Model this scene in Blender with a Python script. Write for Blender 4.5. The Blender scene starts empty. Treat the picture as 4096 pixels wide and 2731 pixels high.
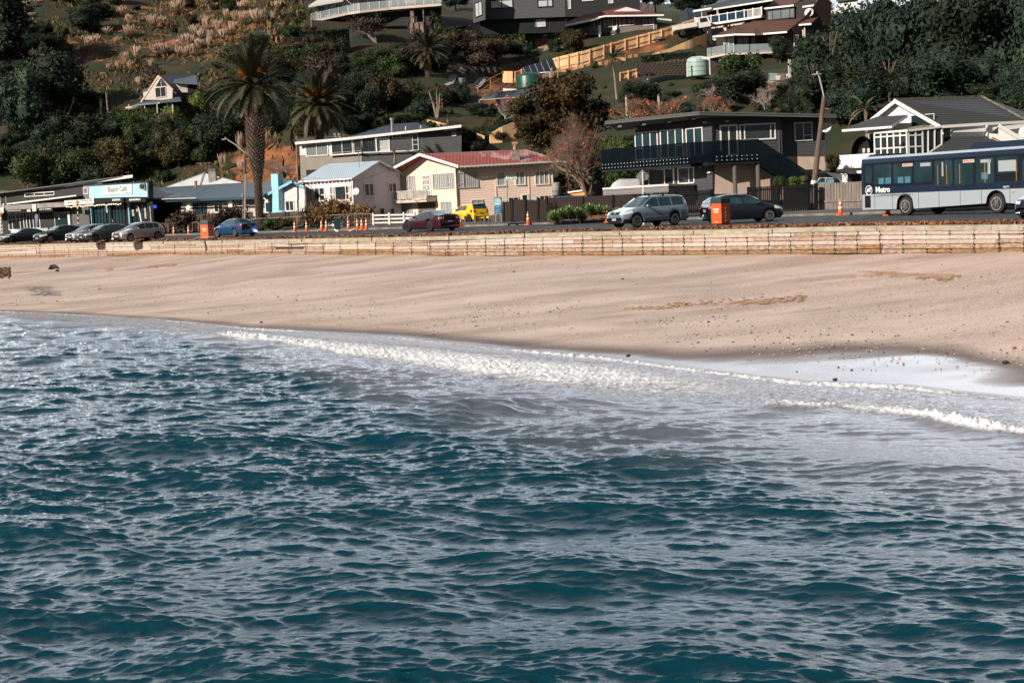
import bpy, math, random
import numpy as np
from mathutils import Vector, Matrix, Euler
S = bpy.context.scene
C = S.collection
R = math.radians
# ---------------- camera ----------------
F = 5689.0; CX = 2048.0; CY = 1365.5; CAMZ = 4.5
cam = bpy.data.cameras.new("camera"); camo = bpy.data.objects.new("camera", cam); C.objects.link(camo)
cam.lens = 50; cam.sensor_width = 36; cam.clip_start = 0.5; cam.clip_end = 3000
CM = (Matrix.Rotation(R(90 - 5.655), 3, 'X') @ Matrix.Rotation(R(-2.85), 3, 'Z'))
camo.matrix_world = Matrix.Translation((0, 0, CAMZ)) @ CM.to_4x4()
S.camera = camo
# ---------------- light ----------------
SUN = Vector((-0.72, -0.60, 0.47)).normalized()
EL = math.asin(SUN.z); AZ = math.atan2(SUN.x, SUN.y)
w = bpy.data.worlds.new("World"); S.world = w; w.use_nodes = True
nt = w.node_tree; nt.nodes.clear()
o_ = nt.nodes.new('ShaderNodeOutputWorld'); bg = nt.nodes.new('ShaderNodeBackground')
sky = nt.nodes.new('ShaderNodeTexSky'); sky.sky_type = 'NISHITA'; sky.sun_disc = False
sky.sun_elevation = EL; sky.sun_rotation = AZ; sky.air_density = 1.2; sky.dust_density = 2.0; sky.ozone_density = 1.5
tc = nt.nodes.new('ShaderNodeTexCoord'); mp = nt.nodes.new('ShaderNodeMapping'); mp.inputs['Scale'].default_value = (1.2, 1.2, 5)
nz = nt.nodes.new('ShaderNodeTexNoise'); nz.inputs['Scale'].default_value = 2.2; nz.inputs['Detail'].default_value = 7
cr = nt.nodes.new('ShaderNodeValToRGB'); cr.color_ramp.elements[0].position = .36; cr.color_ramp.elements[1].position = .62
cr.color_ramp.elements[0].color = (.35, .35, .35, 1); cr.color_ramp.elements[1].color = (1, 1, 1, 1)
mx = nt.nodes.new('ShaderNodeMix'); mx.data_type = 'RGBA'; mx.inputs[7].default_value = (8.8, 9.1, 9.6, 1)
L = nt.links.new
L(tc.outputs['Generated'], mp.inputs['Vector']); L(mp.outputs[0], nz.inputs['Vector']); L(nz.outputs['Fac'], cr.inputs[0])
L(cr.outputs[0], mx.inputs[0]); L(sky.outputs[0], mx.inputs[6]); bg.inputs[1].default_value = 0.08
# cloud bank added over the hill (north of camera) for bright water reflections; rest dimmed
sx = nt.nodes.new('ShaderNodeSeparateXYZ'); L(tc.outputs['Generated'], sx.inputs[0])
my = nt.nodes.new('ShaderNodeMapRange'); my.interpolation_type = 'SMOOTHSTEP'; my.inputs['From Min'].default_value = .25; my.inputs['From Max'].default_value = .85; L(sx.outputs['Y'], my.inputs[0])
my.inputs['To Min'].default_value = 0.; my.inputs['To Max'].default_value = 4.6
me_ = nt.nodes.new('ShaderNodeValToRGB'); er = me_.color_ramp.elements; er[0].position = 0; er[0].color = (.3, .3, .3, 1); er[1].position = .27; er[1].color = (1, 1, 1, 1)
for a_, b_ in ((.13, .20), (.18, .75), (.34, .62), (.5, .2), (.75, .03)): e_ = er.new(a_); e_.color = (b_, b_, b_, 1)
L(sx.outputs['Z'], me_.inputs[0]); mm_ = nt.nodes.new('ShaderNodeMath'); mm_.operation = 'MULTIPLY'; L(my.outputs[0], mm_.inputs[0]); L(me_.outputs[0], mm_.inputs[1]); ma_ = nt.nodes.new('ShaderNodeMath'); ma_.operation = 'ADD'; ma_.inputs[1].default_value = .26; L(mm_.outputs[0], ma_.inputs[0])
mz = nt.nodes.new('ShaderNodeVectorMath'); mz.operation = 'SCALE'; L(mx.outputs[2], mz.inputs[0]); L(ma_.outputs[0], mz.inputs['Scale']); L(mz.outputs[0], bg.inputs[0])
L(bg.outputs[0], o_.inputs[0])
sl = bpy.data.lights.new("sun", 'SUN'); slo = bpy.data.objects.new("sun", sl); C.objects.link(slo)
sl.energy = 5.0; sl.angle = R(0.6); sl.color = (1.0, .89, .76)
slo.rotation_euler = (-SUN).to_track_quat('-Z', 'Y').to_euler()
S.view_settings.view_transform = 'Standard'; S.view_settings.look = 'None'
S.view_settings.exposure = 0.38; S.view_settings.gamma = 1
S.cycles.max_bounces = 5; S.cycles.transparent_max_bounces = 6; S.cycles.caustics_reflective = False; S.cycles.caustics_refractive = False
# ---------------- pixel geometry ----------------
def ray(px, py): return CM @ Vector(((px - CX) / F, -(py - CY) / F, -1.0))
def kd(px): return float(np.interp(px, [-1500, 0, 560, 1150, 1741, 2350, 2900, 3400, 4096, 5600], [1.42, 1.30, 1.22, 1.10, 1.03, .99, .96, .93, .90, .86]))
def at(px, py, Y, raw=False):
  if not raw: Y = Y * kd(px)
  d = ray(px, py); return Vector((0, 0, CAMZ)) + d * (Y / d.y)
def atz(px, py, z):
  d = ray(px, py); return Vector((0, 0, CAMZ)) + d * ((z - CAMZ) / d.z)
def interp(x, xs, ys): return float(np.interp(x, xs, ys))
# ---------------- mesh builder ----------------
ROOT = {}
class MB:
  def __init__(s): s.v = []; s.f = []; s.m = []; s.mi = 0
  def add(s, vs, fs):
    b = len(s.v); s.v += [tuple(v) for v in vs]; s.f += [tuple(b + i for i in f) for f in fs]; s.m += [s.mi] * len(fs); return s
  def poly(s, pts): return s.add(pts, [tuple(range(len(pts)))])
  def prism(s, pts, vec):
    n = len(pts); vec = Vector(vec); a = [Vector(p) for p in pts]; b = [p + vec for p in a]
    return s.add(a + b, [tuple(range(n))[::-1], tuple(range(n, 2 * n))] + [(i, (i + 1) % n, n + (i + 1) % n, n + i) for i in range(n)])
  def slab(s, pts, t): return s.prism(pts, (0, 0, -t))
  def box(s, x0, x1, y0, y1, z0, z1): return s.prism([(x0, y0, z0), (x1, y0, z0), (x1, y1, z0), (x0, y1, z0)], (0, 0, z1 - z0))
  def bar(s, a, b, w, h=None, up=(0, 0, 1)):
    a = Vector(a); b = Vector(b); h = h or w; d = (b - a).normalized(); up = Vector(up)
    if abs(d.dot(up)) > .95: up = Vector((0, 1, 0))
    x = d.cross(up).normalized() * w / 2; y = x.cross(d).normalized() * h / 2
    return s.prism([a - x - y, a + x - y, a + x + y, a - x + y], b - a)
  def tube(s, pts, rad, n=6, cap=True):
    pts = [Vector(p) for p in pts]; vs = []; fs = []
    if not hasattr(rad, '__len__'): rad = [rad] * len(pts)
    for i, p in enumerate(pts):
      d = (pts[min(i + 1, len(pts) - 1)] - pts[max(i - 1, 0)]).normalized()
      x = d.cross(Vector((.31, .95, .1)) if abs(d.y) < .9 else Vector((1, 0, .1))).normalized(); y = d.cross(x)
      for k in range(n):
        t = 2 * math.pi * k / n; vs.append(p + (x * math.cos(t) + y * math.sin(t)) * rad[i])
    for i in range(len(pts) - 1):
      for k in range(n):
        k2 = (k + 1) % n; fs.append((i * n + k, i * n + k2, (i + 1) * n + k2, (i + 1) * n + k))
    if cap: fs += [tuple(range(n))[::-1], tuple(range((len(pts) - 1) * n, len(pts) * n))]
    return s.add(vs, fs)
  def lathe(s, prof, n=16, o=(0, 0, 0), axis='Z', smooth=True):
    vs = []; fs = []; o = Vector(o)
    for r, h in prof:
      for k in range(n):
        t = 2 * math.pi * k / n; c, q = math.cos(t) * r, math.sin(t) * r
        vs.append(o + Vector((c, q, h) if axis == 'Z' else ((c, h, q) if axis == 'Y' else (h, c, q))))
    for i in range(len(prof) - 1):
      for k in range(n):
        k2 = (k + 1) % n; fs.append((i * n + k, i * n + k2, (i + 1) * n + k2, (i + 1) * n + k))
    fs += [tuple(range(n))[::-1], tuple(range((len(prof) - 1) * n, len(prof) * n))]
    return s.add(vs, fs)
  def ball(s, c, rx, ry=None, rz=None, n=8, jit=0, rnd=random):
    ry = ry or rx; rz = rz or rx; vs = []; fs = []; m = max(4, n // 2 + 1); c = Vector(c)
    for i in range(1, m):
      ph = math.pi * i / m
      for k in range(n):
        t = 2 * math.pi * k / n; j = 1 + rnd.uniform(-jit, jit)
        vs.append(c + Vector((rx * math.sin(ph) * math.cos(t) * j, ry * math.sin(ph) * math.sin(t) * j, rz * math.cos(ph) * j)))
    for i in range(m - 2):
      for k in range(n):
        k2 = (k + 1) % n; fs.append((i * n + k, (i + 1) * n + k, (i + 1) * n + k2, i * n + k2))
    a = len(vs); vs += [c + Vector((0, 0, rz)), c - Vector((0, 0, rz))]
    for k in range(n):
      k2 = (k + 1) % n; fs += [(a, k, k2), (a + 1, (m - 2) * n + k2, (m - 2) * n + k)]
    return s.add(vs, fs)
  def merge(s, o, mat=None):
    vs = o.v if mat is None else [mat @ Vector(p) for p in o.v]
    b = len(s.v); s.v += [tuple(v) for v in vs]; s.f += [tuple(b + i for i in f) for f in o.f]; s.m += list(o.m); return s
  def mesh(s, name, mats, off=None, smooth=False):
    me = bpy.data.meshes.new(name); v = np.array(s.v, dtype=float).reshape(-1, 3)
    if off is not None: v = v - np.array(off)
    me.from_pydata(v.tolist(), [], s.f)
    for m_ in (mats if isinstance(mats, (list, tuple)) else [mats]): me.materials.append(m_)
    if any(s.m): me.polygons.foreach_set('material_index', s.m)
    if smooth: me.polygons.foreach_set('use_smooth', [True] * len(s.f))
    me.update(); return me
  def build(s, name, mats, parent=None, smooth=False, loc=None):
    off = None
    if parent is not None: off = ROOT.get(parent.name)
    elif loc is not None: off = Vector(loc)
    me = s.mesh(name, mats, off, smooth); ob = bpy.data.objects.new(name, me); C.objects.link(ob)
    if parent is not None:
      ob.parent = parent
      if parent.name in ROOT: ROOT[ob.name] = ROOT[parent.name]
    elif loc is not None: ob.location = loc; ROOT[ob.name] = Vector(loc)
    return ob
def tag(o, label=None, cat=None, group=None, kind=None):
  if label: o['label'] = label
  if cat: o['category'] = cat
  if group: o['group'] = group
  if kind: o['kind'] = kind
  return o
def thing(name, loc, label, cat, group=None, rz=0):
  o = bpy.data.objects.new(name, None); C.objects.link(o); o.location = loc; o.rotation_euler = (0, 0, rz); o.empty_display_size = .3
  ROOT[o.name] = Vector(loc); return tag(o, label, cat, group)
def local(name, label, cat, group=None):      # a thing built round its own origin and then placed
  o = thing(name, (0, 0, 0), label, cat, group); return o
def dup(o, parent=None):
  c = o.copy(); C.objects.link(c); c.parent = parent
  for k in KIDS.get(o.name, []) if o.name in KIDS else o.children: dup(k, c)
  return c
KIDS = {}
def freeze(o):
  KIDS[o.name] = list(o.children)
  for k in o.children: freeze(k)
def struct(o, kind='structure'): o['kind'] = kind; return o
# ---------------- materials ----------------
MATS = {}
def mat(name, col, rough=.6, col2=None, scale=3., bump=0., bscale=None, metal=0., spec=.5, detail=4., lo=.35, hi=.65, stretch=(1, 1, 1), coat=0., rnd=0., emit=None, alpha=None):
  if name in MATS: return MATS[name]
  m = bpy.data.materials.new(name); m.use_nodes = True; n = m.node_tree; p = n.nodes['Principled BSDF']; l = n.links.new
  p.inputs['Base Color'].default_value = (*col, 1); p.inputs['Roughness'].default_value = rough; p.inputs['Metallic'].default_value = metal
  p.inputs['Specular IOR Level'].default_value = spec; p.inputs['Coat Weight'].default_value = coat
  src = None
  if col2 is not None or bump:
    t = n.nodes.new('ShaderNodeTexCoord'); g = n.nodes.new('ShaderNodeMapping'); g.inputs['Scale'].default_value = stretch; l(t.outputs['Object'], g.inputs[0])
  if col2 is not None:
    z = n.nodes.new('ShaderNodeTexNoise'); z.inputs['Scale'].default_value = scale; z.inputs['Detail'].default_value = detail; l(g.outputs[0], z.inputs['Vector'])
    r = n.nodes.new('ShaderNodeValToRGB'); r.color_ramp.elements[0].position = lo; r.color_ramp.elements[1].position = hi
    r.color_ramp.elements[0].color = (*col, 1); r.color_ramp.elements[1].color = (*col2, 1); l(z.outputs['Fac'], r.inputs[0]); src = r.outputs[0]
  if rnd:
    oi = n.nodes.new('ShaderNodeObjectInfo'); hs = n.nodes.new('ShaderNodeHueSaturation'); mr = n.nodes.new('ShaderNodeMapRange')
    mr.inputs['To Min'].default_value = 1 - rnd; mr.inputs['To Max'].default_value = 1 + rnd; l(oi.outputs['Random'], mr.inputs[0]); l(mr.outputs[0], hs.inputs['Value'])
    hs.inputs['Color'].default_value = (*col, 1)
    if src: l(src, hs.inputs['Color'])
    src = hs.outputs[0]
  if src: l(src, p.inputs['Base Color'])
  if bump:
    z = n.nodes.new('ShaderNodeTexNoise'); z.inputs['Scale'].default_value = bscale or scale * 4; z.inputs['Detail'].default_value = 5; l(g.outputs[0], z.inputs['Vector'])
    b = n.nodes.new('ShaderNodeBump'); b.inputs['Strength'].default_value = bump; b.inputs['Distance'].default_value = .05; l(z.outputs['Fac'], b.inputs['Height']); l(b.outputs[0], p.inputs['Normal'])
  if emit: p.inputs['Emission Color'].default_value = (*emit[:3], 1); p.inputs['Emission Strength'].default_value = emit[3]
  if alpha is not None: p.inputs['Alpha'].default_value = alpha
  MATS[name] = m; return m
def stripes(name, c1, c2, axis, pitch, duty=.5, rough=.6, bump=.0, noise=None):
  """regular bands along an object axis (curtain folds, corrugated iron, tile rows)"""
  if name in MATS: return MATS[name]
  m = bpy.data.materials.new(name); m.use_nodes = True; n = m.node_tree; p = n.nodes['Principled BSDF']; l = n.links.new
  t = n.nodes.new('ShaderNodeTexCoord'); w_ = n.nodes.new('ShaderNodeTexWave'); w_.bands_direction = axis; w_.inputs['Scale'].default_value = 1 / pitch * .314
  w_.inputs['Distortion'].default_value = 0 if noise is None else noise; w_.inputs['Detail'].default_value = 2
  l(t.outputs['Object'], w_.inputs['Vector']); r = n.nodes.new('ShaderNodeValToRGB'); r.color_ramp.elements[0].position = max(0, duty - .3); r.color_ramp.elements[1].position = min(1, duty + .3)
  r.color_ramp.elements[0].color = (*c1, 1); r.color_ramp.elements[1].color = (*c2, 1); l(w_.outputs['Fac'], r.inputs[0]); l(r.outputs[0], p.inputs['Base Color']); p.inputs['Roughness'].default_value = rough
  if bump:
    b = n.nodes.new('ShaderNodeBump'); b.inputs['Strength'].default_value = bump; b.inputs['Distance'].default_value = .05; l(w_.outputs['Fac'], b.inputs['Height']); l(b.outputs[0], p.inputs['Normal'])
  MATS[name] = m; return m
def text(txt, size, matl, parent, origin, right, up, name='lettering', ext=.004, align='CENTER', bold=.0, sx=1.):
  cu = bpy.data.curves.new(name, 'FONT'); cu.body = txt; cu.size = size; cu.extrude = ext; cu.align_x = align; cu.align_y = 'CENTER'; cu.offset = bold; cu.resolution_u = 2
  to = bpy.data.objects.new('tmp_text', cu); C.objects.link(to); bpy.context.view_layer.update()
  me = bpy.data.meshes.new_from_object(to.evaluated_get(bpy.context.evaluated_depsgraph_get())); bpy.data.objects.remove(to)
  right = Vector(right).normalized(); up = Vector(up).normalized(); nn = right.cross(up)
  M_ = Matrix((right * sx, up, nn)).transposed().to_4x4(); off = ROOT.get(parent.name, Vector((0, 0, 0)))
  M_ = Matrix.Translation(Vector(origin) - off) @ M_; me.transform(M_); me.materials.clear(); me.materials.append(matl)
  ob = bpy.data.objects.new(name, me); C.objects.link(ob); ob.parent = parent; ROOT[ob.name] = off; return ob
# ---------------- terrain ----------------
WPX = [-1500, 0, 350, 700, 1150, 1741, 2350, 2900, 3400, 4096, 5600]
WD = [124, 104, 98.5, 92.5, 85.5, 79, 73, 68.5, 64.4, 57.5, 45]
WTOP = [1040, 982, 972, 966, 957, 947, 928, 919, 906, 899, 872]
WBASE = [1100, 1034, 1026, 1018, 1016, 1022, 1021, 1018, 1014, 1010, 992]
NEARPX = [-1500, 0, 700, 1150, 1741, 2350, 2900, 3400, 4096, 5600]
KERBPX = [-1500, 0, 400, 800, 1300, 2100, 3200, 4096, 5600]; KERBD = [133, 124, 121, 116.5, 111, 100.8, 89.7, 83, 72]
RZ = 2.72
COLS = {
 -2600: [(3.2, 120), (10, 150), (30, 185), (60, 240), (75, 400)],
 -400: [(3.2, 122), (7, 134), (16, 150), (30, 172), (45, 205), (60, 300)],
 0: [(820, 127), (700, 134), (560, 141), (300, 155), (0, 180), (-250, 215), (-300, 400)],
 700: [(790, 134), (740, 138), (600, 144), (450, 152), (350, 163), (100, 190), (-150, 225), (-160, 400)],
 1200: [(790, 134), (700, 139), (560, 146), (420, 158), (300, 172), (150, 190), (0, 212), (-120, 250), (-130, 400)],
 1650: [(770, 134), (640, 144), (500, 158), (400, 171), (280, 186), (150, 204), (60, 222), (0, 250), (-50, 400)],
 2100: [(760, 134), (640, 143), (520, 156), (400, 177), (330, 198), (300, 203), (200, 214), (120, 228), (40, 250), (-20, 400)],
 2500: [(740, 134), (600, 141), (480, 154), (400, 172), (330, 187), (250, 197), (200, 204), (120, 226), (20, 290), (10, 400)],
 2800: [(720, 130), (560, 138), (440, 152), (340, 172), (270, 188), (200, 202), (150, 207), (112, 211), (60, 240), (30, 400)],
 2870: [(720, 130), (560, 138), (440, 152), (340, 173), (270, 192), (220, 212), (150, 226), (60, 255), (30, 400)],
 3150: [(720, 128), (560, 136), (440, 147), (360, 162), (300, 180), (240, 198), (140, 222), (60, 255), (40, 400)],
 3500: [(700, 126), (560, 134), (440, 145), (330, 160), (200, 182), (100, 205), (70, 260), (60, 400)],
 4100: [(690, 124), (560, 132), (440, 142), (330, 156), (200, 176), (120, 196), (110, 400)],
 6500: [(3.2, 112), (8, 130), (18, 160), (24, 220), (24, 400)]}
_cp = sorted(COLS); _cd = []; YG = np.linspace(45, 560, 516)
for k in _cp:
  pts = [(80 * kd(k), 2.95), ((COLS[k][0][1] - 7) * kd(k), 3.05)]
  for a, d in COLS[k]:
    if k in (-2600, -400, 6500): pts.append((d * kd(k), a))
    else: q = at(k, a, d); pts.append((q.y, q.z))
  if len(pts) and True:
    ys, zs = zip(*pts); prof = np.interp(YG, ys, zs); ker = np.ones(9) / 9; prof = np.convolve(np.pad(prof, 4, 'edge'), ker, 'valid'); _cd.append(prof)
_cd = np.array(_cd)
def near_edge(px): return float(np.interp(px, WPX, WD)) + 3.2
def kerb_d(px): return float(np.interp(px, KERBPX, KERBD))
def pxof(x, Y, z=6.0):
  v = CM.transposed() @ (Vector((x, Y, z)) - Vector((0, 0, CAMZ))); return CX + F * v.x / -v.z
def pyof(x, Y, z):
  v = CM.transposed() @ (Vector((x, Y, z)) - Vector((0, 0, CAMZ))); return CY - F * v.y / -v.z
def hz(x, Y):
  z = 6.
  px = pxof(x, Y, z); i = np.interp(Y, YG, np.arange(len(YG))); j = int(i)
  j2 = min(j + 1, len(YG) - 1); f = i - j; col = _cd[:, j] * (1 - f) + _cd[:, j2] * f
  z = float(np.interp(px, _cp, col)); px = pxof(x, Y, z); return float(np.interp(px, _cp, col))
def onhill(px, py, lo=100., hi=380.):
  """first point of the hillside seen through pixel (px, py)"""
  Y = lo; prev = None
  while Y < hi:
    p = at(px, py, Y, True); g = hz(p.x, Y)
    if g >= p.z: return Vector((p.x, Y, g))
    Y += 1.0
  p = at(px, py, 300, True); return Vector((p.x, 300, hz(p.x, 300)))
def ongr(px, py, Y):           # pixel column at a depth, dropped to the ground
  p = at(px, py, Y); return Vector((p.x, p.y, hz(p.x, p.y)))
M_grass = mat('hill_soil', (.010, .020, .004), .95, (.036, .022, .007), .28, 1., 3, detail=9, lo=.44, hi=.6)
M_soil = mat('bare_bank', (.22, .085, .03), .95, (.10, .045, .02), .35, .9, 3, detail=8)
M_dirt = mat('gravel_lot', (.06, .058, .055), .95, (.11, .10, .09), .5, .4, 12)
M_asph = mat('asphalt', (.022, .027, .032), .85, (.035, .040, .045), .25, .2, 40, detail=8)
M_path = mat('footpath_asphalt', (.05, .055, .062), .9, (.07, .075, .08), .4, .2, 30)
M_kerb = mat('kerb_concrete', (.22, .2, .18), .9, (.12, .11, .1), 1.5, .3, 10)
M_line = mat('road_paint', (.6, .6, .58), .8, (.3, .3, .3), 3)
pxs = np.arange(-2600, 6700, 40)
K0 = 8; Ys = np.concatenate([np.linspace(0, 1, K0), np.arange(125.5, 240, 1.4), np.arange(240, 400, 8)])
nn = len(pxs); verts = []
nzr = np.random.RandomState(3).rand(64, 64)
def vn(x, y):
  xi, yi = math.floor(x), math.floor(y); fx, fy = x - xi, y - yi; fx = fx * fx * (3 - 2 * fx); fy = fy * fy * (3 - 2 * fy)
  g = lambda a, b: nzr[a % 64, b % 64]
  return (g(xi, yi) * (1 - fx) + g(xi + 1, yi) * fx) * (1 - fy) + (g(xi, yi + 1) * (1 - fx) + g(xi + 1, yi + 1) * fx) * fy
def gxy(px, D): Y = D * kd(px); return ((px - CX) / F * Y * 1.0, Y)
soil = []
for j, Y0 in enumerate(Ys):
  for px in pxs:
    if j < K0:
      a = near_edge(px) - 1.2; k1 = kerb_d(px) + 5.4; D_ = [a, kerb_d(px) - .1, kerb_d(px) + .2, k1, k1 + .2, (k1 + 125) / 2 if k1 < 123 else k1 + .3, max(124, k1 + .5), max(125, k1 + .7)][j]
      x, Y = gxy(px, D_); z = [RZ - .05, RZ - .05, RZ + .05, RZ + .1, RZ + .2, RZ + .22, RZ + .24, hz(x, Y)][j]
    else:
      D_ = max(Y0, kerb_d(px) + 6.3 + (j - K0) * .1); x, Y = gxy(px, D_); z = hz(x, Y)
    if D_ > 140: z += (vn(x * .25, Y * .25) - .5) * 1.2 + (vn(x * .8, Y * .8) - .5) * .4
    verts.append((x, Y, z)); py = pyof(x, Y, z); g = lambda v, a, b, w: max(0, min(1, (v - a) / w)) * max(0, min(1, (b - v) / w))
    so = max(g(px, 950, 1520, 60) * g(py, 520 + (1480 - px) * .12, 800, 40), .9 * g(px, 1930, 2330, 60) * g(py, 285, 440, 25), g(px, 3030, 3320, 60) * g(py, 370, 470, 30), .8 * g(px, 2480, 2760, 60) * g(py, 150, 230, 20), .5 * g(px, 1050, 1280, 80) * g(py, 60, 150, 30), .42 * g(px, 250, 1250, 200) * g(py, -80, 300, 60)) if D_ > 131 else 0
    soil.append(so);
fs = []; mi = []
for j in range(len(Ys) - 1):
  for i in range(nn - 1): fs.append((j * nn + i, j * nn + i + 1, (j + 1) * nn + i + 1, (j + 1) * nn + i)); mi.append(0 if j > K0 + 3 else 2)
mb = MB(); mb.v = verts; mb.f = fs; mb.m = mi
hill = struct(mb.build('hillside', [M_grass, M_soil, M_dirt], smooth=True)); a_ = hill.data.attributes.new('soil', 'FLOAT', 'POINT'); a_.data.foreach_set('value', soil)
def hillmat(m):
  n = m.node_tree; l = n.links.new; p = n.nodes['Principled BSDF']; src = p.inputs['Base Color'].links[0].from_socket; t = n.nodes.new('ShaderNodeTexCoord')
  def nz_(s, d): z = n.nodes.new('ShaderNodeTexNoise'); z.inputs['Scale'].default_value = s; z.inputs['Detail'].default_value = d; l(t.outputs['Object'], z.inputs['Vector']); return z.outputs['Fac']
  a = n.nodes.new('ShaderNodeAttribute'); a.attribute_name = 'soil'; r = n.nodes.new('ShaderNodeValToRGB'); r.color_ramp.elements[0].color = (.07, .028, .012, 1); r.color_ramp.elements[1].color = (.30, .12, .04, 1); r.color_ramp.elements[0].position = .35; r.color_ramp.elements[1].position = .65; l(nz_(.5, 8), r.inputs[0])
  ad = n.nodes.new('ShaderNodeMath'); ad.operation = 'MULTIPLY_ADD'; l(nz_(.35, 6), ad.inputs[0]); ad.inputs[1].default_value = 2.2; l(a.outputs['Fac'], ad.inputs[2]); mr = n.nodes.new('ShaderNodeMapRange'); mr.inputs['From Min'].default_value = 1.55; mr.inputs['From Max'].default_value = 1.8; l(ad.outputs[0], mr.inputs[0])
  q = n.nodes.new('ShaderNodeMix'); q.data_type = 'RGBA'; l(mr.outputs[0], q.inputs[0]); l(src, q.inputs[6]); l(r.outputs[0], q.inputs[7]); l(q.outputs[2], p.inputs['Base Color'])
hillmat(M_grass)
# road, footpath, kerb
def strip(name, fa, fb, z, m, px0=-1500, px1=5600, n=60, thick=None):
  mb = MB(); a = []; b = []
  for i in range(n + 1):
    px = px0 + (px1 - px0) * i / n; a.append((*gxy(px, fa(px)), z)); b.append((*gxy(px, fb(px)), z))
  for i in range(n): mb.poly([a[i], a[i + 1], b[i + 1], b[i]])
  if thick:
    for i in range(n): mb.poly([(a[i][0], a[i][1], z - thick), (a[i + 1][0], a[i + 1][1], z - thick), a[i + 1], a[i]])
  return mb.build(name, m)
struct(strip('road', lambda p: near_edge(p) - .35, kerb_d, RZ, M_asph))
struct(strip('kerb', kerb_d, lambda p: kerb_d(p) + .3, RZ + .14, M_kerb, thick=.16, n=90))
struct(strip('footpath', lambda p: kerb_d(p) + .3, lambda p: kerb_d(p) + 5.5, RZ + .146, M_path, thick=.1))
mk = MB()
for i in range(60):
  px = -600 + i * 90
  d0 = near_edge(px) * .45 + kerb_d(px) * .55; d1 = near_edge(px + 36) * .45 + kerb_d(px + 36) * .55
  a = Vector((*gxy(px, d0), RZ + .004)); b = Vector((*gxy(px + 36, d1), RZ + .004)); mk.poly([a, b, b + Vector((0, .13, 0)), a + Vector((0, .13, 0))])
struct(mk.build('road_markings', M_line))
# planting bed of bark behind the wall
M_bark = mat('bark_mulch', (.075, .032, .015), .95, (.20, .085, .035), 6., 1., 14, detail=8)
def w3(px, tab, off=0., dz=0.):
  D = interp(px, WPX, WD); p = at(px, interp(px, WPX, tab), D); return Vector((p.x, p.y + off, p.z + dz))
mb = MB(); N = 260; r_ = random.Random(9)
rows = [(.22, -.03), (.7, .02), (1.5, .06), (2.4, .05), (3.0, .0)]
vs = []
for i in range(N + 1):
  px = -1500 + 7100 * i / N; b_ = w3(px, WTOP)
  for k, (o, z) in enumerate(rows):
    t = k / 4; zz = b_.z * (1 - t) + (RZ + .02) * t
    vs.append((b_.x, b_.y + o, zz + z + (r_.uniform(-.05, .08) if 0 < k < 4 else 0)))
fs = [(i * 5 + k, (i + 1) * 5 + k, (i + 1) * 5 + k + 1, i * 5 + k + 1) for i in range(N) for k in range(4)]
mb.add(vs, fs); struct(mb.build('planting_bed', M_bark))
chips = MB()
for i in range(9000):
  px = r_.uniform(-300, 4400); b_ = w3(px, WTOP); o = r_.uniform(.25, 2.9); t = o / 3; p = Vector((b_.x, b_.y + o, b_.z * (1 - t) + RZ * t + .07)); s_ = r_.uniform(.03, .09)
  d = Vector((r_.uniform(-1, 1), r_.uniform(-1, 1), r_.uniform(0, 1))).normalized() * s_; e = Vector((r_.uniform(-1, 1), r_.uniform(-1, 1), r_.uniform(-.2, 1))).normalized() * s_ * .6
  chips.mi = r_.randint(0, 2); chips.poly([p - d - e, p + d - e, p + d + e, p - d + e])
tag(chips.build('bark_chips', [mat('bark_a', (.18, .07, .03), .9), mat('bark_b', (.06, .025, .015), .9), mat('bark_c', (.33, .16, .08), .9)]), 'loose orange brown bark chips and twigs spread behind the seawall', 'bark', kind='stuff')
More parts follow.
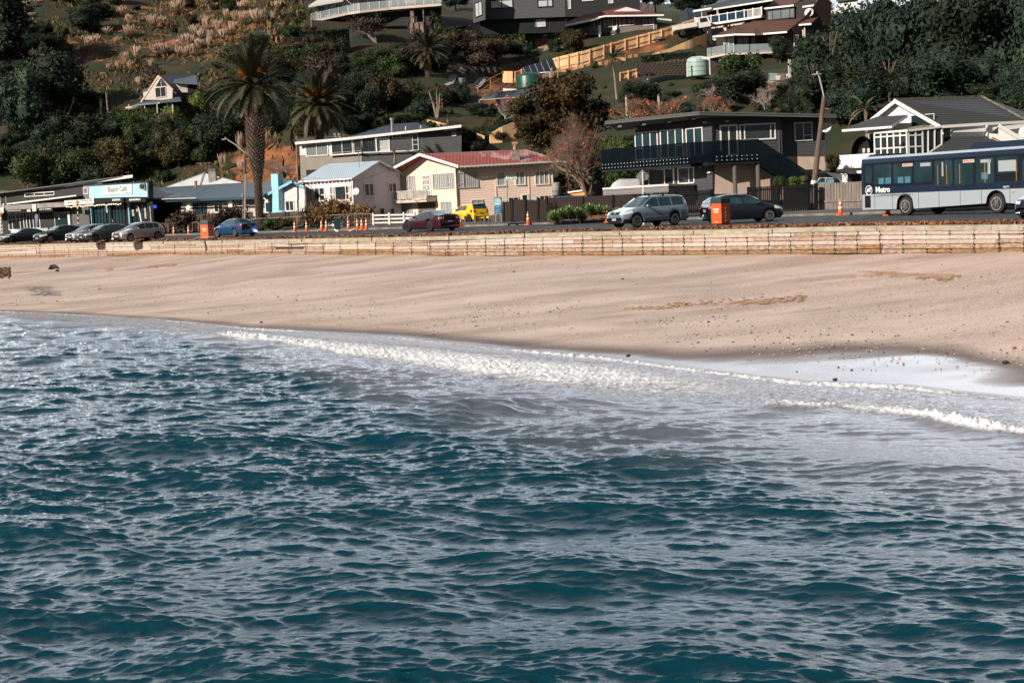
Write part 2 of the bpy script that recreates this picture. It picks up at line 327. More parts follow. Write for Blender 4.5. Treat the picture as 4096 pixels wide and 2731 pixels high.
# ---------------- beach ----------------
SPX = [-1500, 0, 350, 700, 1000, 1300, 1600, 2000, 2400, 2700, 3200, 3600, 4096, 5600]
SPY = [1190, 1246, 1262, 1285, 1315, 1330, 1352, 1395, 1430, 1470, 1530, 1545, 1600, 1760]   # line where sand meets still water (z = 0)
def shore(px): return atz(px, interp(px, SPX, SPY), 0.0)
def sandm():
  m = bpy.data.materials.new('beach_sand'); m.use_nodes = True; n = m.node_tree; l = n.links.new; p = n.nodes['Principled BSDF']
  g = n.nodes.new('ShaderNodeNewGeometry'); sp = n.nodes.new('ShaderNodeSeparateXYZ'); l(g.outputs['Position'], sp.inputs[0])
  mpn = n.nodes.new('ShaderNodeMapping'); mpn.inputs['Scale'].default_value = (.28, .8, 1); mpn.inputs['Rotation'].default_value = (0, 0, R(32)); l(g.outputs['Position'], mpn.inputs[0])
  def noise(s, d=6, v=mpn.outputs[0]):
    z = n.nodes.new('ShaderNodeTexNoise'); z.inputs['Scale'].default_value = s; z.inputs['Detail'].default_value = d; z.inputs['Roughness'].default_value = .6; l(v, z.inputs['Vector']); return z.outputs['Fac']
  def ramp(x, stops):
    r = n.nodes.new('ShaderNodeValToRGB'); e = r.color_ramp.elements
    e[0].position = stops[0][0]; e[0].color = (*stops[0][1], 1); e[1].position = stops[1][0]; e[1].color = (*stops[1][1], 1)
    for a, c in stops[2:]: q = e.new(a); q.color = (*c, 1)
    l(x, r.inputs[0]); return r.outputs[0]
  def mixc(f, a, b):
    q = n.nodes.new('ShaderNodeMix'); q.data_type = 'RGBA'; l(f, q.inputs[0]); l(a, q.inputs[6]); l(b, q.inputs[7]); return q.outputs[2]
  base = ramp(noise(.5), [(.36, (.29, .22, .19)), (.46, (.46, .365, .325)), (.58, (.60, .49, .44))])
  grit = ramp(noise(14, 3, g.outputs['Position']), [(.38, (.12, .10, .09)), (.5, (.42, .31, .25)), (.68, (.62, .50, .42))])
  gm = ramp(noise(.42, 7), [(.45, (.15, .15, .15)), (.62, (.8, .8, .8))])
  c = mixc(gm, base, grit)
  fine = ramp(noise(45, 2, g.outputs['Position']), [(.3, (.25, .2, .17)), (.5, (.42, .31, .25)), (.75, (.6, .48, .41))])
  q = n.nodes.new('ShaderNodeMix'); q.data_type = 'RGBA'; q.inputs[0].default_value = .3; l(c, q.inputs[6]); l(fine, q.inputs[7]); c = q.outputs[2]
  # dampness near the water: sand height above the sea decides
  at_ = n.nodes.new('ShaderNodeAttribute'); at_.attribute_name = 'wet';
  ad = n.nodes.new('ShaderNodeMath'); ad.operation = 'ADD'; l(at_.outputs['Fac'], ad.inputs[0]); ns = n.nodes.new('ShaderNodeMath'); ns.operation = 'MULTIPLY_ADD'; l(noise(.35, 3), ns.inputs[0]); ns.inputs[1].default_value = .5; ns.inputs[2].default_value = -.25; l(ns.outputs[0], ad.inputs[1])
  damp = ramp(ad.outputs[0], [(.25, (0, 0, 0)), (.6, (1, 1, 1))]); film = ramp(ad.outputs[0], [(.68, (0, 0, 0)), (.86, (1, 1, 1))])
  dc = n.nodes.new('ShaderNodeMix'); dc.data_type = 'RGBA'; dc.blend_type = 'MULTIPLY'; l(damp, dc.inputs[0]); l(c, dc.inputs[6]); dc.inputs[7].default_value = (.36, .36, .38, 1)
  l(dc.outputs[2], p.inputs['Base Color'])
  rr = ramp(film, [(0, (.85, .85, .85)), (1, (.22, .22, .22))]); l(rr, p.inputs['Roughness']); p.inputs['Specular IOR Level'].default_value = .3
  b = n.nodes.new('ShaderNodeBump'); b.inputs['Distance'].default_value = .06; l(noise(9, 6, g.outputs['Position']), b.inputs['Height'])
  bs = ramp(film, [(0, (.55, .55, .55)), (1, (.012, .012, .012))]); l(bs, b.inputs['Strength']); l(b.outputs[0], p.inputs['Normal'])
  return m
pxs2 = np.arange(-1500, 5600, 20); nr = 110; vs = []; wet = []
for i, px in enumerate(pxs2):
  a = w3(px, WBASE, .15, 0); b = shore(px); dirn = (b - a); ln = math.hypot(dirn.x, dirn.y)
  ux, uy = dirn.x / ln, dirn.y / ln
  for j in range(nr):
    t = (j / (nr - 12)); q = a + dirn * t
    z = a.z * (1 - t) + 0 * t
    z = a.z * ((1 - t) ** 1.15 if t < 1 else 0) - (.9 * (t - 1) * ln * .12 if t > 1 else 0)
    z += (vn(q.x * .35, q.y * .5) - .5) * .10 * min(1, max(0, (1 - t) * 5)) + (vn(q.x * 1.7 + 9, q.y * 1.7) - .5) * .03 * min(1, max(0, (1 - t) * 5))
    vs.append((q.x, q.y, z))
    # breadth of the shining film: wide in the right half, none at far left
    wfilm = interp(px, [0, 700, 1300, 1700, 2300, 2700, 3300, 3800, 4096, 5600], [.3, .3, .6, 1.1, .9, 1.6, 5.0, 4.6, 3.0, 3])
    dist = (1 - t) * ln; wet.append(1.0 - .25 * dist / wfilm if dist < wfilm else max(0, .75 - .75 * (dist - wfilm) / 3.2))
n2 = len(pxs2); fs = [(i * nr + j, i * nr + j + 1, (i + 1) * nr + j + 1, (i + 1) * nr + j) for i in range(n2 - 1) for j in range(nr - 1)]
mb = MB(); mb.add(vs, fs); sand = struct(mb.build('beach', sandm(), smooth=True))
a_ = sand.data.attributes.new('wet', 'FLOAT', 'POINT'); a_.data.foreach_set('value', wet)
def sandz(px, Y):
  a = w3(px, WBASE); b = shore(px); t = (a.y - Y) / (a.y - b.y); return a.z * max(0, 1 - t) ** 1.15 if t < 1 else 0
# shells, stones and seaweed scraps scattered over the sand
sh = MB(); r_ = random.Random(21)
for i in range(5000):
  px = r_.uniform(-100, 4200); a = w3(px, WBASE); b = shore(px); t = 1 - r_.random() ** 1.5 * .95; q = a + (b - a) * t
  if r_.random() < .5: t = .55 + .4 * vn(q.x * .2, 3); q = a + (b - a) * (t + r_.uniform(-.08, .08))
  if t > .88: continue
  z = sandz(px, q.y) + .012; s_ = r_.uniform(.008, .035) * (1.8 if r_.random() < .03 else 1); sh.mi = 0 if r_.random() < .62 else (1 if r_.random() < .75 else 2)
  sh.ball((q.x, q.y, z), s_, s_ * .8, s_ * .5, n=4)
tag(sh.build('shells_and_pebbles', [mat('shell', (.5, .43, .36), .7), mat('dark_stone', (.03, .03, .03), .8), mat('rust_weed', (.30, .13, .06), .9)]), 'broken shells and small dark stones scattered over the sand', 'shells', kind='stuff')
M_weed = mat('brown_seaweed', (.30, .18, .11), .95, (.38, .25, .17), 4, .5)
for k, (x0, y0, x1, y1, n_, sp, lab) in enumerate([(3320, 1079, 3800, 1082, 260, .4, 'long thin brown weed line below the seawall on the right'), (2430, 1250, 3220, 1205, 260, .8, 'long slanting orange brown weed line across the middle of the beach'),
    (420, 1090, 700, 1075, 200, .3, 'scattered brown weed patches below the parked cars'), (3340, 1128, 4060, 1130, 260, .35, 'broken row of brown weed patches on the right of the beach')]):
  wm = MB(); r2 = random.Random(k)
  segs = [r2.random() for _ in range(7)]
  for i in range(n_):
    t = r2.random() if k < 2 else (r2.choice(segs) + r2.gauss(0, .03)); px = x0 + (x1 - x0) * t; py = y0 + (y1 - y0) * t + r2.gauss(0, sp * 12 * (1 if k > 1 else (.3 + .7 * vn(t * 9, k))))
    # onto the sloping sand
    z = 1.2
    for _ in range(6): q = atz(px, py, z); z = sandz(px, q.y)
    wm.ball((q.x, q.y, z + .005), r2.uniform(.05, .16), r2.uniform(.03, .08), .02, n=5)
  tag(wm.build('seaweed_line', M_weed), lab, 'seaweed', kind='stuff')
# ---------------- timber seawall ----------------
woods = [mat('seawall_timber_%s' % 'abcde'[i], c, .9, c2, 5, .8, 30, stretch=(.25, 1, 3), detail=8) for i, (c, c2) in enumerate([((.55, .45, .40), (.40, .31, .26)), ((.62, .54, .49), (.44, .36, .31)), ((.46, .35, .28), (.28, .20, .15)), ((.5, .38, .29), (.22, .15, .11)), ((.38, .22, .11), (.16, .09, .05))])]
M_cap = mat('cap_timber', (.38, .38, .29), .9, (.28, .23, .18), 2.5, .8, 20, stretch=(.2, 1, 2), detail=8)
base_ = w3(2300, WTOP); wall = thing('seawall', (base_.x, base_.y, 1.3), 'weathered horizontal plank seawall with bolt heads along the back of the beach', 'wall')
r_ = random.Random(4); pl = MB(); cap = MB(); bolts = MB(); face = MB()
def wp(px, f, off=0.):      # point on the wall face at height fraction f of the wall
  a = w3(px, WBASE); b = w3(px, WTOP); q = a + (b - a) * f; return Vector((q.x, q.y + off, q.z))
nb = 6
for row in range(nb - 1):
  px = -1500.
  while px < 5600:
    D = interp(px, WPX, WD); ln = 1.25 * r_.choice((1, 2, 3, 3, 4)); p2 = px + ln * F / D * .8; pl.mi = r_.choice([0, 0, 1, 1, 2, 3]) if row > 1 else r_.choice([2, 3, 4] if row else [4, 4, 3])
    g = .022; o = r_.uniform(0, .03) + (.0 if row else -.06); f0 = row / nb + g / 2; f1 = (row + 1) / nb - g / 2; q2 = p2 - 1.6
    a, b, c, d = wp(px, f0, -.05 - o), wp(q2, f0, -.05 - o), wp(q2, f1, -.05 - o), wp(px, f1, -.05 - o)
    jt = Vector((0, 0, r_.uniform(-.012, .012))); pl.prism([a + jt, b, c, d + jt], (0, .2, 0)); px = p2
px = -1500.
while px < 5600:
  D = interp(px, WPX, WD); px2 = px + r_.uniform(4.5, 6.5) * F / D * .8; sl_ = r_.uniform(.02, .05)
  for t in range(4):
    xa = px + (px2 - px) * t / 4; xb = px + (px2 - px) * (t + 1) / 4 - (4 if t == 3 else 0)
    a, b = wp(xa, 1, 0), wp(xb, 1, 0); za = -.2 + r_.uniform(-.01, .01)
    cap.prism([a + Vector((0, -.16, za)), b + Vector((0, -.16, za)), b + Vector((0, -.14, .0)), a + Vector((0, -.14, .0))], (0, .42, .02))
  px = px2
px = -600.
while px < 5000:
  D = interp(px, WPX, WD)
  for row in range(nb):
    for k in (.22, .78) if row < nb - 1 else (.5,):
      q = wp(px + r_.uniform(-2, 2), (row + k - (.25 if row == nb - 1 else 0)) / nb, -.085); bolts.tube([q, q + Vector((0, -.045, 0))], .032, 6)
  px += 1.25 * F / D * .82
for i in range(120):
  a, b = -1500 + 7100 * i / 120, -1500 + 7100 * (i + 1) / 120
  face.poly([wp(a, -.25, .22), wp(b, -.25, .22), wp(b, .97, .22), wp(a, .97, .22)])
pl.build('planking', woods, wall); cap.build('cap_beam', M_cap, wall)
face.build('backing', mat('wet_timber', (.05, .035, .025), .9), wall); tag(bolts.build('bolt_heads', mat('rusty_bolt', (.05, .03, .02), .7), wall), kind='stuff')
# ---------------- sea ----------------
def seam():
  m = bpy.data.materials.new('sea_water'); m.use_nodes = True; n = m.node_tree; l = n.links.new; p = n.nodes['Principled BSDF']
  g = n.nodes.new('ShaderNodeNewGeometry')
  def noise(s, d=6, sc=(1, 1, 1), ro=.6):
    mpn = n.nodes.new('ShaderNodeMapping'); mpn.inputs['Scale'].default_value = sc; mpn.inputs['Rotation'].default_value = (0, 0, R(20)); l(g.outputs['Position'], mpn.inputs[0])
    z = n.nodes.new('ShaderNodeTexNoise'); z.inputs['Scale'].default_value = s; z.inputs['Detail'].default_value = d; z.inputs['Roughness'].default_value = ro; l(mpn.outputs[0], z.inputs['Vector']); return z.outputs['Fac']
  fa = n.nodes.new('ShaderNodeAttribute'); fa.attribute_name = 'foam'; sa = n.nodes.new('ShaderNodeAttribute'); sa.attribute_name = 'shallow'
  def mixc(f, a, b):
    q = n.nodes.new('ShaderNodeMix'); q.data_type = 'RGBA'; l(f, q.inputs[0])
    for i, x in ((6, a), (7, b)):
      if isinstance(x, tuple): q.inputs[i].default_value = (*x, 1)
      else: l(x, q.inputs[i])
    return q.outputs[2]
  def math_(op, a, b):
    q = n.nodes.new('ShaderNodeMath'); q.operation = op
    for i, x in enumerate((a, b)):
      if isinstance(x, float): q.inputs[i].default_value = x
      else: l(x, q.inputs[i])
    return q.outputs[0]
  deep = mixc(sa.outputs['Fac'], (.0003, .027, .044), (.22, .215, .25))
  fm = math_('ADD', fa.outputs['Fac'], math_('MULTIPLY', noise(2.6, 9, (1, 1.6, 1), .78), 1.3)); r = n.nodes.new('ShaderNodeValToRGB'); r.color_ramp.elements[0].position = .98; r.color_ramp.elements[1].position = 1.0
  fm2 = math_('MULTIPLY', math_('SUBTRACT', fm, 1.0), 3.5); cl = n.nodes.new('ShaderNodeClamp'); l(fm2, cl.inputs[0]); fmask = cl.outputs[0]
  col = mixc(fmask, deep, (.64, .66, .70)); l(col, p.inputs['Base Color'])
  l(math_('ADD', math_('MULTIPLY', fmask, .6), .03), p.inputs['Roughness']); p.inputs['IOR'].default_value = 1.333; p.inputs['Specular IOR Level'].default_value = .5
  b = n.nodes.new('ShaderNodeBump'); b.inputs['Strength'].default_value = 1; b.inputs['Distance'].default_value = .011; l(noise(15, 5, (1, 1.7, 1), .6), b.inputs['Height'])
  b2 = n.nodes.new('ShaderNodeBump'); b2.inputs['Distance'].default_value = .05; b2.inputs['Strength'].default_value = .6; l(fmask, b2.inputs['Height']); l(b.outputs[0], b2.inputs['Normal']); l(b2.outputs[0], p.inputs['Normal'])
  return m
NC, NR = 1250, 1000
cpx = np.linspace(-450, 4550, NC);
yh = 800 + (2048 - cpx) * .0402
spy = np.interp(cpx, SPX, SPY)
# rows: from 8 px above the still-water line (hidden under the sand) to below the frame
tt = np.linspace(0, 1, NR)
PY = spy[None, :] - 10 + (2860 - (spy[None, :] - 10)) * (tt[:, None] ** 1.12)
PX = np.repeat(cpx[None, :], NR, 0)
cm = np.array(CM)
vx = (PX - CX) / F; vy = -(PY - CY) / F
dx = cm[0, 0] * vx + cm[0, 1] * vy - cm[0, 2]; dy = cm[1, 0] * vx + cm[1, 1] * vy - cm[1, 2]; dz = cm[2, 0] * vx + cm[2, 1] * vy - cm[2, 2]
s = -CAMZ / dz; X = dx * s; Y = dy * s
shx = np.array([shore(p) for p in np.linspace(-1500, 5600, 200)]);
# distance from the shoreline (approx, along the ground)
shY = np.interp(X / Y, (shx[:, 0] / shx[:, 1]), shx[:, 1]); off = shY - Y
tang = 0.78; od = off * tang           # metres off shore
rng = np.random.RandomState(12)
dY = np.abs(np.gradient(Y, axis=0)); dX = np.abs(np.gradient(X, axis=1));
Z = np.zeros_like(X); HX = np.zeros_like(X); HY = np.zeros_like(X)
amp = np.clip(od / 8, 0.32, 1.0) * (1 - .68 * np.exp(-((PX - 3500) / 700) ** 2 - ((PY - 1830) / 110) ** 2))
NW = 230
lam = np.exp(np.clip(rng.normal(np.log(.27), .6, NW), np.log(.07), np.log(5))); lam[::6] = rng.uniform(1.1, 4.0, len(lam[::6]))
gust = .95 + .36 * np.sin(X * .21 + Y * .37 + 1.3 * np.sin(Y * .13 + X * .05)) * np.sin(X * .11 - Y * .23 + 2)
for i in range(NW):
  la = lam[i]; k = 2 * np.pi / la; th = R(90 - 18) + rng.normal(0, .6 if i % 7 == 3 else (.28 if la < 1 else .33)); ph = rng.uniform(0, 6.283)
  slope = .036 * (1 if la < 1 else (.85 if i % 6 == 0 else (1 / la) ** .8))
  a = slope / k
  att = np.clip(la / (2.0 * dY * abs(math.sin(th)) + 2.0 * dX * abs(math.cos(th)) + 1e-6) - .35, 0, 1)
  near = np.clip(od / (la * 1.1 + .3), 0.12, 1)
  w_ = k * (X * math.cos(th) + Y * math.sin(th)) + ph + .7 * np.sin(.23 * X + .31 * Y + i)
  A = a * att * near * (gust if la < 1.5 else 1)
  Z += A * np.sin(w_); HX += A * .95 * np.cos(w_) * math.cos(th); HY += A * .95 * np.cos(w_) * math.sin(th)
def crest(p0, hgt, wid, foamw=0., foam=0., back=.35, rag=.25):
  """a low roller whose crest runs through pixel points p0; steep on the shore side"""
  global Z, FO
  pts = [atz(a, b, 0) for a, b in p0]; px_ = np.array([q.x for q in pts]); py_ = np.array([q.y for q in pts])
  cy = np.interp(X, px_, py_); inside = np.clip((X - px_[0]) / 2.2, 0, 1) * np.clip((px_[-1] - X) / 2.2, 0, 1)
  cy = cy + rag * np.sin(X * 1.1) + rag * .6 * np.sin(X * 2.7 + 1) + rag * .35 * np.sin(X * 6.1)
  d = Y - cy                                 # + = shoreward
  prof = np.where(d > 0, np.exp(-(d / (wid * back)) ** 2), np.exp(-(d / wid) ** 2)); Z += hgt * prof * inside * (.75 + .25 * np.sin(X * .9 + 2))
  if foam: FO += foam * np.where(d > 0, np.exp(-(d / foamw) ** 2), np.exp(-(d / (foamw * .45)) ** 2)) * inside * (.75 + .35 * np.sin(X * 1.7) * np.sin(X * .63 + 2))
Z = Z * amp + .012
FO = np.zeros_like(X) - .25
crest([(3380, 1690), (3500, 1672), (3700, 1690), (3900, 1715), (4096, 1745), (4500, 1800)], .36, .8, 1.5, 1.6)
crest([(2650, 1668), (3000, 1650), (3350, 1640), (3600, 1672)], .26, .7, .8, .95)
crest([(1300, 1700), (1600, 1672), (1900, 1640), (2250, 1650), (2500, 1700)], .28, .8)
crest([(900, 1520), (1200, 1512), (1400, 1506), (1560, 1520)], .22, .9)
crest([(2300, 1590), (2500, 1600), (2750, 1640)], .14, .8, .25, .3)
crest([(420, 1345), (700, 1352), (950, 1362), (1200, 1385)], .14, 1.0)
crest([(150, 1330), (260, 1334), (430, 1344), (560, 1352)], .16, .8, .9, 1.0)
crest([(740, 1345), (900, 1352), (1100, 1362), (1300, 1392), (1480, 1420)], .14, .9, 1.5, .95)
crest([(0, 1316), (150, 1330), (200, 1333)], .12, .8)
crest([(2500, 1770), (2900, 1790), (3300, 1850), (3800, 1880), (4300, 1900)], .08, 1.3)
# the rippled sheet that has just run up the sand, edged with a thin foam line
FO += .85 * np.exp(-((od - .16) / .22) ** 2) * (.8 + .4 * np.sin(X * .8) * np.sin(X * .31 + 1))
FO += np.interp(PX, [0, 500, 900, 1500, 2300, 3000, 4096], [.3, .5, .66, .80, .78, .68, .55]) * np.exp(-((od - np.interp(PX, [0, 700, 1500, 2300, 3000, 4096], [2, 3, 4, 3, 1.5, 1.5])) / np.interp(PX, [0, 700, 1500, 2600, 4096], [1.5, 2.2, 3.2, 3, 2.2])) ** 2)
FO += .32 * np.clip(1 - np.abs(od - 5) / 5, 0, 1) * np.clip(np.sin(X * .35 + 1.5) * .5 + .5, 0, 1)
SHL = np.clip(1 - (od - .6) / np.interp(PX, [0, 700, 1500, 2300, 3000, 4096], [5, 8, 15, 13, 9, 8]), 0, 1) ** .8 * .95
# broken water stands up in ragged lumps where the foam is thick
fn_ = lambda sc, sd: np.sin(X * 9 * sc + 3 * np.sin(Y * 5 * sc + sd)) * np.sin(Y * 13 * sc + 2 * np.sin(X * 7 * sc + sd)); rag_ = rng.rand(*X.shape); rag_ = (rag_ + np.roll(rag_, 1, 0) + np.roll(rag_, 1, 1) + np.roll(rag_, 2, 1)) / 4
Z += np.clip(FO - .25, 0, 1) * (.05 * fn_(1, 1) + .05 * fn_(2.1, 2) + .16 * (rag_ - .45))
XX = X + HX * amp; YY = Y + HY * amp
co = np.stack([XX, YY, Z], -1).reshape(-1, 3)
me = bpy.data.meshes.new('sea'); nv = NC * NR; nf = (NC - 1) * (NR - 1)
idx = np.arange(nv).reshape(NR, NC); q = np.stack([idx[1:, :-1], idx[1:, 1:], idx[:-1, 1:], idx[:-1, :-1]], -1).reshape(-1)
me.vertices.add(nv); me.vertices.foreach_set('co', co.ravel()); me.loops.add(nf * 4); me.loops.foreach_set('vertex_index', q.astype(np.int32))
me.polygons.add(nf); me.polygons.foreach_set('loop_start', np.arange(0, nf * 4, 4, dtype=np.int32)); me.polygons.foreach_set('use_smooth', np.ones(nf, bool)); me.update(calc_edges=True); me.validate()
for nm, arr in (('foam', FO), ('shallow', SHL)):
  a = me.attributes.new(nm, 'FLOAT', 'POINT'); a.data.foreach_set('value', arr.ravel().astype(np.float32))
M_sea = seam(); me.materials.append(M_sea)
sea = bpy.data.objects.new('sea', me); C.objects.link(sea); struct(sea)
bd = MB(); bd.poly([(-400, -80, -.75), (400, -80, -.75), (400, 50, -.75), (-400, 90, -.75)]); struct(bd.build('sea_bed', mat('seabed', (.05, .06, .05), .9)))
# ================= building helpers =================
class Wall:
  """a vertical wall plane through two ground points given by picture column and depth; u runs left to right, n faces the street"""
  def __init__(s, pa, da, pb, db, py=800):
    a = at(pa, py, da); b = at(pb, py, db); s.a = Vector((a.x, a.y, 0)); d = Vector((b.x - a.x, b.y - a.y, 0)); s.L = d.length; s.u = d / s.L
    s.n = Vector((s.u.y, -s.u.x, 0)); s.b = Vector((b.x, b.y, 0))
  def uv(s, px, py, off=0.):
    d = ray(px, py); o = Vector((0, 0, CAMZ)); t = (s.a + s.n * off - o).dot(s.n) / d.dot(s.n); p = o + d * t; return ((p - s.a).dot(s.u), p.z)
  def pt(s, u, z, off=0.): q = s.a + s.u * u + s.n * off; return Vector((q.x, q.y, z))
  def P(s, px, py, off=0.): return s.pt(*s.uv(px, py, off), off)
  def box(s, mb, u0, u1, z0, z1, o0, o1):
    return mb.prism([s.pt(u0, z0, o0), s.pt(u1, z0, o0), s.pt(u1, z1, o0), s.pt(u0, z1, o0)], s.n * (o1 - o0))
  def rect(s, x0, y0, x1, y1, off=0.):
    u0, z1 = s.uv(x0, y0, off); u1, z0 = s.uv(x1, y1, off); return u0, u1, z0, z1
  def pbox(s, mb, x0, y0, x1, y1, o0, o1): return s.box(mb, *s.rect(x0, y0, x1, y1, o1), o0, o1)
  def poly(s, mb, pix, o0, o1): return mb.prism([s.pt(*s.uv(x, y, o1), o0) for x, y in pix], s.n * (o1 - o0))
def clipz(poly, z, above):
  out = []
  for i, p in enumerate(poly):
    q = poly[(i + 1) % len(poly)]; a = (p[1] >= z) == above; b = (q[1] >= z) == above
    if a: out.append(p)
    if a != b and abs(q[1] - p[1]) > 1e-9: t = (z - p[1]) / (q[1] - p[1]); out.append((p[0] + (q[0] - p[0]) * t, z))
  return out
def boards(mb, W, pix=None, pitch=.19, proud=.03, uvs=None, thick=.15):
  """weatherboards: every board leans out at its bottom edge; a solid backing behind"""
  pol = uvs or [W.uv(x, y) for x, y in pix]; z0 = min(p[1] for p in pol); z1 = max(p[1] for p in pol)
  mb.prism([W.pt(u, z, -.002) for u, z in pol], W.n * -thick)
  z = z0
  while z < z1 - 1e-4:
    zt = min(z + pitch, z1); c = clipz(clipz(pol, z, True), zt, False)
    if len(c) >= 3:
      f = [W.pt(u, v, proud * (1 - (v - z) / pitch)) for u, v in c]; mb.poly(f)
      lo = sorted([p for p in c if abs(p[1] - z) < 1e-6])
      if len(lo) > 1: mb.poly([W.pt(lo[0][0], z, 0), W.pt(lo[-1][0], z, 0), W.pt(lo[-1][0], z, proud), W.pt(lo[0][0], z, proud)])
    z += pitch
def flat(mb, W, pix, o=0., thick=.15): return mb.prism([W.P(x, y, o) for x, y in pix], W.n * -thick)
M_white = mat('white_paint', (.72, .70, .69), .55, (.60, .58, .56), 2, .1)
M_whited = mat('white_trim', (.70, .68, .66), .5)
M_glassd = mat('dark_window_glass', (.012, .02, .024), .08, (.03, .04, .045), .8, spec=.5)
M_glassb = mat('teal_window_glass', (.016, .05, .062), .1, (.010, .028, .036), .5, spec=.6)
M_glassg = mat('grey_window_glass', (.13, .15, .16), .12, (.20, .22, .23), .4, spec=.6)
M_glassw = mat('blind_window_glass', (.42, .44, .46), .15, (.5, .52, .53), .8)
M_curt = stripes('curtained_glass', (.16, .17, .19), (.48, .47, .46), 'X', .17, .5, .25, noise=3)
M_black = mat('black_paint', (.010, .012, .014), .6, (.016, .018, .02), 2, spec=.2)
M_blue = mat('sky_blue_paint', (.22, .50, .62), .6, (.19, .44, .56), 1.2, .1)
M_conc = mat('concrete', (.30, .28, .26), .9, (.2, .19, .18), 1.5, .3)
def win(root, W, x0, y0, x1, y1, cols=(), rows=(), frame=None, pane=None, fw=.07, depth=.05, name='window', curtain=None, sill=True, lab=None):
  """frame with mullions at the given fractions; the glass is set back inside it as a child pane"""
  u0, u1, z0, z1 = W.rect(x0, y0, x1, y1); frame = frame or M_whited; pane = pane or M_glassd; mb = MB()
  e = .045
  W.box(mb, u0, u1, z1 - fw, z1, 0, e + depth); W.box(mb, u0, u1, z0, z0 + fw, 0, e + depth + (.03 if sill else 0))
  W.box(mb, u0, u0 + fw, z0 + fw, z1 - fw, 0, e + depth); W.box(mb, u1 - fw, u1, z0 + fw, z1 - fw, 0, e + depth)
  for c in cols: uc = u0 + (u1 - u0) * c; W.box(mb, uc - fw * .4, uc + fw * .4, z0 + fw, z1 - fw, 0, e + depth - .006)
  xs = [0] + list(cols) + [1]
  for r in rows:
    f_, a, b = r if isinstance(r, tuple) else (r, 0, 1); zc = z0 + (z1 - z0) * f_
    ua, ub = u0 + (u1 - u0) * a + fw * .4, u0 + (u1 - u0) * b - fw * .4; W.box(mb, ua, ub, zc - fw * .35, zc + fw * .35, 0, e + depth - .012)
  f = mb.build(name, frame, root)
  if lab: f['label'] = lab
  g = MB(); W.box(g, u0 + fw * .5, u1 - fw * .5, z0 + fw * .5, z1 - fw * .5, -.05, e - .01); g.build('pane', pane, f); return f
def part(name, m, root, fn, smooth=False): mb = MB(); fn(mb); return mb.build(name, m, root, smooth)
def roofp(mb, pts, t=.12): mb.prism([at(*p) for p in pts], (0, 0, -t))
def band(mb, pts, h, d=.12, toward=None):
  """fascia or gutter that follows roof-edge points"""
  for a, b in zip(pts[:-1], pts[1:]):
    a = at(*a) if len(a) == 3 and not isinstance(a, Vector) else Vector(a); b = at(*b) if not isinstance(b, Vector) else b
    mb.prism([a, b, b - Vector((0, 0, h)), a - Vector((0, 0, h))], (0, -d, 0))
def at_(p): return at(*p)
def dish(root, W, px, py, r, off=.5):
  c = W.P(px, py, off); mb = MB(); d = Vector((-.45, -.85, .28)).normalized(); q = d.to_track_quat('Z', 'Y').to_matrix().to_4x4(); lm = MB()
  lm.lathe([(.02, -r * .22), (r * .6, -r * .14), (r * .9, -r * .03), (r, 0), (r * .97, .02), (r * .6, -r * .1), (.02, -r * .17)], 18); mb.merge(lm, Matrix.Translation(c) @ q)
  o = mb.build('satellite_dish', mat('dish_grey', (.55, .55, .56), .5), root, True)
  a = MB(); a.bar(c - d * r * .2, W.pt(W.uv(px, py)[0], c.z - .3, 0), .05); a.bar(c - Vector((0, 0, r * .8)), c + d * r * .9 - Vector((0, 0, r * .3)), .03); a.build('arm', M_black, o); return o
def lamp_bulk(root, W, px, py, col=(1, .93, .75), e=6.):
  u, z = W.uv(px, py); part('wall_lamp', mat('lit_lamp_%d' % int(e), (.9, .85, .7), .5, emit=(*col, e)), root, lambda m: W.box(m, u - .12, u + .12, z - .1, z + .1, .04, .2))
# ================= A: black restaurant block =================
T = thing('restaurant_building', at(180, 925, 121), 'black single-storey restaurant with long white sloping roof edge beside the blue cafe', 'building')
W = Wall(-260, 122, 362, 120.5); Wf = W
M_bclad = stripes('black_cladding', (.008, .009, .011), (.018, .02, .023), 'X', .25, .8, .6)
part('wall', M_bclad, T, lambda m: (flat(m, W, [(-260, 940), (-260, 815), (0, 777), (360, 735), (360, 935)], 0, .2), flat(m, W, [(330, 740), (412, 727), (412, 790), (330, 790)], -.25, .2)))
part('roof', mat('grey_roof_steel', (.10, .11, .12), .5), T, lambda m: roofp(m, [(-270, 806, 121), (530, 699, 120), (540, 716, 131), (-270, 822, 132)], .1))
part('fascia', M_white, T, lambda m: band(m, [(-270, 806, 120.9), (0, 770, 120.9), (250, 738, 120.5), (531, 699, 120)], .3, .12))
part('wall_panel', mat('grey_panel', (.16, .15, .15), .7), T, lambda m: (flat(m, W, [(333, 731), (408, 722), (408, 741), (356, 744), (356, 800), (333, 800)], .08, .1)))
win(T, W, 100, 773, 220, 781, (.33, .66), pane=M_glassd, fw=.08)
win(T, W, 334, 750, 354, 776, pane=mat('warm_glass', (.2, .17, .15), .3))
part('awning_beam', M_white, T, lambda m: m.prism([W.P(35, 815, .1), W.P(330, 779, .1), W.P(330, 784, .1), W.P(110, 812, .1), W.P(35, 820, .1)], W.n * .9))
part('canopy', M_conc, T, lambda m: (W.pbox(m, 20, 822, 268, 827, 0, 1.6), W.pbox(m, -250, 836, 20, 850, 0, 1.6)))
part('sign_band', M_black, T, lambda m: W.pbox(m, 22, 838, 212, 846, .1, 1.45))
def wtext(txt, W, px, py, size, m, root, off, name='lettering', bold=0, sx=1): return text(txt, size, m, root, W.P(px, py, off), W.u, (0, 0, 1), name, bold=bold, sx=sx)
M_lw = mat('white_lettering', (.8, .8, .8), .6); M_lb = mat('blue_lettering', (.02, .17, .27), .6); M_lg = mat('grey_lettering', (.12, .12, .13), .6)
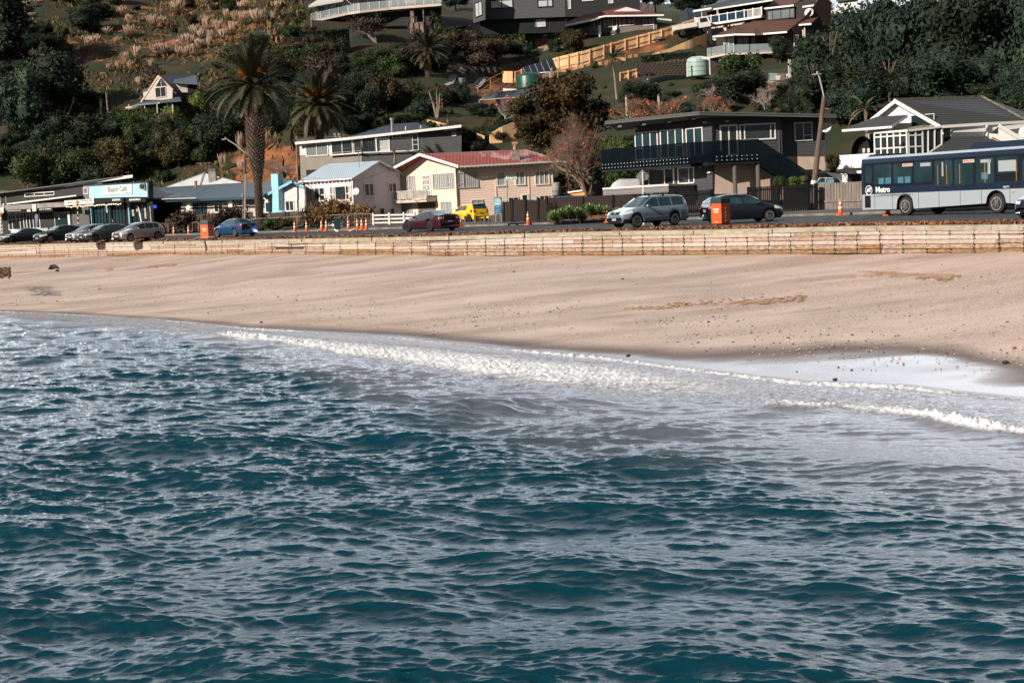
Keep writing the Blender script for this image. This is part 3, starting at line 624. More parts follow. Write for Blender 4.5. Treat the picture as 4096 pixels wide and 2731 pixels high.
wtext('Indian Restaurant & Bar', W, 56, 842, .21, M_lw, T, 1.46, bold=.004); wtext('Cafe & Takeaway', W, 180, 836, .24, M_lw, T, 1.46, bold=.004)
b = part('number_sign', M_white, T, lambda m: W.pbox(m, 107, 832, 122, 847, 1.45, 1.52)); wtext('251', W, 114.5, 839.5, .2, M_lg, b, 1.53)
b = part('hanging_sign', M_white, T, lambda m: W.pbox(m, 128, 818, 145, 845, 1.6, 1.7)); wtext('The Indian', W, 136.5, 829, .07, M_lg, b, 1.71); wtext('Summer', W, 136.5, 834, .07, M_lg, b, 1.71)
win(T, W, 33, 859, 101, 918, (.25, .5, .75), (.68,), fw=.09, name='french_door'); win(T, W, 105, 856, 165, 914, (.25, .5, .75), fw=.1, name='french_door')
g = win(T, W, 218, 850, 284, 908, (), pane=M_glassb, fw=.06, frame=M_whited);
for q in ((232, 861, 239, 878), (269, 852, 282, 905)): part('poster', M_white, g, lambda m: W.pbox(m, *q, .06, .08))
part('render_panel', mat('grey_render', (.13, .12, .125), .9, (.10, .095, .10), 2), T, lambda m: W.pbox(m, 285, 827, 360, 905, .0, .1))
part('porch_post', M_white, T, lambda m: (W.pbox(m, -1, 786, 3, 935, 1.5, 1.6), W.pbox(m, 22, 786, 25, 830, 1.5, 1.6)))
b = part('hanging_sign', M_white, T, lambda m: W.poly(m, [(-40, 840), (14, 828), (14, 852), (-40, 866)], 1.75, 1.8)); wtext('Store', W, -6, 845, .42, M_lg, b, 1.81)
# low picket fence in front of the restaurant
W2 = Wall(35, 117.5, 345, 117); T = thing('picket_fence', at(180, 925, 117), 'low white picket fence with a solid white panel in front of the restaurant', 'fence')
part('panel', M_white, T, lambda m: W2.pbox(m, 43, 918, 140, 935, 0, .06))
def pick(m):
  u0, u1, z0, z1 = W2.rect(140, 914, 345, 932); u = u0
  while u < u1: W2.box(m, u, u + .09, z0, z1, 0, .03); u += .15
  W2.box(m, u0, u1, z0 + .15, z0 + .22, -.04, 0); W2.box(m, u0, u1, z1 - .2, z1 - .13, -.04, 0)
part('pickets', M_white, T, pick)
# brown roof of a house behind
T = thing('brown_roofed_house', at(275, 720, 136), 'low brown gable roof showing behind the black restaurant', 'house')
part('roof', mat('brown_tiles', (.09, .045, .035), .8), T, lambda m: roofp(m, [(220, 730, 134), (335, 722, 134), (330, 708, 138), (250, 716, 138)], .15))
WW = Wall(218, 134.6, 336, 134.6); part('wall', M_black, T, lambda m: flat(m, WW, [(225, 735), (335, 725), (335, 790), (225, 790)]))
T = thing('dark_shed', at(10, 760, 134), 'dark grey roof corner behind the far left end of the restaurant', 'shed')
part('roof', mat('dark_iron', (.03, .035, .04), .6), T, lambda m: roofp(m, [(-90, 745, 131), (28, 757, 131), (30, 750, 134), (-60, 735, 134)], .15))
WW = Wall(-85, 131.5, 26, 131.5); part('wall', M_black, T, lambda m: flat(m, WW, [(-85, 750), (26, 758), (26, 800), (-85, 800)]))
# ================= B: blue cafe =================
T = thing('cafe_building', at(480, 925, 119), 'sky blue cafe with flat parapet and white name board', 'cafe'); CAFE = T
W = Wall(356, 119.5, 592, 118.5); WS = Wall(590, 118.5, 600, 122)
part('parapet', mat('blue_stucco', (.38, .62, .70), .8, (.32, .55, .63), 1.6, .2), T, lambda m: flat(m, W, [(355, 742), (588, 729), (590, 792), (357, 795)], .45, .5))
part('coping', mat('navy_trim', (.02, .05, .075), .5), T, lambda m: (flat(m, W, [(352, 740), (590, 726), (590, 730), (352, 744)], .55, .7), flat(m, W, [(588, 729), (594, 729), (594, 792), (590, 792)], .5, .6)))
b = part('name_board', M_white, T, lambda m: flat(m, W, [(411, 745), (528, 736), (529, 775), (412, 781)], .52, .06))
wtext('Beach Cafe', W, 470, 757, .78, M_lb, b, .53, sx=.86, bold=.005); wtext('Maraetai', W, 508, 771, .14, M_lg, b, .53)
def discs(m):
  c = W.P(568, 746, .75); m.lathe([(.28, 0), (.28, .12)], 20, c, 'Y')
dsc = part('round_sign', mat('bottle_green', (.015, .07, .04), .4), T, discs)
def star(m):
  c = W.P(569, 742, .78); pts = []
  for i in range(10):
    r = .11 if i % 2 == 0 else .045; t = math.pi / 2 + i * math.pi / 5; pts.append(c + W.u * (r * math.cos(t)) + Vector((0, 0, r * math.sin(t))))
  m.prism(pts, W.n * .02)
part('star', mat('red_star', (.55, .03, .03), .5), dsc, star); part('bracket', M_conc, T, lambda m: W.pbox(m, 574, 733, 580, 760, .5, .62))
part('awning', M_black, T, lambda m: (flat(m, W, [(375, 793), (494, 789), (494, 811), (375, 814)], 1.5, .2), flat(m, W, [(495, 789), (583, 788), (583, 808), (495, 811)], 1.3, .2), m.prism([W.P(375, 793, 1.4), W.P(583, 788, 1.4), W.P(583, 788, 0), W.P(375, 793, 0)], (0, 0, -.08))))
wtext('MÖVENPICK', W, 465, 800, .24, M_lw, T, 1.51, bold=.008, sx=.95); wtext('MÖVENPICK', W, 539, 799, .28, M_lw, T, 1.31, bold=.008, sx=1.1)
Wn = Wall(258, 118.2, 377, 118.0)
b = part('long_sign', M_white, T, lambda m: flat(m, Wn, [(257, 803), (376, 795), (376, 815), (258, 822)], 0, .06))
wtext('Beach Cafe', Wn, 290, 809, .38, M_lb, b, .01, sx=.85); wtext('Restaurant & Bar', Wn, 347, 802, .28, M_lg, b, .01, sx=.85); wtext('fully licensed', Wn, 348, 811, .13, M_lg, b, .01)
part('shop_wall', M_black, T, lambda m: W.pbox(m, 360, 811, 592, 935, -.3, 0))
for a, c in ((359, 371), (434, 443), (509, 523), (587, 596)): part('pillar', M_blue, T, lambda m: W.pbox(m, a, 812, c, 935, .05, .4))
part('pillar', mat('grey_pillar', (.36, .31, .29), .8), T, lambda m: W.pbox(m, 596, 806, 609, 935, .05, .4), False)
for a, c, k in ((374, 433, (.25, .5, .75)), (446, 508, (.25, .5, .75)), (526, 586, (.33, .66))): win(T, W, a, 818, c, 930, k, pane=M_glassb, frame=M_black, fw=.1, name='glass_door')
for q in ((423, 826, 432, 852), (527, 839, 537, 864), (543, 820, 552, 846), (575, 822, 586, 875)): part('poster', mat('paper', (.5, .45, .4), .8, (.3, .25, .2), 8), T, lambda m: W.pbox(m, *q, .1, .13))
def bulbs(m):
  m.tube([W.P(266 + i * 9.4, 827 - i * .55 + (3 if i % 5 == 2 else 0), 1.7) for i in range(24)], .012, 4)
  for i in range(24): m.ball(W.P(266 + i * 9.4, 828 - i * .55 + (3 if i % 5 == 2 else 0), 1.7), .05, n=6)
part('string_lights', mat('warm_bulb', (.9, .7, .5), .4, emit=(1, .75, .45, 2.5)), T, bulbs)
part('roof', mat('grey_roof_steel', (.10, .11, .12), .5), T, lambda m: roofp(m, [(360, 745, 119.2), (588, 733, 119), (596, 735, 129), (380, 745, 130)], .1))
part('side_wall', M_black, T, lambda m: WS.box(m, 0, WS.L, 2.9, WS.uv(590, 735)[1], -.2, 0))
# leaning pale pole with closed sunshade in front of the cafe
T = thing('folded_sunshade', at(569, 920, 116.5), 'closed white sunshade leaning on its pole outside the cafe doors', 'sunshade')
part('pole', M_white, T, lambda m: m.tube([at(569, 905, 116.5) - Vector((0, 0, .5)), at(562, 860, 116.5), at(553, 826, 116.5)], [.05, .05, .03], 8)); part('canopy', M_white, T, lambda m: m.tube([at(568.5, 900, 116.5), at(562, 862, 116.5), at(554, 830, 116.5)], [.08, .12, .04], 8))
# ================= C: long bungalow with blue-grey roof =================
T = thing('bungalow', at(820, 900, 122), 'long low white bungalow with steel blue roof and dark windows', 'house')
M_broof = stripes('blue_grey_iron', (.028, .05, .068), (.045, .075, .098), 'X', .3, .5, .45, .3)
W = Wall(606, 122, 1060, 123.5)
M_cream = mat('cream_boards', (.50, .44, .40), .7, (.42, .37, .34), 1.5)
part('wall', M_cream, T, lambda m: boards(m, W, [(725, 805), (1062, 790), (1062, 905), (725, 905)])); part('dark_wall', M_black, T, lambda m: flat(m, W, [(606, 805), (725, 805), (725, 905), (606, 905)], .01))
part('roof', M_broof, T, lambda m: (roofp(m, [(590, 800, 120.3), (1022, 786, 121.5), (1022, 728, 128), (860, 738, 127.5), (640, 750, 127.5), (590, 752, 127)], .12), roofp(m, [(585, 794, 119.9), (742, 786, 120.1), (613, 746, 125), (585, 748, 125)], .1)))
part('roof_back', M_broof, T, lambda m: roofp(m, [(590, 752, 127), (640, 750, 127.6), (1022, 728, 128.1), (1022, 750, 134), (590, 775, 134)], .1))
part('gutter', mat('blue_gutter', (.01, .05, .09), .5), T, lambda m: band(m, [(600, 804, 120.1), (1022, 790, 121.3)], .16)); part('white_gutter', M_white, T, lambda m: band(m, [(590, 797, 119.7), (784, 791, 119.9)], .06))
part('veranda_post', M_black, T, lambda m: (m.bar(at(933, 798, 121.4), at(934, 870, 121.4), .14), m.bar(at(930, 870, 121.4), at(934, 798, 121.4), .1)))
for q in ((607, 812, 634, 874), (640, 812, 663, 873), (666, 812, 690, 872), (694, 811, 723, 870)): win(T, W, *q, pane=M_glassd, frame=M_black, fw=.05)
nb_ = part('neon_frame', mat('neon_blue', (.02, .05, .6), .4, emit=(.05, .12, 1, 1.6)), T, lambda m: [W.pbox(m, *r, .12, .15) for r in ((609, 822, 625, 823.2), (609, 831, 625, 832.2), (609, 823, 610.2, 831), (624, 823, 625.2, 831))]); wtext('OPEN', W, 617, 827, .15, MATS['neon_blue'], nb_, .14)
win(T, W, 772, 815, 830, 857, (.33, .66), pane=M_glassb, frame=M_black, fw=.1, name='folding_door'); win(T, W, 857, 815, 896, 850, (.5,), pane=M_glassb, fw=.1); win(T, W, 985, 818, 1000, 848, pane=M_glassb, fw=.07); win(T, W, 1022, 815, 1040, 850, pane=M_glassb, fw=.07)
for x, y in ((755, 830), (923, 823)): lamp_bulk(T, W, x, y)
part('flue', mat('rusty_flue', (.28, .16, .11), .7), T, lambda m: (m.tube([at(784, 753, 124), at(783, 726, 124)], .13, 12), m.tube([at(783, 730, 124), at(783, 724, 124)], .17, 12)))
T = thing('white_roofed_house', at(820, 740, 134), 'pale white hipped iron roof with tall chimney behind the bungalow', 'house')
M_wroof = mat('white_iron', (.58, .60, .62), .6, (.40, .41, .42), 1.0, .2, lo=.55, hi=.7)
def hip(m):
  L_, A, Rr, B = (653, 752, 130), (817, 693, 136), (968, 731, 130), (815, 752, 129)
  roofp(m, [L_, B, A], .1); roofp(m, [B, Rr, A], .1); roofp(m, [L_, A, (880, 728, 142)], .1); roofp(m, [A, Rr, (880, 728, 142)], .1)
part('roof', M_wroof, T, hip); WW = Wall(660, 130.6, 962, 130.6); part('wall', M_cream, T, lambda m: flat(m, WW, [(660, 753), (815, 753), (962, 735), (962, 850), (660, 850)]))
part('ridge_cap', mat('grey_cap', (.3, .3, .31), .7), T, lambda m: (m.bar(at(817, 692, 136), at(798, 750, 129.3), .14), m.bar(at(817, 692, 136), at(655, 751, 130), .1)))
ch = part('chimney', M_conc, T, lambda m: (lambda a: m.box(a.x - .38, a.x + .38, a.y - .4, a.y + .4, a.z - 1.4, a.z + 1.25))(at(852, 724, 131.8))); part('chimney_cap', mat('dark_cap', (.1, .1, .1), .8), ch, lambda m: (lambda a: m.box(a.x - .42, a.x + .42, a.y - .44, a.y + .44, a.z + 1.05, a.z + 1.2))(at(852, 724, 131.8)))
def ant(m, p, s=1., rot=0, n=9):
  p = Vector(p); m.tube([p, p + Vector((0, 0, 1.6 * s))], .03, 5); top = p + Vector((0, 0, 1.55 * s)); d = Vector((math.cos(rot), math.sin(rot), 0)); e = Vector((-d.y, d.x, 0)) * .25; m.bar(top - d * 1.3 * s, top + d * .3, .03)
  for i in range(n): q = top - d * (1.3 - i * .17) * s; m.bar(q - e - Vector((0, 0, .12)), q + e + Vector((0, 0, .12)), .018)
part('aerial', mat('aerial_metal', (.25, .25, .25), .5, metal=.6), T, lambda m: ant(m, at(840, 710, 131.8), 1., 0.1))
# ================= D: house with blue chimney =================
T = thing('blue_trimmed_cottage', at(1140, 890, 119), 'white weatherboard cottage with sky blue chimney and blue gable edge', 'house')
W = Wall(1056, 119.5, 1222, 119); M_bd = mat('white_boards', (.62, .60, .60), .65, (.55, .53, .53), 1.2)
part('wall', M_bd, T, lambda m: boards(m, W, [(1060, 782), (1165, 728), (1218, 748), (1224, 895), (1062, 900)]))
part('roof', M_broof, T, lambda m: (roofp(m, [(1048, 785, 118.8), (1165, 722, 118.8), (1150, 714, 128), (1052, 726, 129)], .12), roofp(m, [(1165, 722, 118.8), (1216, 744, 118.8), (1230, 735, 128), (1150, 714, 128)], .12)))
part('barge_board', M_blue, T, lambda m: band(m, [(1049, 783, 118.7), (1165, 722, 118.7), (1216, 744, 118.7)], .26, .12))
def chim(m):
  c = [W.uv(x, y) for x, y in ((1105, 696), (1132, 695), (1134, 742), (1137, 840), (1150, 846), (1150, 853), (1104, 853), (1110, 846), (1111, 770), (1106, 742))]
  m.prism([W.pt(u, z, 0.03) for u, z in c], W.n * .6)
part('chimney', mat('blue_stucco2', (.30, .58, .68), .85, bump=.8, bscale=9), T, chim); part('side_wall', M_bd, T, lambda m: Wall(1220, 119.05, 1228, 127).box(m, 0, 8, 2.9, 4.6, -.15, 0))
win(T, W, 1061, 806, 1105, 852, (.5,), pane=M_glassb, fw=.12); win(T, W, 1142, 802, 1180, 845, (.5,), pane=M_glassd, fw=.1); part('door', M_white, T, lambda m: W.pbox(m, 1187, 799, 1219, 845, .02, .06))
# ================= E: white villa =================
T = thing('white_cottage', at(1400, 893, 120), 'pale grey weatherboard cottage with light blue iron roof beside the cream house', 'house')
W = Wall(1215, 121.3, 1411, 119.6); V = Wall(1411, 119.6, 1600, 125.5)
M_wb = mat('pale_boards', (.72, .70, .73), .65, (.65, .63, .66), 1)
part('front_wall', M_wb, T, lambda m: boards(m, W, [(1215, 728), (1411, 716), (1418, 905), (1224, 905)])); part('gable_wall', M_wb, T, lambda m: boards(m, V, [(1411, 718), (1521, 650), (1600, 690), (1606, 905), (1418, 905)]))
e0, e1, r1, r0, b1 = at(1193, 727, 120.9), at(1408, 714, 119.2), at(1522, 643, 122.6), at(1306, 656, 125.2), at(1612, 692, 126)
M_lroof = stripes('pale_blue_iron', (.30, .38, .46), (.36, .45, .54), 'X', .2, .5, .35, .3)
part('roof', M_lroof, T, lambda m: (m.prism([e0, e1, r1, r0], (0, 0, -.08)), m.prism([r0, r1, b1, b1 + (r0 - r1)], (0, 0, -.08))))
part('gutter', M_whited, T, lambda m: band(m, [e0 + Vector((0, -.02, .03)), e1 + Vector((0, -.02, .03))], .12, .1)); part('barge_board', M_whited, T, lambda m: band(m, [e1 + Vector((.1, -.1, .02)), r1 + Vector((0, -.12, .03)), b1 + Vector((0, -.12, .02))], .2, .06))
def tails(m):
  for i in range(15): q = e0.lerp(e1, i / 14); m.box(q.x - .04, q.x + .04, q.y + .05, q.y + .5, q.z - .25, q.z - .12)
part('rafter_tails', M_whited, T, tails); part('corner_board', M_whited, T, lambda m: (W.pbox(m, 1403, 720, 1413, 890, 0, .06), V.pbox(m, 1411, 720, 1417, 890, 0, .06), V.pbox(m, 1492, 700, 1500, 890, 0, .06), V.box(m, 0, V.L, V.uv(1411, 722)[1] - .05, V.uv(1411, 722)[1] + .05, 0, .05)))
win(T, W, 1219, 753, 1304, 805, (.25, .73), ((.45, 0, .25), (.45, .73, 1)), fw=.11); win(T, W, 1320, 745, 1410, 801, (.25, .74), ((.45, 0, .25), (.45, .74, 1)), fw=.11)
part('curtain', stripes('cream_curtain', (.30, .26, .24), (.55, .50, .46), 'X', .12, .5, .8), T, lambda m: [W.pbox(m, *q, .0, .07) for q in ((1222, 756, 1236, 801), (1243, 756, 1260, 801), (1325, 749, 1338, 797), (1391, 746, 1404, 795))])
win(T, V, 1453, 733, 1498, 786, (.5,), pane=M_glassd, fw=.11); win(T, V, 1550, 731, 1586, 770, (.5,), pane=M_glassd, fw=.1); win(T, V, 1514, 831, 1540, 875, (), (.3,), fw=.09); win(T, V, 1558, 832, 1579, 860, fw=.09)
dish(T, V, 1424, 766, .34); part('aerial', MATS['aerial_metal'], T, lambda m: ant(m, r1 + Vector((-2, .5, -.6)), 1.2, .2))
# ================= F: long modern grey house behind =================
T = thing('long_modern_house', at(1450, 720, 138), 'long two-storey grey house with low white-edged roof above the cottages', 'house')
W = Wall(1184, 137, 1447, 139); V = Wall(1447, 139, 1850, 144)
M_taupe = mat('taupe_boards', (.25, .225, .20), .7, (.21, .19, .17), 1); M_dkb = mat('charcoal_boards', (.055, .062, .065), .65, (.045, .05, .055), 1)
part('wall', M_taupe, T, lambda m: boards(m, W, [(1196, 622), (1448, 611), (1448, 760), (1200, 790)], .2)); part('upper_wall', M_bd, T, lambda m: boards(m, W, [(1194, 572), (1448, 552), (1448, 611), (1195, 622)], .2))
part('dark_wall', M_dkb, T, lambda m: boards(m, V, [(1447, 548), (1700, 528), (1700, 700), (1447, 740)], .2)); part('end_wall', M_dkb, T, lambda m: boards(m, V, [(1700, 528), (1846, 512), (1846, 640), (1700, 660)], .2))
def lroof(m): roofp(m, [(1180, 570, 136.4), (1395, 552, 138.2), (1845, 503, 143.2), (1845, 498, 153), (1400, 541, 149), (1190, 556, 147)], .15)
part('roof', mat('long_run_iron', (.12, .13, .135), .5), T, lroof); part('fascia', M_whited, T, lambda m: band(m, [(1180, 569, 136.2), (1395, 550, 138), (1845, 500, 143)], .26, .1))
part('hip_roof', mat('navy_tiles', (.018, .03, .05), .6, bump=.3, bscale=8), T, lambda m: (roofp(m, [(1400, 545, 142), (1640, 520, 144), (1658, 491, 148), (1560, 497, 148)], .1), roofp(m, [(1640, 520, 144), (1725, 512, 146), (1667, 490, 148), (1655, 491, 148)], .1)))
part('downpipe', mat('brown_pipe', (.20, .13, .10), .6), T, lambda m: m.tube([W.P(1186, 572, .2), W.P(1194, 770, .2)], .1, 8)); part('side_return', M_taupe, T, lambda m: Wall(1190, 142, 1196, 137.2).box(m, 0, 5, 3, 9.4, -.1, 0))
part('flue', mat('galv', (.5, .5, .51), .3, metal=.8), T, lambda m: (m.tube([at(1570, 540, 141), at(1568, 478, 141)], .17, 12), m.tube([at(1568, 482, 141), at(1568, 472, 141)], .24, 12)))
for x in (1340, 1357): part('roof_vent', mat('galv', (.5, .5, .51), .3), T, lambda m: (m.tube([at(x - 5, 549, 138.6), at(x, 540, 138.6), at(x + 5, 549, 138.6)], .04, 6), m.ball(at(x, 538, 138.6), .16, n=8)))
part('roof_pipe', M_white, T, lambda m: [m.tube([at(x, y, 141.5), at(x, y - h, 141.5)], .06, 6) for x, y, h in ((1623, 522, 16), (1683, 515, 13))])
win(T, W, 1222, 573, 1315, 622, (.49,), pane=M_glassg, fw=.09); win(T, W, 1324, 562, 1414, 618, (.5,), pane=M_glassd, fw=.08); win(T, W, 1416, 556, 1447, 612, pane=M_glassd, fw=.06, frame=M_dkb)
win(T, V, 1450, 556, 1500, 606, (.5,), pane=M_glassd, fw=.06, frame=M_dkb); part('column', M_whited, T, lambda m: V.pbox(m, 1500, 548, 1509, 608, 0, .3)); win(T, V, 1511, 556, 1561, 605, (), (.35,), pane=M_glassw, fw=.09)
win(T, V, 1507, 541, 1558, 553, pane=M_glassd, fw=.06); win(T, V, 1568, 535, 1642, 552, (.45,), pane=M_glassd, fw=.06); win(T, V, 1647, 534, 1676, 602, (), (.35, .6), pane=M_glassb, fw=.07); win(T, V, 1780, 513, 1826, 522, pane=M_glassg, fw=.07); win(T, V, 1808, 531, 1825, 545, pane=M_glassd, fw=.07)
part('sill_band', M_whited, T, lambda m: (band(m, [W.P(1318, 619, .3), W.P(1447, 609, .3)], .13, .1), band(m, [W.P(1447, 609, .3), V.P(1650, 601, .3)], .1, .1))); part('deck_rail', mat('rail_metal', (.3, .3, .3), .4, metal=.5), T, lambda m: (m.bar(W.P(1326, 612, .5), W.P(1445, 603, .5), .05), m.bar(W.P(1445, 603, .5), W.P(1445, 615, .5), .05)))
win(T, W, 1226, 681, 1272, 702, pane=M_black, frame=M_black, fw=.05)
# ================= G: cream weatherboard house =================
T = thing('cream_house', at(1825, 880, 124), 'two-storey cream weatherboard house with rusty red iron roof and balcony', 'house')
W = Wall(1583, 126.3, 1824, 123.8); V = Wall(1824, 123.8, 2222, 129)
M_cr1 = mat('cream_weatherboard', (.76, .61, .51), .65, (.70, .55, .46), .9)
part('gable_wall', M_cr1, T, lambda m: boards(m, W, [(1585, 684), (1677, 624), (1822, 668), (1832, 885), (1596, 905)], .21)); part('side_wall', M_cr1, T, lambda m: boards(m, V, [(1824, 662), (2208, 648), (2222, 800), (2222, 868), (1832, 885)], .21))
A0, A1, A2 = at(1536, 688, 124.3), at(1677, 615, 124.2), at(1833, 663, 123.0); B1, B2 = at(2104, 598, 132.2), at(2249, 641, 128.6)
def rust():
  m = stripes('rusty_red_iron', (.22, .045, .035), (.30, .075, .06), 'X', .3, .5, .6, .3); n = m.node_tree; l = n.links.new; p = n.nodes['Principled BSDF']; src = p.inputs['Base Color'].links[0].from_socket
  t = n.nodes.new('ShaderNodeTexCoord'); mpn = n.nodes.new('ShaderNodeMapping'); mpn.inputs['Scale'].default_value = (1.0, .35, 1); l(t.outputs['Object'], mpn.inputs[0]); z = n.nodes.new('ShaderNodeTexNoise'); z.inputs['Scale'].default_value = .9; z.inputs['Detail'].default_value = 8; l(mpn.outputs[0], z.inputs['Vector'])
  sp = n.nodes.new('ShaderNodeSeparateXYZ'); l(t.outputs['Object'], sp.inputs[0]); mr = n.nodes.new('ShaderNodeMapRange'); mr.inputs['From Min'].default_value = 1; mr.inputs['From Max'].default_value = 8; mr.inputs['To Min'].default_value = -.1; mr.inputs['To Max'].default_value = .12; l(sp.outputs['X'], mr.inputs[0])
  ad = n.nodes.new('ShaderNodeMath'); l(z.outputs['Fac'], ad.inputs[0]); l(mr.outputs[0], ad.inputs[1]); r = n.nodes.new('ShaderNodeValToRGB'); r.color_ramp.elements[0].position = .5; r.color_ramp.elements[1].position = .62; l(ad.outputs[0], r.inputs[0])
  q = n.nodes.new('ShaderNodeMix'); q.data_type = 'RGBA'; l(r.outputs[0], q.inputs[0]); l(src, q.inputs[6]); q.inputs[7].default_value = (.45, .27, .25, 1); l(q.outputs[2], p.inputs['Base Color']); return m
part('roof', rust(), T, lambda m: (m.prism([A2, B2, B1, A1], (0, 0, -.08)), m.prism([A0, A1, B1, A0 + (B1 - A1)], (0, 0, -.08)), m.prism([B1, B2, B2 + Vector((-2, 6, -.2))], (0, 0, -.08))))
part('barge_board', M_whited, T, lambda m: band(m, [A0 + Vector((0, -.05, .04)), A1 + Vector((0, -.08, .05)), A2 + Vector((0, -.05, .04))], .26, .08)); part('gutter', mat('old_gutter', (.5, .5, .5), .6), T, lambda m: (band(m, [A2 + Vector((.1, -.05, -.02)), B2 + Vector((0, -.05, -.02))], .15, .12), m.prism([B2 + Vector((0, -.1, .02)), B2 + Vector((.55, -.1, -.28)), B2 + Vector((-.05, -.1, -.22))], (0, .1, 0))))
def tails2(m):
  for i in range(24): q = A2.lerp(B2, (i + .5) / 24); m.box(q.x - .04, q.x + .04, q.y + .1, q.y + .7, q.z - .3, q.z - .17)
part('rafter_tails', M_whited, T, tails2)
for Q_, q in ((W, (1816, 668, 1832, 880)), (V, (1824, 664, 1838, 880)), (V, (1977, 655, 1992, 878)), (V, (2110, 650, 2124, 870)), (V, (2206, 650, 2219, 866))): part('corner_board', M_cr1, T, lambda m: Q_.pbox(m, *q, 0, .065))
M_alu = mat('aluminium_frame', (.42, .43, .44), .5)
win(T, W, 1614, 706, 1663, 762, (.5,), ((.28, 0, .5),), pane=M_curt, frame=M_alu); win(T, W, 1689, 700, 1728, 790, (.5,), (.3, .55, .78), pane=M_curt, fw=.12, name='french_door'); win(T, W, 1732, 697, 1818, 752, (.3, .7), ((.33, 0, .3), (.33, .7, 1)), pane=M_curt, frame=M_alu)
win(T, W, 1608, 816, 1652, 866, (.6,), ((.3, 0, .6),), pane=M_curt, frame=M_alu); win(T, W, 1764, 808, 1808, 856, (.6,), pane=M_curt, frame=M_alu)
part('roller_door', stripes('roller_door', (.10, .075, .06), (.17, .13, .11), 'Z', .12, .5, .7, .5), T, lambda m: W.pbox(m, 1671, 811, 1744, 872, .01, .05))
win(T, V, 1827, 691, 1914, 750, (.3,), ((.3, 0, .3),), pane=M_curt, frame=M_alu); win(T, V, 1983, 687, 2024, 745, pane=M_curt, fw=.12); win(T, V, 2058, 685, 2103, 741, (.45,), pane=M_curt, fw=.1); win(T, V, 2137, 683, 2199, 739, (.33, .66), pane=M_curt, fw=.1)
win(T, V, 1885, 800, 1933, 822, (.5,), pane=M_curt, frame=M_alu); win(T, V, 2032, 790, 2076, 812, (.5,), frame=M_alu); win(T, V, 2083, 776, 2115, 806, fw=.13, pane=M_glassb); win(T, V, 2157, 783, 2198, 806, (.5,), frame=M_alu)
def bal(m, rails):
  F0, F1 = W.uv(1523, 797)[0] if False else W.uv(1533, 803)[0], W.uv(1747, 795)[0]; z = W.uv(1640, 800)[1]
  return F0, F1, z
u0, u1, zf = bal(None, 0); O = 1.25; zt = W.uv(1640, 766)[1]
part('balcony_deck', mat('peeling_white', (.55, .48, .42), .8, (.3, .22, .17), 3, .3, lo=.5, hi=.7), T, lambda m: (W.box(m, u0, u1, zf - .25, zf, 0, O), W.box(m, u1 - 1.6, u1 + .05, zf - .05, zf + .12, 0, O + .1)))
def rails(m):
  n = 9
  for i in range(n): u = u0 + (u1 - u0 - .08) * i / (n - 1); W.box(m, u, u + .07, zf, zt, O - .12, O - .04)
  W.box(m, u0, u1, zt, zt + .07, O - .14, O - .02); W.box(m, u0, u0 + .07, zf, zt, .1, .18); W.box(m, u0, u0 + .07, zt, zt + .07, 0, O)
part('balcony_rail', MATS['peeling_white'], T, rails); part('balcony_panel', mat('frosted_glass', (.42, .38, .35), .35, (.3, .28, .27), 1.5), T, lambda m: (W.box(m, u0 + .08, u1 - .1, zf + .08, zt - .02, O - .10, O - .08), W.box(m, u0 + .02, u0 + .05, zf + .08, zt - .02, .2, O - .15)))
part('balcony_brace', M_black, T, lambda m: (m.bar(W.pt(u0 + 1.2, zf - .25, O - .1), W.pt(u0 + 2, zf - 1.3, .05), .12), m.bar(W.pt(u0 + 2.6, zf - .25, O - .1), W.pt(u0 + 2.6, 2.95, O - .1), .1)))
dish(T, W, 1519, 796, .36, 1.6)
def chm(m): a = at(2063, 612, 127); m.box(a.x - .33, a.x + .33, a.y - .3, a.y + .4, a.z - .7, a.z + .28)
ch = part('chimney', mat('old_concrete', (.25, .22, .19), .9, (.12, .11, .10), 3, .4), T, chm)
def pot(m):
  a = at(2060, 600, 127.05); m.tube([a, a + Vector((0, 0, .5))], [.2, .14], 10); m.tube([a + Vector((-.25, 0, .55)), a + Vector((.25, 0, .55))], .16, 10)
part('chimney_pot', mat('terracotta', (.42, .22, .13), .8, (.3, .15, .09), 6), ch, pot)
part('wall_sign', M_alu, T, lambda m: W.pbox(m, 1594, 761, 1612, 765, .03, .06)); part('stain', mat('bare_timber_marks', (.12, .07, .05), .9), T, lambda m: [V.pbox(m, x, 686 - (x - 1838) * .03, x + w, 689 - (x - 1838) * .03, .03, .036) for x, w in ((1838, 5), (1846, 3), (1853, 2), (1861, 7))])
# ================= H: charcoal house with glass balcony =================
T = thing('charcoal_house', at(2846, 800, 107), 'large charcoal weatherboard house with flat roof and dark glass balcony', 'house')
W = Wall(2541, 112.5, 2848, 107.2); V = Wall(2848, 107.2, 3126, 109.5); Z_ = Wall(3126, 110.6, 3302, 112)
M_ch = mat('charcoal_weatherboard', (.050, .054, .062), .6, (.042, .046, .052), .8); M_stu = mat('cream_stucco', (.45, .35, .29), .9, (.40, .31, .26), 2, .3)
part('front_wall', M_ch, T, lambda m: boards(m, W, [(2541, 505), (2848, 470), (2852, 800), (2550, 810)], .2, .035)); part('side_wall', M_ch, T, lambda m: boards(m, V, [(2848, 470), (3126, 463), (3130, 640), (2850, 640)], .2, .035))
part('rear_wall', M_ch, T, lambda m: boards(m, Z_, [(3126, 466), (3300, 468), (3300, 626), (3128, 628)], .2, .035)); part('return_wall', M_ch, T, lambda m: Wall(3126, 109.4, 3128, 110.7).box(m, 0, 1.4, 4, V.uv(3126, 465)[1], -.1, 0))
part('base_wall', M_stu, T, lambda m: (flat(m, V, [(2852, 640), (3130, 640), (3134, 800), (2856, 800)], .02), flat(m, Z_, [(3128, 627), (3300, 625), (3302, 760), (3130, 770)], .02)))
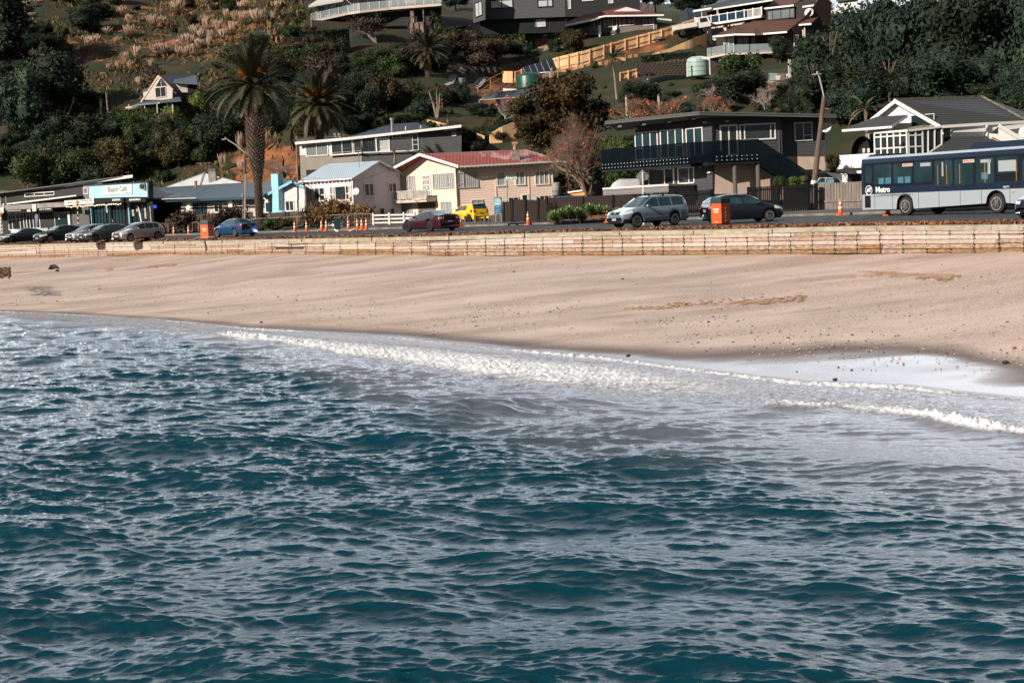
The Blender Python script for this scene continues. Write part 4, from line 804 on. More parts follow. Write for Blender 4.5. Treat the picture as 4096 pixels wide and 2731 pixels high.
rf = [(2419, 486, 111.5), (2797, 447, 105.4), (3346, 458, 110.5)]; bk = [(3340, 486, 118), (2800, 482, 116), (2470, 522, 121)]
part('roof', mat('grey_roof_edge', (.085, .09, .092), .5), T, lambda m: roofp(m, rf + bk, .06)); part('fascia', MATS['grey_roof_edge'], T, lambda m: (band(m, rf, .24, .06), band(m, [(a, b - 1, c - .06) for a, b, c in rf], .1, .05)))
part('soffit_beam', mat('soffit', (.12, .12, .12), .7), T, lambda m: [m.prism([at(x, y, d), at(x + 14, y - 1, d - .15), at(x + 14, y + 14, d - .15), at(x, y + 15, d)], (0, 2.2, 0)) for x, y, d in ((2472, 495, 111), (2570, 486, 109.5), (2672, 475, 108), (2769, 463, 106.4))])
win(T, W, 2541, 532, 2637, 637, (.34, .67), ((.43, 0, .34),), pane=M_glassb, fw=.1); win(T, W, 2642, 522, 2739, 631, (.34, .66), ((.43, .66, 1),), pane=M_glassb, fw=.1); win(T, W, 2745, 513, 2817, 626, (.5,), pane=M_glassb, fw=.1)
win(T, W, 2559, 680, 2700, 741, (.27, .73), pane=M_glassd, fw=.09); win(T, W, 2713, 670, 2781, 733, (.67,), pane=M_glassb, fw=.08)
win(T, V, 2877, 501, 2954, 622, (.5,), pane=M_glassd, fw=.12, name='french_door'); win(T, V, 2956, 498, 3103, 557, (.14, .86), pane=M_glassd, fw=.1); win(T, Z_, 3175, 491, 3250, 562, (.5,), ((.3, .5, 1),), pane=M_glassd, fw=.08)
M_tint = mat('tinted_glass', (.001, .005, .008), .08, spec=.3, alpha=.82)
Wb = Wall(2412, 111.0, 2765, 105.9); Vb = Wall(2765, 105.9, 2862, 106.3); Vc = Wall(2862, 105.6, 3043, 107.4)
part('deck', M_black, T, lambda m: (Wb.box(m, 0, Wb.L, Wb.uv(2765, 652)[1] - .25, Wb.uv(2765, 652)[1] - .02, -2.2, -.05), Vc.box(m, -.5, Vc.L, Wb.uv(2765, 652)[1] - .25, Wb.uv(2765, 652)[1] - .02, -1.8, -.05)))
zb, ztp = Wb.uv(2765, 655)[1], Wb.uv(2765, 569)[1]
def glass(m):
  n = 7
  for i in range(n): Wb.box(m, Wb.L * i / n + .01, Wb.L * (i + 1) / n - .01, zb, ztp, 0, .03)
  Vb.box(m, 0.02, Vb.L - .02, zb, ztp, 0, .03);
  for i in range(3): Vc.box(m, Vc.L * i / 3 + .01, Vc.L * (i + 1) / 3 - .01, zb, ztp, 0, .03)
part('balcony_glass', M_tint, T, glass)
def studs(m):
  for WW, n in ((Wb, 27), (Vc, 9)):
    for i in range(n):
      for dz in (.12, .38): m.tube([WW.pt(WW.L * (i + .5) / n, zb + dz, .03), WW.pt(WW.L * (i + .5) / n, zb + dz, .07)], .03, 6)
part('balcony_studs', mat('steel_stud', (.6, .7, .72), .3), T, studs)
def stair(m):
  top = Vc.pt(Vc.L, zb, 0); dirn = Z_.u; P0 = top; P1 = top + dirn * 3.3 + Vector((0, 0, -2.3)); P2 = P1 + dirn * 1.0; P3 = P2 + dirn * 2.0 + Vector((0, 0, -1.25)); hh = Vector((0, 0, ztp - zb - .05))
  for a, b in ((P0, P1), (P1, P2), (P2, P3)): m.prism([a - hh * .25, b - hh * .25, b + hh, a + hh], Z_.n * .03)
part('stair_glass', M_tint, T, stair)
def steps(m):
  top = Vc.pt(Vc.L, zb, -1.1); d = Z_.u
  for i in range(12): q = top + d * (.3 * i) + Vector((0, 0, -.2 * i - .2)); m.prism([q, q + d * .3, q + d * .3 + Z_.n * 1.0, q + Z_.n * 1.0], (0, 0, -.06))
  m.bar(top + Z_.n * 1.02, top + d * 3.4 + Vector((0, 0, -2.5)) + Z_.n * 1.02, .08, .3); m.bar(top, top + d * 3.4 + Vector((0, 0, -2.5)), .08, .3)
part('staircase', M_black, T, steps)
for x in (2938, 3031): part('deck_post', mat('grey_post', (.10, .09, .085), .8), T, lambda m: m.tube([Vc.P(x, 640, -.3), Vc.P(x + 4, 800, -.3)], .16, 10))
part('eave_light', mat('light_fitting', (.5, .5, .5), .4), T, lambda m: [WW.pbox(m, x, y, x + 14, y + 6, 0, .2) for WW, x, y in ((W, 2810, 487), (V, 2902, 482), (W, 2536, 512), (W, 2826, 687))])
part('window_box', mat('beige_box', (.5, .38, .3), .7), T, lambda m: W.pbox(m, 2797, 662, 2804, 672, 0, .15)); dish(T, Z_, 3303, 508, .42, .9)
# flat garage
T = thing('garage', at(2540, 780, 106), 'low grey weatherboard garage with flat white-edged roof under the glass balcony', 'garage')
W = Wall(2412, 108, 2674, 105.5); V = Wall(2674, 105.5, 2780, 108)
part('wall', mat('grey_garage_boards', (.17, .16, .155), .7), T, lambda m: (boards(m, W, [(2412, 757), (2674, 742), (2676, 830), (2414, 840)], .2), boards(m, V, [(2674, 742), (2778, 740), (2780, 820), (2676, 830)], .2)))
part('roof_edge', M_white, T, lambda m: (m.prism([W.P(2410, 752, .1), W.P(2674, 736, .1), V.P(2780, 735, .1), V.P(2700, 735, -4)], (0, 0, -.13)),))
T = thing('covered_boat', at(2505, 745, 108.5), 'rounded pale grey covered shape standing behind the flat garage roof', 'boat cover')
def cov(m):
  a = at(2441, 752, 108.5); b = at(2560, 745, 109.5); vs = []
  for i in range(13):
    t = i / 12; c = a.lerp(b, t); h = .62 * (min(1, (t * 3.2) ** .5) if t < .35 else 1 - .12 * (t - .35)); vs.append([(c.x, c.y - .9, c.z - .5), (c.x, c.y - .85, c.z + h * .55), (c.x, c.y - .5, c.z + h * .9), (c.x, c.y, c.z + h), (c.x, c.y + .7, c.z + h * .8), (c.x, c.y + 1, c.z - .5)])
  m.add([p for r in vs for p in r], [(i * 6 + k, (i + 1) * 6 + k, (i + 1) * 6 + k + 1, i * 6 + k + 1) for i in range(12) for k in range(5)] + [tuple(range(6)), tuple(range(72, 78))[::-1]])
part('cover', mat('canvas_cover', (.48, .48, .5), .7, (.36, .36, .38), 1.5), T, cov, True)
# ================= I: white house with dark tiled roof =================
T = thing('white_tiled_house', at(3700, 720, 112), 'white house with dark tiled gable roof and gridded glass sunroom', 'house')
W = Wall(3490, 112, 3767, 109.6); V = Wall(3767, 109.6, 4140, 113.5); G = Wall(3350, 110.5, 3500, 109.5)
M_w2 = mat('white_render', (.80, .78, .78), .8, (.74, .72, .72), 1.5)
M_tile = stripes('dark_tiles', (.025, .028, .032), (.05, .055, .06), 'Z', .16, .6, .7, .9);
ap = (3577, 398, 110.7)
part('gable_wall', M_w2, T, lambda m: flat(m, W, [(3480, 530), (3480, 486), (3577, 408), (3757, 512), (3767, 700), (3500, 720)], 0)); part('side_wall', M_w2, T, lambda m: flat(m, V, [(3760, 505), (4096, 485), (4140, 490), (4140, 720), (3767, 720)], 0))
E0, E1, R1 = at(3762, 502, 109.2), at(4100, 480, 113), at(3925, 386, 117.5); AP = at(*ap)
part('roof', M_tile, T, lambda m: (m.prism([E0, E1, R1, AP], (0, 0, -.1)), m.prism([AP, R1, R1 + Vector((-5, 3, -2.6)), at(3468, 486, 111.6)], (0, 0, -.1)), m.prism([E1, E1 + Vector((4, 3, -.5)), R1], (0, 0, -.1))))
M_lich = mat('lichen_ridge', (.30, .25, .15), .9, (.06, .06, .06), 6); part('ridge_tiles', M_lich, T, lambda m: (m.bar(AP, R1, .16), m.bar(R1, E1, .16), m.bar(AP, E0, .14)))
part('barge_board', M_whited, T, lambda m: band(m, [at(3466, 487, 111.5), AP + Vector((0, -.05, 0)), E0 + Vector((0, -.05, -.03))], .28, .1)); part('gutter', M_whited, T, lambda m: band(m, [E0 + Vector((.1, -.1, 0)), at(3951, 490, 110.9), at(4110, 482, 112.8)], .2, .12))
part('porch_roof', M_tile, T, lambda m: (roofp(m, [(3367, 520, 108.6), (3566, 505, 107.3), (3630, 460, 109.4), (3508, 467, 110.6)], .1), roofp(m, [(3367, 520, 108.6), (3508, 467, 110.6), (3470, 480, 112)], .1)))
part('porch_gutter', M_whited, T, lambda m: (band(m, [(3367, 519, 108.5), (3566, 504, 107.2)], .16, .1), band(m, [(3425, 532, 109), (3570, 522, 108)], .1, .1), band(m, [(3564, 506, 107.2), (3630, 462, 109.3)], .15, .1)))
Sn = Wall(3498, 108.3, 3632, 107.2); Sm = Wall(3632, 107.2, 3770, 108.8)
def sun(m, WW, q, cols, rows_):
  u0, u1, z0, z1 = WW.rect(*q)
  for c in range(cols + 1): u = u0 + (u1 - u0) * c / cols; WW.box(m, u - .05, u + .05, z0, z1, 0, .09)
  for r in rows_: z = z0 + (z1 - z0) * r; WW.box(m, u0, u1, z - .045, z + .045, .005, .083)
part('sunroom_glass', M_glassd, T, lambda m: (Sn.pbox(m, 3500, 532, 3631, 634, -.1, .03), Sm.poly(m, [(3632, 523), (3765, 507), (3765, 575), (3695, 624), (3632, 632)], -.1, .03)))
def sg(m):
  sun(m, Sn, (3499, 533, 3630, 631), 5, (0, .4, .84, 1)); u0, u1, z0, z1 = Sm.rect(3632, 523, 3696, 627); sun(m, Sm, (3632, 523, 3690, 628), 2, (0, .4, .82, 1))
  for x, y in ((3712, 612), (3738, 594), (3766, 576)): a, b = Sm.P(x, y, .05), Sm.P(x, 516, .05); m.bar(a, b, .09)
  m.bar(Sm.P(3693, 626, .05), Sm.P(3767, 577, .05), .1); m.bar(Sn.P(3498, 532, .1), Sn.P(3632, 523, .1), .14); m.bar(Sm.P(3632, 523, .1), Sm.P(3768, 507, .1), .14)
part('sunroom_frame', M_whited, T, sg); part('sunroom_roof', M_lich, T, lambda m: m.prism([Sn.P(3498, 530, .1), Sm.P(3632, 522, .1), Sm.P(3740, 506, .1), W.P(3700, 500, 0), W.P(3560, 515, 0)], (0, 0, -.04)))
win(T, W, 3645, 462, 3740, 503, pane=M_glassd, frame=M_whited, fw=.04); win(T, V, 3769, 510, 3803, 570, pane=M_glassd, fw=.04)
part('lower_roof', M_tile, T, lambda m: (roofp(m, [(3708, 628, 105.6), (3812, 548, 109.2), (3951, 544, 110.2), (4130, 640, 107.6), (4130, 650, 106.5), (3708, 640, 105.5)], .1),)); part('lower_ridge', M_lich, T, lambda m: m.bar(at(3951, 543, 110.1), at(4062, 603, 108.5), .16))
g2 = Wall(3951, 109.8, 4200, 111); part('side_gable', M_w2, T, lambda m: flat(m, g2, [(3960, 535), (3996, 505), (4160, 600), (4160, 640), (3960, 560)], .1)); part('side_gable_trim', M_whited, T, lambda m: m.bar(g2.P(3994, 503, .2), g2.P(4160, 600, .2), .12, .25)); part('side_gable_window', M_glassd, T, lambda m: flat(m, g2, [(3960, 533), (3992, 509), (3992, 535)], .13, .05))
part('balcony_wall', M_w2, T, lambda m: (G.pbox(m, 3357, 622, 3505, 655, 0, .15), G.pbox(m, 3350, 661, 3510, 667, 0, .4), G.pbox(m, 3362, 667, 3510, 690, -.2, 0), G.pbox(m, 3368, 690, 3390, 735, -.3, -.1)))
part('lower_window', M_black, T, lambda m: G.pbox(m, 3388, 695, 3500, 740, -.5, -.3)); win(T, W, 3476, 535, 3497, 605, pane=M_glassd, fw=.04, name='door'); part('downpipe', M_whited, T, lambda m: V.pbox(m, 3947, 492, 3953, 546, .1, .25)); dish(T, V, 4098, 528, .4, .8)
T = thing('round_black_canopy', G.P(3450, 622, -1), 'large black domed garden canopy on the balcony of the white house', 'canopy')
def dome(m):
  c = G.P(3451, 618, -1.1); vs = []; n = 14
  for i in range(n + 1):
    t = math.pi * i / n; vs += [c + G.u * (-math.cos(t) * .88) + Vector((0, .0, math.sin(t) * 1.3)), c + G.u * (-math.cos(t) * .8 + .1) + Vector((0, .8, math.sin(t) * 1.15))]
  m.add(vs, [(2 * i, 2 * i + 2, 2 * i + 3, 2 * i + 1) for i in range(n)] + [tuple(range(1, 2 * n + 2, 2))])
part('hood', mat('black_fabric', (.012, .013, .014), .8), T, dome, True); part('frame', M_black, T, lambda m: G.box(m, *(lambda u: (u - .9, u + .9))(G.uv(3451, 618)[0]), G.uv(3451, 622)[1] - .1, G.uv(3451, 612)[1], -1.9, -.9))
for k, x in enumerate((3455, 3474)):
  T = thing('balcony_chair', G.P(x, 622, -.5), ('left' if k == 0 else 'right') + ' one of two thin white folding chairs at the black balcony railing', 'chair', 'white balcony chairs')
  def chr(m): a = G.P(x - 4, 610, -.4); b = G.P(x + 5, 597, -.4); c = G.P(x - 4, 597, -.4); d = G.P(x + 5, 610, -.4); m.bar(a, b, .05); m.bar(c, d, .05)
  part('frame', M_white, T, chr); part('seat', M_white, T, lambda m: m.bar(G.P(x - 4, 603, -.4), G.P(x + 5, 602.5, -.4), .05, .3))
# ================= K: hillside houses =================
T = thing('a_frame_house', at(620, 430, 150), 'steep A-frame house with cream boards and blue-grey roof on the left hillside', 'house')
W = Wall(560, 150, 705, 150); M_bl2 = mat('slate_blue_roof', (.05, .075, .095), .6, (.04, .06, .08), 2)
part('gable_wall', M_cream, T, lambda m: boards(m, W, [(577, 400), (634, 312), (690, 366), (690, 400)], .16)); part('roof', M_bl2, T, lambda m: (roofp(m, [(566, 409, 149.4), (634, 303, 149.4), (640, 301, 158), (575, 400, 158)], .12), roofp(m, [(634, 303, 149.4), (704, 374, 149.4), (790, 372, 158), (784, 300, 158)], .12)))
part('barge_board', mat('tan_trim', (.5, .38, .30), .7), T, lambda m: (m.bar(at(566, 409, 149.3), at(634, 305, 149.3), .2, .22), m.bar(at(634, 305, 149.3), at(693, 362, 149.3), .2, .22)))
win(T, W, 621, 351, 668, 388, (.5,), pane=M_glassd, frame=M_cream, fw=.1); part('apex_window', M_glassd, T, lambda m: (W.poly(m, [(622, 347), (642, 315), (643, 346)], .0, .05), W.poly(m, [(646, 346), (645, 315), (668, 343)], .0, .05)))
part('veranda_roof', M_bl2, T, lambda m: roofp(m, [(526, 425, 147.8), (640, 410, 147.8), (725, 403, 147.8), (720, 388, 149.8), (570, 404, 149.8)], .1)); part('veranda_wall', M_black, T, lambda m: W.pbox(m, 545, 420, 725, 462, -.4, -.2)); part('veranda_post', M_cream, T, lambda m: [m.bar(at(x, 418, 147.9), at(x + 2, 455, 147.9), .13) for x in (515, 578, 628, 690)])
part('veranda_beam', mat('tan_trim', (.5, .38, .30), .7), T, lambda m: (m.bar(at(503, 432, 147.9), at(560, 424, 147.9), .12, .2), m.bar(at(531, 425, 147.85), at(640, 412, 147.85), .08, .14)))
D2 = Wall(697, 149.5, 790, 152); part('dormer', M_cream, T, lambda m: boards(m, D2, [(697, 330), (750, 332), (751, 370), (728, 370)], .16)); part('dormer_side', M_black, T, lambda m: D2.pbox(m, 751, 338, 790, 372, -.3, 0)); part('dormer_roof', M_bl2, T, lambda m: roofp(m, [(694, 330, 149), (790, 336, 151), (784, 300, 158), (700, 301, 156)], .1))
part('side_dormer', M_cream, T, lambda m: W.pbox(m, 572, 366, 596, 405, -3, -1.5)); part('side_dormer_roof', M_bl2, T, lambda m: roofp(m, [(567, 366, 151), (597, 357, 151), (600, 350, 154), (575, 358, 154)], .1))
# modern white house on top
T = thing('white_terrace_house', at(1450, 110, 205), 'long white modern house with glass balustrades at the top of the hill', 'house')
W = Wall(1262, 203, 1400, 206); V = Wall(1400, 206, 1765, 211)
M_ww = mat('warm_white_render', (.52, .44, .40), .8, (.46, .39, .36), 1)
part('wall', M_ww, T, lambda m: (flat(m, W, [(1262, 20), (1400, -10), (1400, 62), (1264, 90)]), flat(m, V, [(1400, -30), (1765, -60), (1765, 28), (1400, 62)]), flat(m, W, [(1269, 90), (1420, 60), (1420, 120), (1269, 128)], -.6)))
part('roof', mat('white_roof_edge', (.5, .48, .46), .7), T, lambda m: (roofp(m, [(1234, 23, 201), (1372, -1, 204), (1410, -30, 214), (1270, 0, 212)], .3), roofp(m, [(1372, -14, 204), (1780, -60, 209), (1780, -62, 222), (1410, -30, 214)], .3)))
sb = [at(1247, 92, 201.5), at(1392, 60, 204.3), at(1440, 53, 204), at(1560, 40, 207), at(1765, 24, 209.5)]
part('balcony_slab', M_ww, T, lambda m: [m.prism([a, b, b + Vector((0, 2.2, 0)), a + Vector((0, 2.2, 0))], (0, 0, .35)) for a, b in zip(sb, sb[1:])])
def bg_(m):
  for a, b in zip(sb, sb[1:]): m.prism([a + Vector((0, 0, .35)), b + Vector((0, 0, .35)), b + Vector((0, 0, 1.4)), a + Vector((0, 0, 1.4))], (0, .03, 0))
part('balustrade_glass', mat('pale_glass', (.30, .36, .38), .1, alpha=.45), T, bg_)
def bp(m):
  for a, b in zip(sb, sb[1:]):
    n = max(2, int((b - a).length / 1.2))
    for i in range(n): q = a.lerp(b, i / n); m.box(q.x - .04, q.x + .04, q.y - .06, q.y - .01, q.z + .35, q.z + 1.4)
part('balustrade_posts', M_whited, T, bp)
for q in ((1271, 28, 1303, 78), (1309, 22, 1328, 70), (1341, 16, 1371, 62)): win(T, W, *q, (.5,), pane=M_glassb, frame=M_whited, fw=.08)
for q in ((1392, -8, 1428, 50), (1432, -14, 1550, 42), (1565, -20, 1617, 32), (1658, -24, 1695, 26), (1700, -28, 1750, 22)): win(T, V, *q, (.33, .66), pane=M_glassg, frame=M_alu, fw=.08)
win(T, W, 1282, 95, 1308, 122, (.5,), pane=M_glassb, fw=.06, frame=M_black); win(T, W, 1342, 88, 1376, 105, pane=M_glassd, fw=.06, frame=M_black)
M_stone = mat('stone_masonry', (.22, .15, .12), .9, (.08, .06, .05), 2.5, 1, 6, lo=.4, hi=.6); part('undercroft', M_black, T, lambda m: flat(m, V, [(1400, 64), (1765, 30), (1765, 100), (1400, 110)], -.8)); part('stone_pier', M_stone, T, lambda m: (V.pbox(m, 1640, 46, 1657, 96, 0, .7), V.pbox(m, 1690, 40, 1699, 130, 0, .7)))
T = thing('stone_retaining_wall', at(1660, 130, 205), 'short pale stone wall with timber posts under the white terrace house', 'wall'); Q = Wall(1630, 205, 1695, 205)
part('masonry', M_stone, T, lambda m: Q.pbox(m, 1634, 96, 1695, 136, -.3, 0)); part('posts', mat('dark_posts', (.04, .03, .025), .9), T, lambda m: [Q.pbox(m, x, 92, x + 5, 138, 0, .2) for x in (1630, 1650, 1672, 1692)])
# dark cube house
T = thing('slate_cube_house', at(2050, 130, 212), 'boxy dark grey timber house with black-framed windows at the top centre', 'house')
W = Wall(1891, 214, 1940, 210); V = Wall(1940, 210, 2260, 213.5); M_slate = stripes('slate_boards', (.045, .050, .058), (.075, .082, .092), 'Z', .2, .5, .7, .3)
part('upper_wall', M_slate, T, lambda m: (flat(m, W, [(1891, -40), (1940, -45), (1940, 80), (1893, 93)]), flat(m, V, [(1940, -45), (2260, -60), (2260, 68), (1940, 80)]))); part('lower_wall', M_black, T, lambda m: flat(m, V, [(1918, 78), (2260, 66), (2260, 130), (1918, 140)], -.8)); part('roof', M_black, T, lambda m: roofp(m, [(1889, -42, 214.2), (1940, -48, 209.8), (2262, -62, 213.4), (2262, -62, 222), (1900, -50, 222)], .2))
win(T, W, 1901, 14, 1931, 62, (.5,), frame=M_black, pane=M_glassw, fw=.1); win(T, V, 1960, 3, 2053, 32, (.5,), frame=M_black, pane=M_glassw, fw=.12); win(T, V, 2149, 1, 2212, 28, (.66,), frame=M_black, pane=M_glassw, fw=.12)
U_ = Wall(1918, 211.0, 2260, 214.2); win(T, U_, 1961, 82, 2089, 131, (.33, .66), frame=M_black, pane=M_glassw, fw=.12); win(T, U_, 2102, 79, 2186, 110, (.5,), frame=M_black, pane=M_glassw, fw=.1)
T = thing('black_barn_house', at(2380, 50, 232), 'plain black building behind the hedge above the red roofed house', 'building'); W = Wall(2225, 230, 2560, 234)
part('wall', M_bclad, T, lambda m: flat(m, W, [(2225, -60), (2560, -70), (2560, 60), (2225, 70)])); part('roof', M_black, T, lambda m: roofp(m, [(2222, -60, 229.8), (2562, -70, 233.8), (2562, -80, 240), (2222, -70, 240)], .2)); win(T, W, 2432, -10, 2453, 14, pane=M_glassw, fw=.08); win(T, W, 2270, -20, 2284, 37, pane=M_glassw, fw=.08); win(T, W, 2327, -20, 2374, 4, (.5,), pane=M_glassw, fw=.08)
# red-roofed house
T = thing('red_roofed_house', at(2500, 165, 222), 'grey stucco house with low red roof and white base above the timber fence', 'house')
W = Wall(2396, 221.5, 2628, 222.5); Wl = Wall(2230, 224, 2396, 222); M_gs = mat('grey_stucco', (.17, .145, .13), .9, (.13, .11, .10), 6); M_red = mat('red_tiles', (.16, .035, .032), .8, (.12, .025, .025), 3, .3)
part('upper_wall', M_gs, T, lambda m: (flat(m, W, [(2356, 72), (2628, 62), (2628, 128), (2395, 134), (2356, 134)]),)); part('base_wall', M_white, T, lambda m: flat(m, W, [(2442, 136), (2575, 130), (2640, 135), (2640, 160), (2442, 200)], -.25)); part('side_wall', M_dkb, T, lambda m: flat(m, Wl, [(2240, 105), (2356, 82), (2356, 200), (2240, 200)], -1.5)); part('under_wall', mat('shade_render', (.2, .17, .16), .9), T, lambda m: flat(m, W, [(2330, 140), (2442, 134), (2442, 200), (2330, 205)], -1))
part('roof', M_red, T, lambda m: (roofp(m, [(2212, 110, 219), (2418, 64, 219.6), (2504, 28, 227), (2330, 62, 227)], .15), roofp(m, [(2418, 64, 219.6), (2655, 60, 220.8), (2600, 48, 227), (2504, 28, 227)], .15)))
part('gablet', M_whited, T, lambda m: m.prism([at(2453, 47, 220.4), at(2506, 29, 220.4), at(2566, 46, 220.8)], (0, .3, 0))); part('gutter', M_whited, T, lambda m: (band(m, [(2212, 109, 218.9), (2300, 90, 219.2), (2418, 63, 219.5), (2655, 59, 220.7)], .22, .1),)); part('lean_to_edge', M_white, T, lambda m: m.prism([at(2212, 109, 218.6), at(2400, 72, 219.2), at(2360, 84, 218), at(2215, 116, 217.6)], (0, 0, -.12)))
win(T, W, 2477, 69, 2538, 101, (.33, .66), ((.35, 0, .33), (.35, .66, 1)), fw=.1); win(T, W, 2573, 68, 2614, 101, (.3, .66), fw=.09); win(T, W, 2416, 72, 2452, 109, (.5,), (.3,), fw=.09); win(T, W, 2375, 76, 2405, 122, (.5,), pane=M_glassb, fw=.09, name='door'); win(T, W, 2477, 144, 2517, 165, (.5,), fw=.07, pane=M_curt)
part('balcony', mat('weathered_balustrade', (.10, .12, .12), .8), T, lambda m: (W.box(m, *(lambda a, b: (a, b))(W.uv(2320, 135)[0], W.uv(2411, 135)[0]), W.uv(2370, 140)[1] - .25, W.uv(2370, 140)[1], 0, 1.8), [W.box(m, W.uv(2320, 135)[0] + i * .16, W.uv(2320, 135)[0] + i * .16 + .07, W.uv(2370, 140)[1], W.uv(2370, 140)[1] + .95, 1.7, 1.76) for i in range(22)], W.box(m, W.uv(2320, 135)[0], W.uv(2411, 135)[0], W.uv(2370, 140)[1] + .95, W.uv(2370, 140)[1] + 1.03, 1.65, 1.8)))
part('post', M_whited, T, lambda m: (m.bar(at(2214, 110, 218.5), at(2226, 145, 218.5), .15), m.bar(at(2265, 76, 219), at(2266, 130, 219), .1), m.bar(W.P(2398, 140, 1.7), W.P(2400, 195, 1.7), .2), m.bar(W.P(2466, 62, .15), W.P(2468, 128, .15), .12), m.bar(W.P(2613, 70, .1), W.P(2616, 128, .1), .12))); dish(T, W, 2459, 114, .38, .4)
part('carport_roof', M_white, T, lambda m: roofp(m, [(2627, 74, 221), (2686, 82, 221), (2686, 78, 224), (2640, 71, 224)], .12)); part('mast', M_black, T, lambda m: (m.tube([at(2509, 30, 226), at(2508, -20, 226)], .04, 5), m.tube([at(2508, -5, 226), at(2490, 32, 226)], .015, 4), m.tube([at(2508, -5, 226), at(2528, 32, 226)], .015, 4)))
# white-balcony house
T = thing('white_balcony_house', at(2900, 170, 214), 'white two-storey house with long white balcony rail at upper right', 'house')
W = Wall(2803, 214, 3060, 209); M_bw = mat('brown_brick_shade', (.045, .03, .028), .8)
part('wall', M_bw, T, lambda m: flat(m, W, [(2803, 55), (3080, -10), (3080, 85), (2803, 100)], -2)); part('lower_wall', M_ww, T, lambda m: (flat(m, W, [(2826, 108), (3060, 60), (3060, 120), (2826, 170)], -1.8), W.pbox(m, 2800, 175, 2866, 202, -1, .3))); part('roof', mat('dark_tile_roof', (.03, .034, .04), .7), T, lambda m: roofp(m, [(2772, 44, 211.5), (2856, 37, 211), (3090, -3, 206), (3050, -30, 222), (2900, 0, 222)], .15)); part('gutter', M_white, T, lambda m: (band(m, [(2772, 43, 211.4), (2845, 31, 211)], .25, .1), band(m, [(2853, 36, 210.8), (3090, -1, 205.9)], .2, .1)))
a, b = W.P(2803, 95, 0), W.P(3010, 55, 0); zA = a.z;
Bq = Wall(2803, 212.5, 3060, 207.3)
uA, uB, zS = 0, Bq.uv(3045, 70)[0], Bq.uv(2805, 108)[1]
part('balcony_slab', M_white, T, lambda m: (Bq.box(m, 0, uB, zS, zS + .3, -2.2, 0))); part('balcony_rail', M_white, T, lambda m: (Bq.box(m, 0, uB, zS + 1.25, zS + 1.35, -.1, 0), [Bq.box(m, uB * i / 8, uB * i / 8 + .16, zS + .3, zS + 1.45, -.12, .02) for i in range(9)], [Bq.box(m, uB * .8 + i * .2, uB * .8 + i * .2 + .08, zS + .3, zS + 1.25, -.09, -.03) for i in range(12)]))
part('balcony_glass', mat('blue_glass', (.015, .05, .09), .1, alpha=.75), T, lambda m: Bq.box(m, .05, uB * .8, zS + .35, zS + 1.2, -.07, -.05)); part('column', M_white, T, lambda m: (Bq.pbox(m, 2828, 108, 2841, 180, -.6, -.2), Bq.pbox(m, 2893, 100, 2905, 132, -1.5, -1), m.bar(at(2806, 45, 211.4), at(2807, 90, 212), .12), m.bar(at(2869, 33, 210.6), at(2871, 70, 211), .2)))
for q in ((2875, 42, 2915, 72), (2962, 25, 2992, 60), (3000, 20, 3040, 50)): Wk = Wall(2803, 216, 3060, 211); win(T, Wk, *q, (.5,), pane=M_glassb, frame=M_black, fw=.08)
part('shade_sail', mat('navy_canvas', (.01, .02, .035), .8), T, lambda m: m.prism([at(2710, 85, 216), at(2745, 32, 217), at(2800, 40, 213), at(2800, 100, 213), at(2760, 108, 212)], (0, .05, 0)))
# brown shingle house
T = thing('brown_shingle_house', at(3100, 180, 205), 'dark timber house with stepped brown shingle roofs and white gutters', 'house')
M_sh = stripes('brown_shingles', (.065, .028, .020), (.11, .050, .035), 'Z', .18, .5, .8, .4); M_dw = mat('dark_brown_wall', (.022, .014, .012), .8)
W = Wall(2860, 203, 3155, 201)
part('roof', M_sh, T, lambda m: (roofp(m, [(3051, 135, 200.5), (3147, 127, 200), (3229, 57, 209), (3035, 75, 209), (2965, 105, 206)], .15), roofp(m, [(2850, 145, 200.5), (2940, 137, 198.5), (3018, 137, 198.5), (3051, 135, 200.5), (3018, 108, 205), (2944, 105, 205)], .15), roofp(m, [(3056, 34, 207.5), (3174, 21, 206.5), (3215, -12, 214), (3085, -5, 214)], .15), roofp(m, [(3209, 27, 207), (3266, 19, 206.3), (3300, -8, 212), (3235, -2, 212)], .15), roofp(m, [(3195, 99, 202), (3244, 95, 201.5), (3285, 57, 207), (3228, 57, 207)], .15), roofp(m, [(2960, 107, 205.8), (3060, 78, 209), (3025, 74, 210), (2975, 92, 210)], .15)))
part('gutter', M_whited, T, lambda m: [band(m, p, .22, .12) for p in ([(2850, 145, 200.4), (2940, 136, 198.4), (3018, 136, 198.4), (3051, 134, 200.4), (3147, 126, 199.9)], [(3056, 33, 207.4), (3174, 20, 206.4)], [(3209, 26, 206.9), (3266, 18, 206.2)], [(3195, 98, 201.9), (3244, 94, 201.4)])]); part('downpipe', M_whited, T, lambda m: (m.bar(at(3266, 20, 206), at(3272, 58, 206), .14), m.bar(at(3211, 120, 202), at(3215, 175, 202), .14), m.bar(at(3218, 112, 202), at(3220, 175, 202), .12)))
X = Wall(3155, 201, 3330, 207); part('wall', M_dw, T, lambda m: (flat(m, W, [(2862, 145), (3155, 128), (3155, 270), (2870, 205)], -1), flat(m, X, [(3150, 128), (3230, 58), (3290, -20), (3325, 25), (3325, 230), (3155, 270)], 0), flat(m, Wall(3060, 208, 3215, 207.2), [(3062, 35), (3180, 22), (3215, 0), (3260, 0), (3260, 90), (3062, 82)], 0)))
for q in ((2895, 147, 2937, 215), (2947, 146, 2997, 200), (3004, 146, 3025, 195)): win(T, Wall(2860, 201.8, 3155, 199.8), *q, (.5,), pane=M_glassg if q[0] == 2895 else M_glassd, frame=M_whited if q[0] == 2895 else M_black, fw=.08)
